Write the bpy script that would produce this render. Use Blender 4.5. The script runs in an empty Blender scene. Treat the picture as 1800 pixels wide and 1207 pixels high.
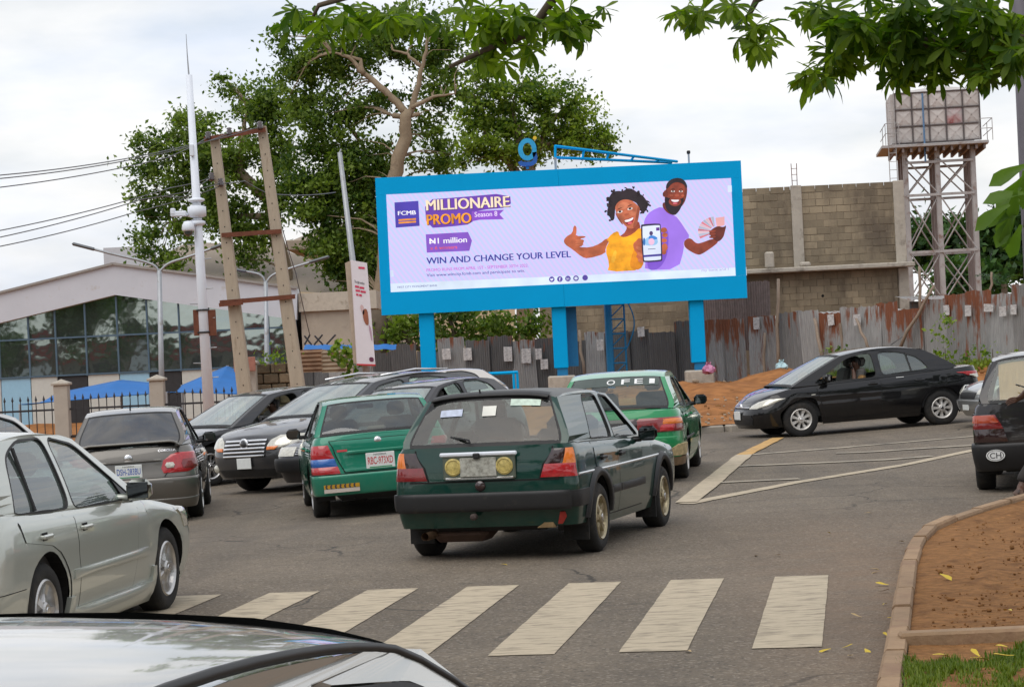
import bpy, bmesh, math, random
import numpy as np
from mathutils import Vector, Matrix
from mathutils.geometry import tessellate_polygon
random.seed(7); np.random.seed(7)
S = bpy.context.scene
C = S.collection
rad = math.radians

# ------------------------------------------------------------------ camera
F_PX, PITCH, ROLL, CAM_H = 4000.0, 0.00115, 0.0478, 1.80
cr, sr = math.cos(ROLL), math.sin(ROLL)
cam_d = bpy.data.cameras.new('camera'); cam = bpy.data.objects.new('camera', cam_d); C.objects.link(cam)
cam_d.sensor_width = 36.0; cam_d.lens = 36.0 * F_PX / 1800.0
cam_d.clip_start = 0.05; cam_d.clip_end = 12000
fw = Vector((0, math.cos(PITCH), math.sin(PITCH)))
r0 = Vector((1, 0, 0)); u0 = r0.cross(fw)
rt = r0 * cr - u0 * sr; up = r0 * sr + u0 * cr
m = Matrix.Identity(4)
for i in range(3):
    m[i][0] = rt[i]; m[i][1] = up[i]; m[i][2] = -fw[i]
m[2][3] = CAM_H
cam.matrix_world = m
S.camera = cam
S.render.resolution_x = 1024; S.render.resolution_y = 686
S.view_settings.view_transform = 'Standard'; S.view_settings.look = 'None'
S.view_settings.exposure = 0.0; S.view_settings.gamma = 1.0

# ------------------------------------------------------------------ sky and sun (bright overcast)
SUN_EL, SUN_AZ = rad(58), rad(215)          # azimuth clockwise from +Y: behind and left of the camera
W = bpy.data.worlds.new('World'); S.world = W; W.use_nodes = True
nt = W.node_tree; nt.nodes.clear()
def wn(t, **k):
    n = nt.nodes.new(t)
    for a, b in k.items(): setattr(n, a, b)
    return n
wo = wn('ShaderNodeOutputWorld'); bg = wn('ShaderNodeBackground')
sky = wn('ShaderNodeTexSky', sky_type='NISHITA', sun_disc=False, sun_elevation=SUN_EL, sun_rotation=SUN_AZ)
sky.air_density = 1.2; sky.dust_density = 2.5
mul = wn('ShaderNodeVectorMath', operation='SCALE'); mul.inputs['Scale'].default_value = 0.115
nt.links.new(sky.outputs[0], mul.inputs[0])
tc = wn('ShaderNodeTexCoord'); mp = wn('ShaderNodeMapping'); mp.inputs['Scale'].default_value = (2.2, 2.2, 7.0)
mp.inputs['Location'].default_value = (0.3, 1.7, 0.4)
nt.links.new(tc.outputs['Generated'], mp.inputs[0])
nz = wn('ShaderNodeTexNoise'); nz.inputs['Scale'].default_value = 2.1; nz.inputs['Detail'].default_value = 7; nz.inputs['Roughness'].default_value = 0.55
nt.links.new(mp.outputs[0], nz.inputs['Vector'])
rp = wn('ShaderNodeValToRGB'); rp.color_ramp.elements[0].position = 0.30; rp.color_ramp.elements[0].color = (0.55,)*3 + (1,)
rp.color_ramp.elements[1].position = 0.60; rp.color_ramp.elements[1].color = (0.97,)*3 + (1,)
nt.links.new(nz.outputs['Fac'], rp.inputs[0])
nz2 = wn('ShaderNodeTexNoise'); nz2.inputs['Scale'].default_value = 3.4; nz2.inputs['Detail'].default_value = 5
nt.links.new(mp.outputs[0], nz2.inputs['Vector'])
rp2 = wn('ShaderNodeValToRGB')
rp2.color_ramp.elements[0].position = 0.32; rp2.color_ramp.elements[0].color = (0.84, 0.91, 1.04, 1)
rp2.color_ramp.elements[1].position = 0.58; rp2.color_ramp.elements[1].color = (1.13, 1.12, 1.12, 1)
nt.links.new(nz2.outputs['Fac'], rp2.inputs[0])
mx = wn('ShaderNodeMix', data_type='RGBA')
nt.links.new(rp.outputs[0], mx.inputs['Factor']); nt.links.new(mul.outputs[0], mx.inputs['A']); nt.links.new(rp2.outputs[0], mx.inputs['B'])
nt.links.new(mx.outputs['Result'], bg.inputs[0]); bg.inputs[1].default_value = 1.0
nt.links.new(bg.outputs[0], wo.inputs[0])
sl = bpy.data.lights.new('sun', 'SUN'); sl.energy = 1.4; sl.angle = rad(55); sl.color = (1, 0.96, 0.9)
so = bpy.data.objects.new('sun', sl); C.objects.link(so); so.location = (-10, -10, 30)
dv = Vector((math.sin(SUN_AZ) * math.cos(SUN_EL), math.cos(SUN_AZ) * math.cos(SUN_EL), math.sin(SUN_EL)))
so.rotation_euler = dv.to_track_quat('Z', 'Y').to_euler()

# ------------------------------------------------------------------ measuring helpers (photo pixel + distance -> place)
def at(px, py, d):
    dx, dy = px - 900, py - 603.5
    x = dx * cr - dy * sr; y = dx * sr + dy * cr
    return Vector((x * d / F_PX, d, CAM_H + d * PITCH - y * d / F_PX))
def G(px, py, z0=0.0):
    dx, dy = px - 900, py - 603.5
    y = dx * sr + dy * cr
    return at(px, py, (CAM_H - z0) / (y / F_PX - PITCH))
def sstep(a, b, x):
    t = min(1, max(0, (x - a) / (b - a))); return t * t * (3 - 2 * t)
def gz(x, y):                                   # road surface: falls away gently to the far left
    return sstep(20, 29, y) * float(np.interp(x, [-14, -9, -4.5, -1.7, 1.5, 4.0, 5.2, 7.6, 14], [-.36, -.34, -.25, -.15, -.02, -.04, -.05, .02, .22]))

# ------------------------------------------------------------------ mesh helpers
class MB:
    def __init__(s): s.v = []; s.f = []; s.m = []
    def grid(s, P, mi=0, close_u=False, flip=False):
        b = len(s.v); nu = len(P); nv = len(P[0])
        for row in P: s.v += [tuple(p) for p in row]
        for i in range(nu if close_u else nu - 1):
            for j in range(nv - 1):
                i2 = (i + 1) % nu
                q = (b + i*nv + j, b + i2*nv + j, b + i2*nv + j+1, b + i*nv + j+1)
                s.f.append(q[::-1] if flip else q); s.m.append(mi(i, j) if callable(mi) else mi)
        return s
    def box(s, c, d, M=None, mi=0, taper=1.0):
        b = len(s.v); x, y, z = d[0]/2, d[1]/2, d[2]/2
        for sz in (-1, 1):
            k = 1 if sz < 0 else taper
            for sx, sy in ((-1,-1),(1,-1),(1,1),(-1,1)):
                p = Vector((sx*x*k, sy*y*k, sz*z))
                if M is not None: p = M @ p
                s.v.append((p.x + c[0], p.y + c[1], p.z + c[2]))
        for q in ((3,2,1,0),(4,5,6,7),(0,1,5,4),(1,2,6,5),(2,3,7,6),(3,0,4,7)):
            s.f.append(tuple(b + i for i in q)); s.m.append(mi)
        return s
    def rbox(s, c, d, r=0.02, M=None, mi=0):     # box with all edges chamfered
        b = len(s.v); h = [d[0]/2, d[1]/2, d[2]/2]; r = min(r, *(x*0.98 for x in h)); idx = {}
        for sx in (-1,1):
            for sy in (-1,1):
                for sz in (-1,1):
                    for a in range(3):
                        p = [sx*h[0], sy*h[1], sz*h[2]]
                        for k in range(3):
                            if k != a: p[k] -= (sx,sy,sz)[k]*r
                        p = Vector(p)
                        if M is not None: p = M @ p
                        idx[(sx,sy,sz,a)] = len(s.v); s.v.append((p.x+c[0], p.y+c[1], p.z+c[2]))
        def add(q): s.f.append(q); s.m.append(mi)
        for a in range(3):
            o = [k for k in range(3) if k != a]
            for sg in (-1,1):
                q = []
                for e in ((-1,-1),(1,-1),(1,1),(-1,1)):
                    t = [0,0,0]; t[a] = sg; t[o[0]] = e[0]; t[o[1]] = e[1]; q.append(idx[(*t, a)])
                add(tuple(q))
            for e in ((-1,-1),(1,-1),(1,1),(-1,1)):
                q = []
                for sg, k in ((-1,o[0]),(1,o[0]),(1,o[1]),(-1,o[1])):
                    t = [0,0,0]; t[a] = sg; t[o[0]] = e[0]; t[o[1]] = e[1]; q.append(idx[(*t, k)])
                add(tuple(q))
        for sx in (-1,1):
            for sy in (-1,1):
                for sz in (-1,1): add(tuple(idx[(sx,sy,sz,a)] for a in range(3)))
        return s
    def tube(s, pts, r, n=8, mi=0, cap=True):
        pts = [Vector(p) for p in pts]; rings = []
        rr = r if isinstance(r, (list, tuple)) else [r]*len(pts)
        prev = None
        for i, p in enumerate(pts):
            t = (pts[min(i+1, len(pts)-1)] - pts[max(i-1, 0)]).normalized()
            if prev is None:
                a = Vector((0,0,1)) if abs(t.z) < 0.9 else Vector((1,0,0))
                prev = t.cross(a).normalized()
            n1 = (prev - t * prev.dot(t)).normalized(); n2 = t.cross(n1); prev = n1
            rings.append([p + (n1*math.cos(k*2*math.pi/n) + n2*math.sin(k*2*math.pi/n)) * rr[i] for k in range(n)])
        b = len(s.v)
        for g in rings: s.v += [tuple(p) for p in g]
        for i in range(len(rings)-1):
            for k in range(n):
                k2 = (k+1) % n
                s.f.append((b+i*n+k, b+i*n+k2, b+(i+1)*n+k2, b+(i+1)*n+k)); s.m.append(mi)
        if cap:
            s.f.append(tuple(b+k for k in range(n))[::-1]); s.m.append(mi)
            e = b + (len(rings)-1)*n; s.f.append(tuple(e+k for k in range(n))); s.m.append(mi)
        return s
    def lathe(s, prof, n=32, M=None, mi=0):      # prof (r, h): axis along local Y
        P = []
        for k in range(n):
            a = 2*math.pi*k/n
            row = [Vector((r*math.cos(a), h, r*math.sin(a))) for r, h in prof]
            P.append([M @ p if M is not None else p for p in row])
        return s.grid(P, mi, close_u=True)
    def poly(s, loops, fn, mi=0, flip=False):    # planar polygon with holes; fn maps (a, b) -> 3D
        vs = [[Vector((p[0], p[1], 0)) for p in l] for l in loops]
        tris = tessellate_polygon(vs); b = len(s.v)
        for l in loops: s.v += [tuple(fn(*p)) for p in l]
        for t in tris:
            s.f.append(tuple(b+i for i in (t[::-1] if flip else t))); s.m.append(mi)
        return s
    def prism(s, loop, fa, fb, mi=0):            # outline extruded between two maps
        s.poly([loop], fa, mi); s.poly([loop], fb, mi, True)
        b = len(s.v); n = len(loop)
        s.v += [tuple(fa(*p)) for p in loop] + [tuple(fb(*p)) for p in loop]
        for i in range(n):
            j = (i+1) % n; s.f.append((b+i, b+j, b+n+j, b+n+i)); s.m.append(mi)
        return s
    def mesh(s, name, mats, smooth=False):
        me = bpy.data.meshes.new(name); me.from_pydata(s.v, [], s.f)
        for mt in (mats if isinstance(mats, (list, tuple)) else [mats]): me.materials.append(mt)
        me.polygons.foreach_set('material_index', s.m)
        if smooth: me.polygons.foreach_set('use_smooth', [True]*len(s.f))
        me.update(); return me
    def build(s, name, mats, parent=None, smooth=False, fix=False):
        me = s.mesh(name, mats, smooth)
        if fix:
            bm = bmesh.new(); bm.from_mesh(me); bmesh.ops.remove_doubles(bm, verts=bm.verts, dist=1e-5)
            bmesh.ops.recalc_face_normals(bm, faces=bm.faces); bm.to_mesh(me); bm.free()
        return link(name, me, parent)
def link(name, me, parent=None, M=None):
    o = bpy.data.objects.new(name, me); C.objects.link(o)
    if parent is not None: o.parent = parent
    if M is not None: o.matrix_local = M
    return o
def tag(o, label=None, cat=None, group=None, kind=None):
    if label: o['label'] = label
    if cat: o['category'] = cat
    if group: o['group'] = group
    if kind: o['kind'] = kind
    return o
def empty(name, loc=(0,0,0), rz=0, label=None, cat=None, group=None):
    o = bpy.data.objects.new(name, None); C.objects.link(o); o.location = loc; o.rotation_euler = (0, 0, rz)
    o.empty_display_size = 0.2
    return tag(o, label, cat, group)
def chaikin(p, n=2, closed=True):
    for _ in range(n):
        q = []
        L = len(p)
        for i in range(L if closed else L-1):
            a, b = p[i], p[(i+1) % L]
            q += [(a[0]*.75+b[0]*.25, a[1]*.75+b[1]*.25), (a[0]*.25+b[0]*.75, a[1]*.25+b[1]*.75)]
        if not closed: q = [p[0]] + q + [p[-1]]
        p = q
    return p
def area2(p): return sum(p[i][0]*p[(i+1)%len(p)][1] - p[(i+1)%len(p)][0]*p[i][1] for i in range(len(p)))

# ------------------------------------------------------------------ materials
def newmat(name):
    mt = bpy.data.materials.new(name); mt.use_nodes = True
    n = mt.node_tree.nodes; b = n['Principled BSDF']
    return mt, mt.node_tree, n, b
def lk(t, a, b): t.links.new(a, b)
def mat(name, col, rough=0.6, metal=0.0, var=0.12, scale=8.0, bump=0.0, bscale=60.0, dirt=None, dirtamt=0.0, dscale=3.0, coat=0.0, spec=0.5, emit=0.0, rnd=0.0, stretch=None, world=False):
    mt, t, n, b = newmat(name)
    co = n.new('ShaderNodeTexCoord'); vec = co.outputs['Object']
    if world: vec = n.new('ShaderNodeNewGeometry').outputs['Position']
    if stretch:
        mpn = n.new('ShaderNodeMapping'); mpn.inputs['Scale'].default_value = stretch; lk(t, vec, mpn.inputs[0]); vec = mpn.outputs[0]
    nz = n.new('ShaderNodeTexNoise'); nz.inputs['Scale'].default_value = scale; nz.inputs['Detail'].default_value = 6; nz.inputs['Roughness'].default_value = .6
    lk(t, vec, nz.inputs['Vector'])
    mr = n.new('ShaderNodeMapRange'); mr.inputs[1].default_value = .25; mr.inputs[2].default_value = .75
    mr.inputs[3].default_value = 1 - var; mr.inputs[4].default_value = 1 + var
    lk(t, nz.outputs['Fac'], mr.inputs[0])
    fac = mr.outputs[0]
    if rnd:
        oi = n.new('ShaderNodeObjectInfo'); m2 = n.new('ShaderNodeMapRange'); m2.inputs[3].default_value = 1-rnd; m2.inputs[4].default_value = 1+rnd
        lk(t, oi.outputs['Random'], m2.inputs[0]); mm = n.new('ShaderNodeMath'); mm.operation = 'MULTIPLY'
        lk(t, fac, mm.inputs[0]); lk(t, m2.outputs[0], mm.inputs[1]); fac = mm.outputs[0]
    sc = n.new('ShaderNodeVectorMath'); sc.operation = 'SCALE'; sc.inputs[0].default_value = col[:3]
    lk(t, fac, sc.inputs['Scale']); out = sc.outputs[0]
    if dirt:
        dz = n.new('ShaderNodeTexNoise'); dz.inputs['Scale'].default_value = dscale; dz.inputs['Detail'].default_value = 8; dz.inputs['Roughness'].default_value = .65
        lk(t, vec, dz.inputs['Vector'])
        r = n.new('ShaderNodeMapRange'); r.inputs[1].default_value = .62 - .3*dirtamt; r.inputs[2].default_value = .78 - .2*dirtamt
        lk(t, dz.outputs['Fac'], r.inputs[0]); x = n.new('ShaderNodeMix'); x.data_type = 'RGBA'
        lk(t, r.outputs[0], x.inputs['Factor']); lk(t, out, x.inputs['A']); x.inputs['B'].default_value = (*dirt[:3], 1); out = x.outputs['Result']
    lk(t, out, b.inputs['Base Color'])
    b.inputs['Roughness'].default_value = rough; b.inputs['Metallic'].default_value = metal
    b.inputs['Specular IOR Level'].default_value = spec
    if coat: b.inputs['Coat Weight'].default_value = coat; b.inputs['Coat Roughness'].default_value = .03
    if emit: lk(t, out, b.inputs['Emission Color']); b.inputs['Emission Strength'].default_value = emit
    if bump:
        bz = n.new('ShaderNodeTexNoise'); bz.inputs['Scale'].default_value = bscale; bz.inputs['Detail'].default_value = 5
        lk(t, vec, bz.inputs['Vector']); bp = n.new('ShaderNodeBump'); bp.inputs['Strength'].default_value = bump; bp.inputs['Distance'].default_value = .02
        lk(t, bz.outputs['Fac'], bp.inputs['Height']); lk(t, bp.outputs[0], b.inputs['Normal'])
    return mt
def paint(name, col, metal=0.35, dust=0.25, dustcol=(.22, .17, .12), rough=.32):
    mt, t, n, b = newmat(name)
    co = n.new('ShaderNodeTexCoord'); sx = n.new('ShaderNodeSeparateXYZ'); lk(t, co.outputs['Object'], sx.inputs[0])
    nz = n.new('ShaderNodeTexNoise'); nz.inputs['Scale'].default_value = 3.5; nz.inputs['Detail'].default_value = 9; nz.inputs['Roughness'].default_value = .7
    lk(t, co.outputs['Object'], nz.inputs['Vector'])
    lo = n.new('ShaderNodeMapRange'); lo.inputs[1].default_value = .85; lo.inputs[2].default_value = .15; lo.inputs[3].default_value = .15; lo.inputs[4].default_value = 1.0
    lk(t, sx.outputs[2], lo.inputs[0])
    nr = n.new('ShaderNodeMapRange'); nr.inputs[1].default_value = .35; nr.inputs[2].default_value = .75; lk(t, nz.outputs['Fac'], nr.inputs[0])
    mm = n.new('ShaderNodeMath'); mm.operation = 'MULTIPLY'; lk(t, lo.outputs[0], mm.inputs[0]); lk(t, nr.outputs[0], mm.inputs[1])
    m2 = n.new('ShaderNodeMath'); m2.operation = 'MULTIPLY'; m2.inputs[1].default_value = dust; lk(t, mm.outputs[0], m2.inputs[0])
    x = n.new('ShaderNodeMix'); x.data_type = 'RGBA'; x.inputs['A'].default_value = (*col, 1); x.inputs['B'].default_value = (*dustcol, 1)
    lk(t, m2.outputs[0], x.inputs['Factor']); lk(t, x.outputs['Result'], b.inputs['Base Color'])
    b.inputs['Metallic'].default_value = metal; b.inputs['Specular IOR Level'].default_value = .12; b.inputs['Coat Weight'].default_value = 1.0; b.inputs['Coat Roughness'].default_value = .035
    rr = n.new('ShaderNodeMapRange'); rr.inputs[3].default_value = rough; rr.inputs[4].default_value = rough + .35; lk(t, m2.outputs[0], rr.inputs[0]); lk(t, rr.outputs[0], b.inputs['Roughness'])
    cw = n.new('ShaderNodeMapRange'); cw.inputs[3].default_value = 1.0; cw.inputs[4].default_value = .2; lk(t, m2.outputs[0], cw.inputs[0]); lk(t, cw.outputs[0], b.inputs['Coat Weight'])
    # very slight waviness so reflections are not mirror-perfect
    wz = n.new('ShaderNodeTexNoise'); wz.inputs['Scale'].default_value = 2.2; wz.inputs['Detail'].default_value = 2
    lk(t, co.outputs['Object'], wz.inputs['Vector']); bp = n.new('ShaderNodeBump'); bp.inputs['Strength'].default_value = .12; bp.inputs['Distance'].default_value = .02
    lk(t, wz.outputs['Fac'], bp.inputs['Height']); lk(t, bp.outputs[0], b.inputs['Normal']); lk(t, bp.outputs[0], b.inputs['Coat Normal'])
    return mt
def glass(name, tint, r0=.06, film=0.0, filmcol=(.62, .74, .70)):
    mt = bpy.data.materials.new(name); mt.use_nodes = True; t = mt.node_tree; n = t.nodes; n.clear()
    o = n.new('ShaderNodeOutputMaterial'); tr = n.new('ShaderNodeBsdfTransparent'); tr.inputs[0].default_value = (*tint, 1)
    gl = n.new('ShaderNodeBsdfGlossy'); gl.inputs['Roughness'].default_value = .015
    co = n.new('ShaderNodeTexCoord'); nz = n.new('ShaderNodeTexNoise'); nz.inputs['Scale'].default_value = 2.6; lk(t, co.outputs['Object'], nz.inputs['Vector'])
    bp = n.new('ShaderNodeBump'); bp.inputs['Strength'].default_value = .05; bp.inputs['Distance'].default_value = .02
    lk(t, nz.outputs['Fac'], bp.inputs['Height']); lk(t, bp.outputs[0], gl.inputs['Normal'])
    lw = n.new('ShaderNodeLayerWeight'); lw.inputs[0].default_value = .5; pw = n.new('ShaderNodeMath'); pw.operation = 'POWER'; pw.inputs[1].default_value = 4.0; lk(t, lw.outputs['Facing'], pw.inputs[0])
    fr = n.new('ShaderNodeMapRange'); fr.inputs[3].default_value = r0; fr.inputs[4].default_value = .95; lk(t, pw.outputs[0], fr.inputs[0])
    base = tr.outputs[0]
    if film:                                     # pale diffuse film: dust, and painted sky glare on windscreens
        df = n.new('ShaderNodeBsdfDiffuse'); df.inputs[0].default_value = (*filmcol, 1); dz = n.new('ShaderNodeTexNoise'); dz.inputs['Scale'].default_value = 1.1; dz.inputs['Detail'].default_value = 3
        lk(t, co.outputs['Object'], dz.inputs['Vector']); r = n.new('ShaderNodeMapRange'); r.inputs[1].default_value = .25; r.inputs[2].default_value = .75; r.inputs[3].default_value = film*.75; r.inputs[4].default_value = film*1.25
        lk(t, dz.outputs['Fac'], r.inputs[0]); m2 = n.new('ShaderNodeMixShader'); lk(t, r.outputs[0], m2.inputs[0]); lk(t, base, m2.inputs[1]); lk(t, df.outputs[0], m2.inputs[2]); base = m2.outputs[0]
    mx = n.new('ShaderNodeMixShader'); lk(t, fr.outputs[0], mx.inputs[0]); lk(t, base, mx.inputs[1]); lk(t, gl.outputs[0], mx.inputs[2])
    lk(t, mx.outputs[0], o.inputs[0]); return mt
def leafmat(name, c1, c2, trans=.35, rough=.45):
    mt, t, n, b = newmat(name)
    g = n.new('ShaderNodeNewGeometry'); co = n.new('ShaderNodeTexCoord')
    nz = n.new('ShaderNodeTexNoise'); nz.inputs['Scale'].default_value = .55; nz.inputs['Detail'].default_value = 3; lk(t, co.outputs['Object'], nz.inputs['Vector'])
    a = n.new('ShaderNodeMath'); a.operation = 'ADD'; lk(t, g.outputs['Random Per Island'], a.inputs[0])
    r = n.new('ShaderNodeMapRange'); r.inputs[1].default_value = .3; r.inputs[2].default_value = .7; r.inputs[3].default_value = -.6; r.inputs[4].default_value = .6; lk(t, nz.outputs['Fac'], r.inputs[0])
    lk(t, r.outputs[0], a.inputs[1]); a.use_clamp = True
    x = n.new('ShaderNodeMix'); x.data_type = 'RGBA'; x.inputs['A'].default_value = (*c1, 1); x.inputs['B'].default_value = (*c2, 1); lk(t, a.outputs[0], x.inputs['Factor'])
    lk(t, x.outputs['Result'], b.inputs['Base Color']); b.inputs['Roughness'].default_value = rough; b.inputs['Specular IOR Level'].default_value = .25
    tl = n.new('ShaderNodeBsdfTranslucent'); br = n.new('ShaderNodeVectorMath'); br.operation = 'MULTIPLY'; br.inputs[1].default_value = (1.5, 1.7, .6)
    lk(t, x.outputs['Result'], br.inputs[0]); lk(t, br.outputs[0], tl.inputs[0])
    mx = n.new('ShaderNodeMixShader'); mx.inputs[0].default_value = trans; o = n['Material Output']
    lk(t, b.outputs[0], mx.inputs[1]); lk(t, tl.outputs[0], mx.inputs[2]); lk(t, mx.outputs[0], o.inputs[0])
    return mt
def ink(name, col, s=1.0):                       # a lit pixel colour on the LED screen
    mt, t, n, b = newmat(name)
    nzn = n.new('ShaderNodeTexNoise'); nzn.inputs['Scale'].default_value = 3.2 if col[2] < .3 else 1.3; nzn.inputs['Detail'].default_value = 4
    co = n.new('ShaderNodeTexCoord'); lk(t, co.outputs['Object'], nzn.inputs['Vector'])
    r = n.new('ShaderNodeMapRange'); dv_ = .45 if col[2] < .3 else .14; r.inputs[1].default_value = .25; r.inputs[2].default_value = .75; r.inputs[3].default_value = (1-dv_)*s; r.inputs[4].default_value = (1+dv_)*s; lk(t, nzn.outputs['Fac'], r.inputs[0])
    b.inputs['Base Color'].default_value = (0.01, 0.01, 0.01, 1); b.inputs['Emission Color'].default_value = (*col, 1); lk(t, r.outputs[0], b.inputs['Emission Strength'])
    b.inputs['Roughness'].default_value = .6
    return mt
def srgb(r, g, b):
    f = lambda c: (c/255/12.92) if c/255 <= .04045 else ((c/255+.055)/1.055)**2.4
    return (f(r), f(g), f(b))

BLACK = mat('black plastic', (.011, .011, .012), .5, var=.2, dirt=(.04, .034, .028), dirtamt=.15, dscale=9)
RUBBER = mat('tyre rubber', (.013, .0125, .012), .85, var=.25, dirt=(.04, .034, .027), dirtamt=.35, dscale=6, bump=.2, bscale=80)
DARKIN = mat('dark cabin trim', (.03, .03, .032), .8, var=.2)
SEATM = mat('grey seat fabric', (.09, .085, .08), .9, var=.2, scale=20)
CHROME = mat('bright metal trim', (.75, .75, .76), .18, 1.0, var=.05)
SEAM = mat('panel gap', (.006, .006, .006), .9, var=.1)
GASKET = mat('rubber gasket', (.012, .012, .013), .6, var=.15)
PLATEW = mat('white plate enamel', (.72, .74, .72), .4, var=.06, scale=20)
STEEL = mat('galvanised steel pole', (.36, .38, .40), .5, .5, var=.12, scale=5, dirt=(.2, .16, .12), dirtamt=.1)
CONC = mat('weathered concrete', (.42, .38, .32), .9, var=.16, scale=4, bump=.35, bscale=30, dirt=(.12, .10, .08), dirtamt=.3, dscale=2)
WHITEP = mat('white paint', (.72, .76, .83), .5, var=.04, scale=3)
RUSTM = mat('rusty angle iron', (.16, .055, .03), .85, .2, var=.3, scale=8, bump=.2)
WOODM = mat('grey weathered wood', (.26, .20, .15), .85, var=.25, scale=6, bump=.3, bscale=25, stretch=(6, 6, .8))
REDL = mat('red lamp lens', (.42, .015, .02), .12, var=.25, scale=30, coat=1)
DREDL = mat('dark red lamp lens', (.2, .012, .014), .15, var=.25, scale=30, coat=1)
ORANGEL = mat('amber lamp lens', (.75, .19, .02), .15, var=.2, scale=30, coat=1)
SMOKEL = mat('smoked lamp lens', (.03, .012, .012), .12, var=.2, coat=1)
BLUEL = mat('blue lamp film', (.02, .12, .42), .2, var=.15, coat=1)
CLEARL = mat('clear lamp lens', (.62, .6, .52), .1, .35, var=.3, scale=18, coat=1)
BARK = mat('pale bark', (.27, .205, .135), .9, var=.25, scale=3, bump=.4, bscale=14, dirt=(.14, .10, .07), dirtamt=.3)
BARKD = mat('dark bark', (.10, .075, .05), .9, var=.25, scale=4, bump=.4, bscale=18)

# ------------------------------------------------------------------ lettering (built-in font, turned into flat meshes up front)
TXT = {}
def letters(s, bold=0.0):
    k = (s, bold)
    if k in TXT: return TXT[k]
    cu = bpy.data.curves.new('lettering', 'FONT'); cu.body = s; cu.size = 1.0; cu.offset = bold; cu.resolution_u = 3
    ob = bpy.data.objects.new('lettering', cu); C.objects.link(ob)
    dg = bpy.context.evaluated_depsgraph_get()
    me = bpy.data.meshes.new_from_object(ob.evaluated_get(dg))
    vs = [tuple(v.co) for v in me.vertices]; fs = [tuple(p.vertices) for p in me.polygons]
    bpy.data.objects.remove(ob); bpy.data.curves.remove(cu); bpy.data.meshes.remove(me)
    xs = [v[0] for v in vs]; ys = [v[1] for v in vs]
    TXT[k] = (vs, fs, min(xs), max(xs), min(ys), max(ys)); return TXT[k]
def text_into(mb, s, fn, bold=0.0, mi=0, fit=None):   # fn maps unit box (0..1, 0..1) -> 3D
    vs, fs, x0, x1, y0, y1 = letters(s, 0.0 if 'M' in s else min(bold, .01)); b = len(mb.v)
    for v in vs: mb.v.append(tuple(fn((v[0]-x0)/(x1-x0), (v[1]-y0)/(y1-y0))))
    for f in fs: mb.f.append(tuple(b+i for i in f)); mb.m.append(mi)
    return mb
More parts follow.
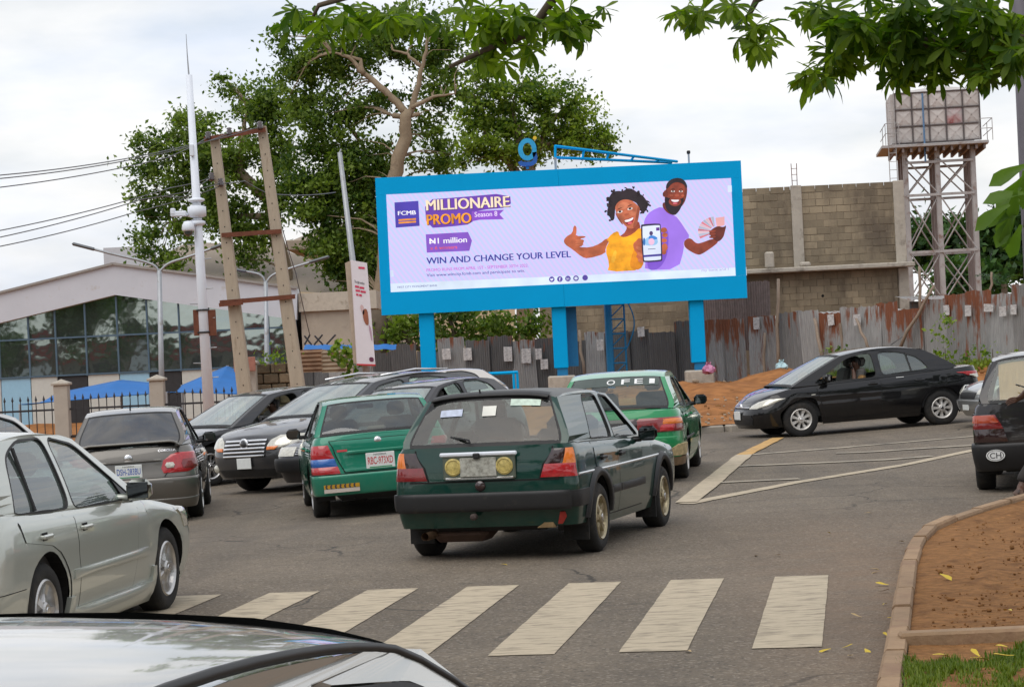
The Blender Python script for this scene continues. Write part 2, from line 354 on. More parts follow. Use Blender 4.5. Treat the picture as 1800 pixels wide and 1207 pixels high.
# ================================================================== ground, road, kerbs
def asphalt():
    mt, t, n, b = newmat('worn asphalt')
    co = n.new('ShaderNodeTexCoord'); v = co.outputs['Object']
    def noise(s, d=6, r=.6):
        z = n.new('ShaderNodeTexNoise'); z.inputs['Scale'].default_value = s; z.inputs['Detail'].default_value = d; z.inputs['Roughness'].default_value = r; lk(t, v, z.inputs['Vector']); return z.outputs['Fac']
    def rng(x, a, c, lo, hi):
        r = n.new('ShaderNodeMapRange'); r.inputs[1].default_value = a; r.inputs[2].default_value = c; r.inputs[3].default_value = lo; r.inputs[4].default_value = hi; lk(t, x, r.inputs[0]); return r.outputs[0]
    def mix(f, a, c):
        x = n.new('ShaderNodeMix'); x.data_type = 'RGBA'; lk(t, f, x.inputs['Factor'])
        for k, s in (('A', a), ('B', c)):
            if isinstance(s, tuple): x.inputs[k].default_value = (*s, 1)
            else: lk(t, s, x.inputs[k])
        return x.outputs['Result']
    c = mix(rng(noise(.35, 5), .35, .68, 0, 1), (.120, .097, .072), (.184, .150, .112))
    c = mix(rng(noise(1.7, 8, .7), .5, .75, 0, .5), c, (.222, .176, .122))
    vo = n.new('ShaderNodeTexVoronoi'); vo.inputs['Scale'].default_value = 55; lk(t, v, vo.inputs['Vector'])
    sp = n.new('ShaderNodeSeparateColor'); lk(t, vo.outputs['Color'], sp.inputs[0])
    c = mix(rng(sp.outputs[0], .80, .98, 0, .55), c, (.36, .31, .25))
    c = mix(rng(sp.outputs[1], .78, .98, 0, .6), c, (.035, .033, .031))
    # tyre tracks along the lanes, oil stains and hairline cracks
    mpt = n.new('ShaderNodeMapping'); mpt.inputs['Rotation'].default_value = (0, 0, .25); mpt.inputs['Scale'].default_value = (.9, .06, 1); lk(t, v, mpt.inputs[0])
    tn = n.new('ShaderNodeTexNoise'); tn.inputs['Scale'].default_value = 1.3; tn.inputs['Detail'].default_value = 3; lk(t, mpt.outputs[0], tn.inputs['Vector'])
    c = mix(rng(tn.outputs['Fac'], .5, .72, 0, .45), c, (.075, .067, .058))
    c = mix(rng(noise(.9, 4), .66, .76, 0, .55), c, (.06, .054, .048))
    wn_ = n.new('ShaderNodeTexNoise'); wn_.inputs['Scale'].default_value = 1.1; wn_.inputs['Detail'].default_value = 5; lk(t, v, wn_.inputs['Vector'])
    wa = n.new('ShaderNodeVectorMath'); wa.operation = 'MULTIPLY_ADD'; lk(t, wn_.outputs['Color'], wa.inputs[0]); wa.inputs[1].default_value = (.9, .9, 0); lk(t, v, wa.inputs[2])
    vc = n.new('ShaderNodeTexVoronoi'); vc.feature = 'DISTANCE_TO_EDGE'; vc.inputs['Scale'].default_value = .42; lk(t, wa.outputs[0], vc.inputs['Vector'])
    ck = rng(vc.outputs['Distance'], .004, .010, .8, 0); cm_ = rng(noise(.22, 2), .48, .56, 0, 1); mc = n.new('ShaderNodeMath'); mc.operation = 'MULTIPLY'; lk(t, ck, mc.inputs[0]); lk(t, cm_, mc.inputs[1])
    c = mix(mc.outputs[0], c, (.035, .031, .027))
    sx = n.new('ShaderNodeSeparateXYZ'); lk(t, v, sx.inputs[0])
    # red earth washed onto the road along the near-right verge
    ad = n.new('ShaderNodeMath'); ad.operation = 'MULTIPLY_ADD'; lk(t, sx.outputs[1], ad.inputs[0]); ad.inputs[1].default_value = -.028; lk(t, sx.outputs[0], ad.inputs[2])
    e = rng(ad.outputs[0], .7, 2.1, 0, 1); nn = rng(noise(2.4, 8, .7), .3, .7, .25, .95)
    mm = n.new('ShaderNodeMath'); mm.operation = 'MULTIPLY'; lk(t, e, mm.inputs[0]); lk(t, nn, mm.inputs[1])
    fy = rng(sx.outputs[1], 24, 15, 0, .75); m2 = n.new('ShaderNodeMath'); m2.operation = 'MULTIPLY'; lk(t, mm.outputs[0], m2.inputs[0]); lk(t, fy, m2.inputs[1])
    c = mix(m2.outputs[0], c, (.25, .155, .09))
    lk(t, c, b.inputs['Base Color']); b.inputs['Roughness'].default_value = .82; b.inputs['Specular IOR Level'].default_value = .35
    bp = n.new('ShaderNodeBump'); bp.inputs['Strength'].default_value = .7; bp.inputs['Distance'].default_value = .012; lk(t, vo.outputs['Distance'], bp.inputs['Height'])
    lk(t, bp.outputs[0], b.inputs['Normal'])
    return mt
ASPH = asphalt()
DIRT = mat('red earth', (.30, .128, .042), .95, spec=.15, var=.4, scale=2.6, bump=1.0, bscale=7, dirt=(.18, .074, .026), dirtamt=.4, dscale=1.6)
DIRT2 = mat('trodden brown earth', (.235, .115, .044), .95, spec=.15, var=.4, scale=16, bump=1.0, bscale=26, dirt=(.13, .06, .024), dirtamt=.4, dscale=5)
ROADW = mat('worn road paint', (.46, .385, .275), .8, var=.16, scale=7, bump=.15, bscale=70, dirt=(.17, .14, .10), dirtamt=.42, dscale=3.2, stretch=(1.2, 4, 1))
ROADF = mat('faded road paint', (.41, .355, .275), .85, var=.2, scale=6, dirt=(.16, .145, .125), dirtamt=.6, dscale=3)
ROADO = mat('faded orange road paint', (.50, .30, .10), .85, var=.15, scale=6, dirt=(.18, .15, .12), dirtamt=.3, dscale=3)
KERBM = mat('dusty kerb concrete', (.29, .19, .11), .9, var=.2, scale=5, bump=.4, bscale=30, rnd=.12, dirt=(.22, .13, .08), dirtamt=.3)
KERBF = mat('grey kerb concrete', (.33, .29, .24), .9, var=.2, scale=4, bump=.3, rnd=.12)

def onroad(px, py):
    p = G(px, py, 0)
    for _ in range(12): p = G(px, py, gz(p.x, p.y))
    return p
KF = [(-80, 62), (-20, 50), (-6, 45)] + [(p.x, p.y) for p in (onroad(1229, 763), onroad(1302, 756), onroad(1500, 741), onroad(1690, 727), onroad(1790, 719))] + [(30, 43), (70, 34)]
def yk(x): return float(np.interp(x, [k[0] for k in KF], [k[1] for k in KF]))
me = MB().grid([[(x, y, -.9) for y in (-3000, -300, 0, 300, 6000)] for x in (-4000, -300, 0, 300, 4000)], flip=True)
tag(me.build('ground', DIRT2), kind='structure')
xs = sorted(set(list(range(-80, -14, 4)) + [round(-14+.4*i, 2) for i in range(71)] + list(range(15, 72, 3)) + [-9, -4.5, -1.7, 1.5, 4.0, 5.2, 7.6]))
rows = []
for x in xs:
    Y = yk(x); rows.append([(x, y, gz(x, y)) for y in [-30 + 5*j for j in range(10)] + [20 + (min(29.5, Y-1)-20)*j/24 for j in range(24)] + [29.5 + (Y-29.5)*j/20 for j in range(21)]])
road = tag(MB().grid(rows, flip=True).build('road', ASPH, smooth=True), kind='structure')
def bankz(x, y):
    Y = yk(x); t = sstep(Y, max(60, Y + 8), y)
    T = -.15 + .6*sstep(-9, -1, x) + .3*sstep(7.5, 14, x)
    return (gz(x, Y) + .13)*(1-t) + T*t
from mathutils import noise as mnoise
def nz3(x, y, s, k=0): return mnoise.fractal(Vector((x*s, y*s, k)), 1.0, 2.0, 4)
rows = []
XB = list(np.arange(-80, -8, 2.0)) + list(np.arange(-8, 20, .35)) + list(np.arange(20, 72, 2.0))
for x in XB:
    Y = yk(x); r = []
    for j in range(70):
        y = Y + .18 + (140 - Y) * (j/69)**2.2
        e = min(1, (y-Y)/1.5)
        heap = .42*math.exp(-(((x-7.1)/1.0)**2 + ((y-60.5)/1.3)**2)) + .25*math.exp(-(((x-5.0)/1.6)**2 + ((y-57)/2)**2))
        r.append((x, y, bankz(x, y) + e*(.16*nz3(x, y, .45) + .08*nz3(x, y, 1.7, 3)) + heap))
    rows.append(r)
tag(MB().grid(rows, flip=True).build('dirt_bank', DIRT, smooth=True), kind='structure')
# far kerb: separate stones
kst = MB().rbox((0, 0, -.15), (1.02, .24, .60), .03).mesh('kerb_stone', KERBF)
fk = tag(empty('far_kerb', (6, 42, 0)), kind='structure')
x = -7.0
while x < 16:
    y = yk(x); y2 = yk(x+1); o = link('kerb_stone', kst, fk)
    o.location = Vector((x+.5, (y+y2)/2+.1, gz(x+.5, y) - .02)) - Vector((6, 42, 0)); o.rotation_euler = (random.uniform(-.02, .02), -math.atan(gz(x+1, y)-gz(x, y)), math.atan2(y2-y, 1))
    x += 1.0
# zebra crossing
ZA, ZB, ZPSI, ZP, ZW, ZL = 1.683, 12.989, .1486, .770, .395, 3.84
zc = tag(empty('zebra_crossing', (0, 14, 0)), kind='structure')
for i in range(8):
    mb = MB(); P = []
    for a in range(7):
        r = []
        for l in range(25):
            al = -i*ZP - ZW + ZW*a/6; le = ZL*l/24
            j = (random.uniform(-.003, .003) if a in (0, 6) or l in (0, 24) else 0)
            r.append((ZA + al*math.cos(ZPSI) + le*math.sin(ZPSI) + j, ZB - al*math.sin(ZPSI) + le*math.cos(ZPSI) + j - 14, .005))
        P.append(r)
    mb.grid(P, flip=True).build('zebra_stripe', ROADW, zc)
def ribbon(name, pxs, w, mt, parent, dz=.008):
    pts = [onroad(*p) for p in pxs]; P = []
    for k in range(len(pts)-1):
        for j in range(12 + (k == len(pts)-2)):
            P.append(pts[k].lerp(pts[k+1], j/12))
    out = []
    for i, p in enumerate(P):
        t = (P[min(i+1, len(P)-1)] - P[max(i-1, 0)]); t.z = 0; t.normalize(); nn = Vector((-t.y, t.x, 0))
        ww = w*(.5 + random.uniform(-.04, .04))
        out.append([(q.x, q.y - 30, gz(q.x, q.y) + dz) for q in (p - nn*ww, p + nn*ww)])
    return MB().grid(out).build(name, mt, parent, fix=False)
hm = tag(empty('hatched_road_marking', (0, 30, 0)), kind='structure')
ribbon('edge_line', [(1206, 884), (1308, 800)], .26, ROADW, hm, .014)
ribbon('edge_line', [(1308, 800), (1368, 770)], .22, ROADO, hm, .014)
ribbon('edge_line', [(1205, 886), (1400, 848), (1713, 791), (1800, 778)], .2, ROADW, hm)
ribbon('edge_line', [(1309, 800), (1500, 785), (1712, 767), (1800, 760)], .2, ROADF, hm)
ribbon('hatch_line', [(1292, 820), (1440, 814), (1637, 802)], .24, ROADF, hm, .011)
ribbon('hatch_line', [(1258, 849), (1405, 842)], .22, ROADF, hm, .011)
ribbon('hatch_line', [(1470, 797), (1600, 790), (1713, 783)], .24, ROADF, hm, .011)
# near-right kerb and verge
NK = [(1530, 1290), (1551, 1192), (1561, 1133), (1576, 1040), (1582, 1006), (1597, 973), (1623, 947), (1667, 929), (1717, 912), (1788, 891), (1900, 862), (2100, 815)]
NKw = [G(*p) for p in NK]
def resample(pts, d):
    out = [pts[0].copy()]; acc = 0
    for a, b in zip(pts, pts[1:]):
        L = (b-a).length; s = d - acc
        while s <= L: out.append(a.lerp(b, s/L)); s += d
        acc = L - (s - d)
    return out
kp = resample(NKw, .92)
nk = tag(empty('near_kerb', (3, 14, 0)), kind='structure')
inner = []
for i in range(len(kp)-1):
    a, b = kp[i], kp[i+1]; t = (b-a).normalized(); nn = Vector((t.y, -t.x, 0)); g = .006
    a2, b2 = a + t*g*random.uniform(.4, 1), b - t*g*random.uniform(.4, 1); hgt = .125 + random.uniform(-.012, .012); off = nn*random.uniform(-.012, .012); w = .13
    inner.append(a + nn*w)
    mb = MB(); loop = [(0, -.1), (.012, hgt-.02), (.03, hgt), (w-.01, hgt), (w, hgt-.02), (w, -.1)]
    R = lambda base: [base + off + nn*p[0] + Vector((0, 0, p[1])) - Vector((3, 14, 0)) for p in loop]
    A, B = R(a2), R(b2); n = len(loop); mb.v = [tuple(p) for p in A+B]
    for k in range(n): mb.f.append((k, (k+1) % n, n+(k+1) % n, n+k)); mb.m.append(0)
    mb.f += [tuple(range(n))[::-1], tuple(range(n, 2*n))]; mb.m += [0, 0]
    mb.build('kerb_stone', KERBM, nk)
rows = []
for p in inner:
    rows.append([(p.x + .0 + 12*(j/40)**1.5, p.y + 0, .085 + .05*min(1, j/4)*(nz3(p.x + 12*(j/40)**1.5, p.y, 1.1, 5) + .4*nz3(p.x+12*(j/40)**1.5, p.y, 4, 9))) for j in range(41)])
tag(MB().grid(rows, flip=False).build('dirt_verge', DIRT2, smooth=True), kind='structure')
# low concrete edging that crosses the verge
a, b = G(1600, 1128, .1), G(1738, 1122, .1)
mb = MB().rbox((0, 0, 0), ((b-a).length + .3, .14, .1), .015); o = mb.build('concrete_edging', KERBM)
o.location = (a+b)/2 + Vector((.1, .05, 0)); o.location.z = .10; o.rotation_euler = (0, 0, math.atan2(b.y-a.y, b.x-a.x)); tag(o, kind='structure')
# distant hill
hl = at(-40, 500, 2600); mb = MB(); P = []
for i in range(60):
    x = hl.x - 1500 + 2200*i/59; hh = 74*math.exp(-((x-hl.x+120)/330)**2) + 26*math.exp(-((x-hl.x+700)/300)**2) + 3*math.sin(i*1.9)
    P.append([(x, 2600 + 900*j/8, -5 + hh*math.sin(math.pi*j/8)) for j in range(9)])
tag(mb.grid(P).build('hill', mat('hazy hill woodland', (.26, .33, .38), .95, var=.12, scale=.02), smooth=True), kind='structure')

# ================================================================== corrugated iron fence
def galv(name, rust, base=(.31, .31, .305)):
    mt, t, n, b = newmat(name)
    co = n.new('ShaderNodeTexCoord'); oi = n.new('ShaderNodeObjectInfo'); v = co.outputs['Object']
    ad = n.new('ShaderNodeVectorMath'); ad.operation = 'ADD'; lk(t, v, ad.inputs[0]); s9 = n.new('ShaderNodeVectorMath'); s9.operation = 'SCALE'; s9.inputs[0].default_value = (37, 11, 23); lk(t, oi.outputs['Random'], s9.inputs['Scale']); lk(t, s9.outputs[0], ad.inputs[1])
    mp = n.new('ShaderNodeMapping'); mp.inputs['Scale'].default_value = (3.2, 1, .55); lk(t, ad.outputs[0], mp.inputs[0])
    nz = n.new('ShaderNodeTexNoise'); nz.inputs['Scale'].default_value = 1.6; nz.inputs['Detail'].default_value = 8; nz.inputs['Roughness'].default_value = .65; lk(t, mp.outputs[0], nz.inputs['Vector'])
    sx = n.new('ShaderNodeSeparateXYZ'); lk(t, v, sx.inputs[0])
    tp = n.new('ShaderNodeMapRange'); tp.inputs[1].default_value = 1.2; tp.inputs[2].default_value = 1.8; tp.inputs[3].default_value = 0; tp.inputs[4].default_value = .16; lk(t, sx.outputs[2], tp.inputs[0])
    sm = n.new('ShaderNodeMath'); sm.operation = 'ADD'; lk(t, nz.outputs['Fac'], sm.inputs[0]); lk(t, tp.outputs[0], sm.inputs[1])
    r = n.new('ShaderNodeMapRange'); r.inputs[1].default_value = .74 - rust; r.inputs[2].default_value = .84 - rust; lk(t, sm.outputs[0], r.inputs[0])
    n2 = n.new('ShaderNodeTexNoise'); n2.inputs['Scale'].default_value = 5; n2.inputs['Detail'].default_value = 6; lk(t, mp.outputs[0], n2.inputs['Vector'])
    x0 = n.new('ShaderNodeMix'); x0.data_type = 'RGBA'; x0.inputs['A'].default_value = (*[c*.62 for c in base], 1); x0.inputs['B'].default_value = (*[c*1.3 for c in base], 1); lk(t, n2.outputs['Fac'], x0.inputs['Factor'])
    x1 = n.new('ShaderNodeMix'); x1.data_type = 'RGBA'; x1.inputs['A'].default_value = (.27, .085, .032, 1); x1.inputs['B'].default_value = (.12, .05, .03, 1); lk(t, n2.outputs['Fac'], x1.inputs['Factor'])
    m2 = n.new('ShaderNodeMapRange'); m2.inputs[3].default_value = .7; m2.inputs[4].default_value = 1.15; lk(t, oi.outputs['Random'], m2.inputs[0])
    sc = n.new('ShaderNodeVectorMath'); sc.operation = 'SCALE'; lk(t, x0.outputs['Result'], sc.inputs[0]); lk(t, m2.outputs[0], sc.inputs['Scale'])
    x = n.new('ShaderNodeMix'); x.data_type = 'RGBA'; lk(t, r.outputs[0], x.inputs['Factor']); lk(t, sc.outputs[0], x.inputs['A']); lk(t, x1.outputs['Result'], x.inputs['B'])
    lk(t, x.outputs['Result'], b.inputs['Base Color']); b.inputs['Roughness'].default_value = .6; b.inputs['Metallic'].default_value = .25
    return mt
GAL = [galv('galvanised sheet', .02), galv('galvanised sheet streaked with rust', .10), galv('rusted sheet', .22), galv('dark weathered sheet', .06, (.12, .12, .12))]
def sheet_mesh(w, h, seed, mt):
    rnd = random.Random(seed); P = []; nx = 41
    jag = [rnd.uniform(-.03, .03) for _ in range(9)]
    for i in range(nx):
        u = i/(nx-1); x = (u-.5)*w; tp = h + float(np.interp(u, [k/8 for k in range(9)], jag))
        P.append([(x + .01*math.sin(7*z + seed), .018*math.sin(u*w/.076*2*math.pi) + .03*math.sin(2*u+seed)*z/h, tp*z/4) for z in range(5)])
    return MB().grid(P, flip=True).mesh('corrugated_sheet', mt, True)
FX = [(-9.2, 74), (-3.4, 71.5), (2.0, 69.5), (7.0, 66.5), (10.5, 62), (13.6, 58), (19, 54)]
def fpos(x): return float(np.interp(x, [f[0] for f in FX], [f[1] for f in FX]))
fence = empty('corrugated_fence', (5, 66, .3), label='long patched fence of rusty corrugated iron sheets behind the billboard', cat='fence')
shm = {}
x = -7.2; k = 0
while x < 18.5:
    w = random.uniform(.74, .92)
    left = x < 5.2
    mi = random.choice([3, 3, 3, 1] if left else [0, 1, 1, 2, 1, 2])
    if 5.9 < x < 6.8: mi = 2
    if 11.2 < x < 12.4: mi = 2
    hgt = {0: 1.62, 1: 1.75}[k % 2] + random.uniform(-.1, .1) + (.12 if x > 2.6 else 0) + (.22 if x > 5.4 else 0)
    key = (mi, k % 3)
    me = sheet_mesh(w, hgt, k, GAL[mi])
    o = link('corrugated_sheet', me, fence); xx = x + w/2*math.cos(math.atan2(fpos(x+.1)-fpos(x-.1), .2)); y = fpos(xx); dy = fpos(xx+.1) - fpos(xx-.1)
    o.location = Vector((xx, y + (k % 2)*.05, bankz(xx, y) - .12 + random.uniform(-.08, .06))) - Vector((5, 66, .3))
    o.rotation_euler = (random.uniform(-.04, .04), random.uniform(-.045, .045), math.atan2(dy, .2))
    x += w*.93*math.cos(math.atan2(dy, .2)); k += 1
for x in np.arange(-6.8, 18, 2.3):
    y = fpos(x) + .18; MB().tube([Vector((x, y, bankz(x, y)-.3)) - Vector((5, 66, .3)), Vector((x+random.uniform(-.1, .1), y, bankz(x, y)+1.5)) - Vector((5, 66, .3))], .045, 7).build('post', WOODM, fence)
def fencept(px, py, off=-.12):                   # point on the fence plane seen at a pixel
    d = 62
    for _ in range(15): p = at(px, py, d); d = fpos(p.x) + off
    return at(px, py, d)
PAPER = mat('torn printed paper', (.55, .54, .53), .8, var=.12, scale=5, dirt=(.22, .21, .21), dirtamt=.55, dscale=9, stretch=(1, 1, 3.5))
posters = [(1330, 568, 16, 22), (1461, 562, 16, 20), (1507, 562, 18, 20), (1664, 545, 14, 18), (1702, 546, 15, 20), (1738, 541, 22, 14), (1763, 547, 16, 18), (1782, 544, 14, 18),
           (785, 622, 16, 20), (822, 622, 16, 22), (893, 622, 16, 26), (925, 625, 18, 26), (947, 622, 12, 20), (957, 640, 14, 18), (1055, 606, 14, 20), (1127, 583, 14, 18)]
wh = ['beside the right billboard post', 'on the fence above the black sedan bonnet', 'on the fence behind the leaning stick', 'on the rusty stretch of fence', 'right of the rust streak under the tank', 'wide and torn on the grey sheet near the right edge', 'below the wide torn notice', 'nearest the right edge of the picture',
      'just right of the left billboard post', 'second from the left billboard post', 'tall and peeling left of the middle post', 'largest of those left of the middle post', 'small, close beside the middle post', 'low on the fence by the middle post', 'beside the ladder tower', 'high on the dark sheet left of the right post']
for (px, py, w, h), s in zip(posters, wh):
    p = fencept(px, py, -.10); sc = p.y/F_PX; W2, H2 = w*sc, h*sc; P = []
    for i in range(5):
        P.append([((i/4-.5)*W2, -.012*math.sin(i*2.1) - .01*random.random(), (j/4-.5)*H2*(1-.06*random.random())) for j in range(5)])
    o = MB().grid(P, flip=True).build('paper_notice', PAPER); o.location = p; o.rotation_euler = (0, random.uniform(-.06, .06), math.atan2(fpos(p.x+.1)-fpos(p.x-.1), .2))
    tag(o, 'white paper notice ' + s, 'notice', 'paper notices pasted on the fence')
for (a, b, r, lab) in [((1342, 668), (1345, 585), .05, 'crooked peeled branch propped upright against the fence'), ((1527, 608), (1505, 560), .045, 'short gnarled branch leaning on the fence above the black sedan'),
                       ((1580, 606), (1642, 502), .05, 'long straight plank leaning diagonally against the fence'), ((1368, 650), (1368, 490), .055, 'tall dark post standing in front of the fence'),
                       ((1447, 625), (1432, 560), .06, 'pale timber slat leaning on the rusty sheets'), ((1618, 545), (1616, 468), .05, 'weathered post rising behind the fence below the water tank'), ((1740, 520), (1743, 478), .04, 'thin stick standing up behind the fence near the right edge'), ((1028, 655), (1018, 580), .05, 'bent branch leaning beside the middle billboard post')]:
    if 'behind' in lab: A, B = at(*a, 66), at(*b, 66)
    else: A = fencept(*a, -.55); B = fencept(*b, -.2)
    mid = A.lerp(B, .5) + Vector((random.uniform(-.06, .06), 0, 0))
    q = MB().tube([A - Vector((0, 0, .15)), A.lerp(B, .25) + Vector((random.uniform(-.03, .03), 0, 0)), mid, A.lerp(B, .75), B], [r, r*.95, r*.9, r*.85, r*.8], 7).build('wooden_prop', WOODM, smooth=True)
    tag(q, lab, 'branch' if 'branch' in lab else 'post')

# ================================================================== unfinished block building
BLK = mat('sandcrete block', (.265, .215, .145), .92, var=.3, scale=.9, bump=.35, bscale=22, rnd=.22, dirt=(.12, .095, .068), dirtamt=.55, dscale=.7, world=True, stretch=(1.3, 1, .45))
BLKW = mat('stained render and mortar', (.21, .168, .115), .95, var=.3, scale=1.6, bump=.4, bscale=16, dirt=(.07, .06, .05), dirtamt=.4, dscale=.8)
BD = 76.0
def bpt(px, py, d=BD): return at(px, py, d)
bx1 = bpt(1592, 400).x; bx0 = bpt(945, 400).x; zt = bpt(1450, 322).z; zl = bpt(1450, 472).z
bb = empty('unfinished_building', ((bx0+bx1)/2, BD, 0), label='unfinished two-storey building of bare grey-brown concrete blocks behind the fence', cat='building')
O = Vector(((bx0+bx1)/2, BD, 0))
MB().box((0, 2.985, zt/2 - .1), (bx1-bx0-.02, 6, zt-.14)).build('wall', BLKW, bb)
BW, BH = .46, .232
cols = [bpt(1402, 400).x, bpt(1582, 400).x]
HALF = {}
def blockfield(xa, xb, za, zb, skip=()):
    cuts = [xa] + [q for c in skip for q in (c-.18, c+.18)] + [xb]; nr = int(round((zb-za)/BH))
    for sa, sb_ in zip(cuts[::2], cuts[1::2]):
        for r in range(nr):
            z = za + (r+.5)*(zb-za)/nr; x = sa - (BW/2 if r % 2 else 0)
            while x < sb_ - .03:
                p, q = max(x, sa), min(x+BW, sb_); w = round((q-p)*20)/20 if q-p < BW-.01 else BW
                if q-p > .06:
                    if w not in HALF: HALF[w] = MB().rbox((0, 0, 0), (max(.04, w-.014), .05, BH-.014), .008).mesh('block', BLK)
                    o = link('block', HALF[w], bb); o.location = Vector(((p+q)/2, BD + random.uniform(-.010, .010), z)) - O; o.rotation_euler = (0, random.uniform(-.006, .006), 0)
                x += BW
xv = bpt(1308, 400).x
blockfield(xv, bx1-.36, zl + .2, zt - .05, [cols[0]])
blockfield(bpt(1352, 520).x, bx1-.36, bpt(1450, 560).z, zl - .12, [])
blockfield(bpt(960, 560).x, bpt(1210, 560).x, bpt(1100, 612).z, bpt(1100, 540).z)
for c in cols:
    MB().rbox((c - O.x, -.0, (zt+zl)/2 - .02), (.36, .16, zt-zl-.02), .02).build('column', CONC, bb)
MB().rbox((bx1 - .16 - O.x, .0, zl/2), (.34, .2, zl-.2), .02).build('column', CONC, bb)
MB().rbox(((xv+bx1)/2 - O.x - .3, -.28, zl), (bx1-xv+.9, .75, .16), .03).build('ledge', CONC, bb)
for px, w, h in ((1350, .42, .55), (1412, .5, .16)):
    c = bpt(px, 460); MB().rbox((c.x-O.x, -.42, zl+.08+h/2), (w*.7, .3, h), .05).build('block_stub', CONC, bb)
rb = MB()
for dx in (-.08, .08): rb.tube([(cols[0]-O.x+dx, .2, zt-.1), (cols[0]-O.x+dx*1.15, .2, zt+.72)], .014, 5)
for q in (.15, .35, .55): rb.tube([(cols[0]-O.x-.1, .2, zt+q), (cols[0]-O.x+.1, .2, zt+q)], .01, 5)
rb.build('reinforcing_bars', RUSTM, bb)
for px in (1407, 1446): 
    c = bpt(px, 520); MB().lathe([(.05, -.012), (.05, -.03), (0, -.03)], 10).build('vent_hole', SEAM, bb).location = (c.x-O.x, -.0, c.z)
# brown sheet cladding left of the lower wall
bs = empty('sheet_lean_to', (bpt(1290, 520).x, 74, 0), label='dark brown upright roofing sheets standing between billboard and block building', cat='shed')
for i in range(6):
    me = sheet_mesh(.62, 2.2, 200+i, mat('brown sheet', (.13, .10, .095), .7, .2, var=.3, rnd=.2) if i == 0 else me.materials[0])
    o = link('corrugated_sheet', me, bs); c = bpt(1232 + i*21, 525, 73.4); o.location = (c.x - bs.location.x, -.6, 1.3)
# low tin roofs peeking above the fence
TIN = galv('pale tin roof', .05, (.36, .36, .36))
for (x0p, x1p, y0, y1, d, lab) in ((1345, 1590, 552, 540, 70.5, 'long pale tin roof edge just above the fence under the block wall'), (1598, 1722, 514, 520, 72, 'pale tin shed roof below the water tank legs')):
    A, B = at(x0p, y0+13, d), at(x1p, y1+5, d); P = []
    for i in range(61):
        u = i/60; p = A.lerp(B, u); P.append([(p.x, d + 2.6*j, p.z + .16*j + .012*math.sin(i*2.2)) for j in range(2)])
    r = MB().grid(P); ot = empty('tin_roof_shed', (A.x, d, 0), label=lab, cat='shed'); r.v = [(v[0]-A.x, v[1]-d, v[2]) for v in r.v]
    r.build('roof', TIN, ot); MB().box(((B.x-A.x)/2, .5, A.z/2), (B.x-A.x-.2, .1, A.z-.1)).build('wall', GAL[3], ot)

# ================================================================== water tank on its steel tower
TD = 104.0
TANKM = mat('pressed steel tank panel', (.50, .47, .45), .6, .1, var=.12, scale=2, rnd=.08, dirt=(.26, .17, .14), dirtamt=.2, dscale=2.5)
TANKR = mat('tank panel with red scar', (.48, .43, .43), .6, .1, var=.14, scale=2, dirt=(.30, .03, .03), dirtamt=.55, dscale=1.0)
TFR = mat('dark tank seam angle', (.10, .085, .085), .7, .2, var=.2)
TLEG = mat('grey steel leg', (.38, .37, .365), .6, .3, var=.15, scale=2, dirt=(.2, .12, .09), dirtamt=.3)
TLEGD = mat('brown primed steel leg', (.20, .165, .155), .7, .2, var=.2, scale=2)
tp = at(1650, 250, TD); sc = TD/F_PX
tank = empty('water_tank_tower', (tp.x, TD+2, 0), label='pressed steel water tank of square panels on a tall braced tower', cat='water tank')
TW = 147*sc; ph = TW/5; pz0 = 0.0
zb = at(1648, 249, TD).z; yaw = -.11
TR = Matrix.Rotation(yaw, 4, 'Z')
def tl(x, y, z): v = TR @ Vector((x, y, z)); return v
def panel_mesh(mt):
    mb = MB(); h = ph/2 - .02
    ring = lambda k, d: [(-k, d, -k), (k, d, -k), (k, d, k), (-k, d, k)]
    A, B, Cc = ring(h, 0), ring(h*.86, -.018), ring(h*.30, -.045)
    mb.v = A + B + Cc
    for (o, i) in ((0, 4), (4, 8)):
        for k in range(4): k2 = (k+1) % 4; mb.f.append((o+k, o+k2, i+k2, i+k)); mb.m.append(0)
    mb.f.append((8, 9, 10, 11)); mb.m.append(0)
    for a in (45, 135):                       # raised X ribs
        M = Matrix.Rotation(rad(a), 3, 'Y'); mb.box((0, -.04, 0), (h*2.0, .03, .045), M)
    return mb.mesh('panel', mt)
pmn, pmr = panel_mesh(TANKM), panel_mesh(TANKR)
zb0 = zb - 0
MB().box((0, TW/2, ph*1.5), (TW-.06, TW-.06, ph*3-.04), TR.to_3x3()).build('tank_body', TANKM, tank).location = (0, -2, zb0)
for c in range(5):
    for r in range(3):
        for s in range(2):
            o = link('panel', pmr if (s == 0 and (c, r) in ((3, 1),)) else pmn, tank)
            p = tl((c-2)*ph, 0, 0) if s == 0 else tl(-TW/2, (c+.5)*ph, 0)
            o.location = (p.x, p.y - 2, zb0 + ph*(r+.5)); o.rotation_euler = (0, 0, yaw + (0 if s == 0 else -math.pi/2))
fr = MB()
for i in range(6):
    p = tl((i-2.5)*ph, -.03, 0); fr.box((p.x, p.y-2, zb0+ph*1.5), (.045, .09, ph*3))
for i in range(4):
    p = tl(0, -.035, 0); fr.box((p.x, p.y-2, zb0+ph*i), (TW+.04, .09, .045), TR.to_3x3())
fr.build('seam_frame', TFR, tank)
rf = MB(); P0 = [tl(-TW/2-.05, -.08, 0), tl(TW/2+.05, -.08, 0), tl(TW/2+.05, TW+.05, 0), tl(-TW/2-.05, TW+.05, 0)]
ap = tl(.2, TW*.3, 0); rf.v = [(p.x, p.y-2, zb0+ph*3+.02) for p in P0] + [(ap.x, ap.y-2, zb0+ph*3+.35)]; rf.f = [(0,1,4),(1,2,4),(2,3,4),(3,0,4)]; rf.m = [0]*4
rf.build('tank_roof', TANKM, tank)
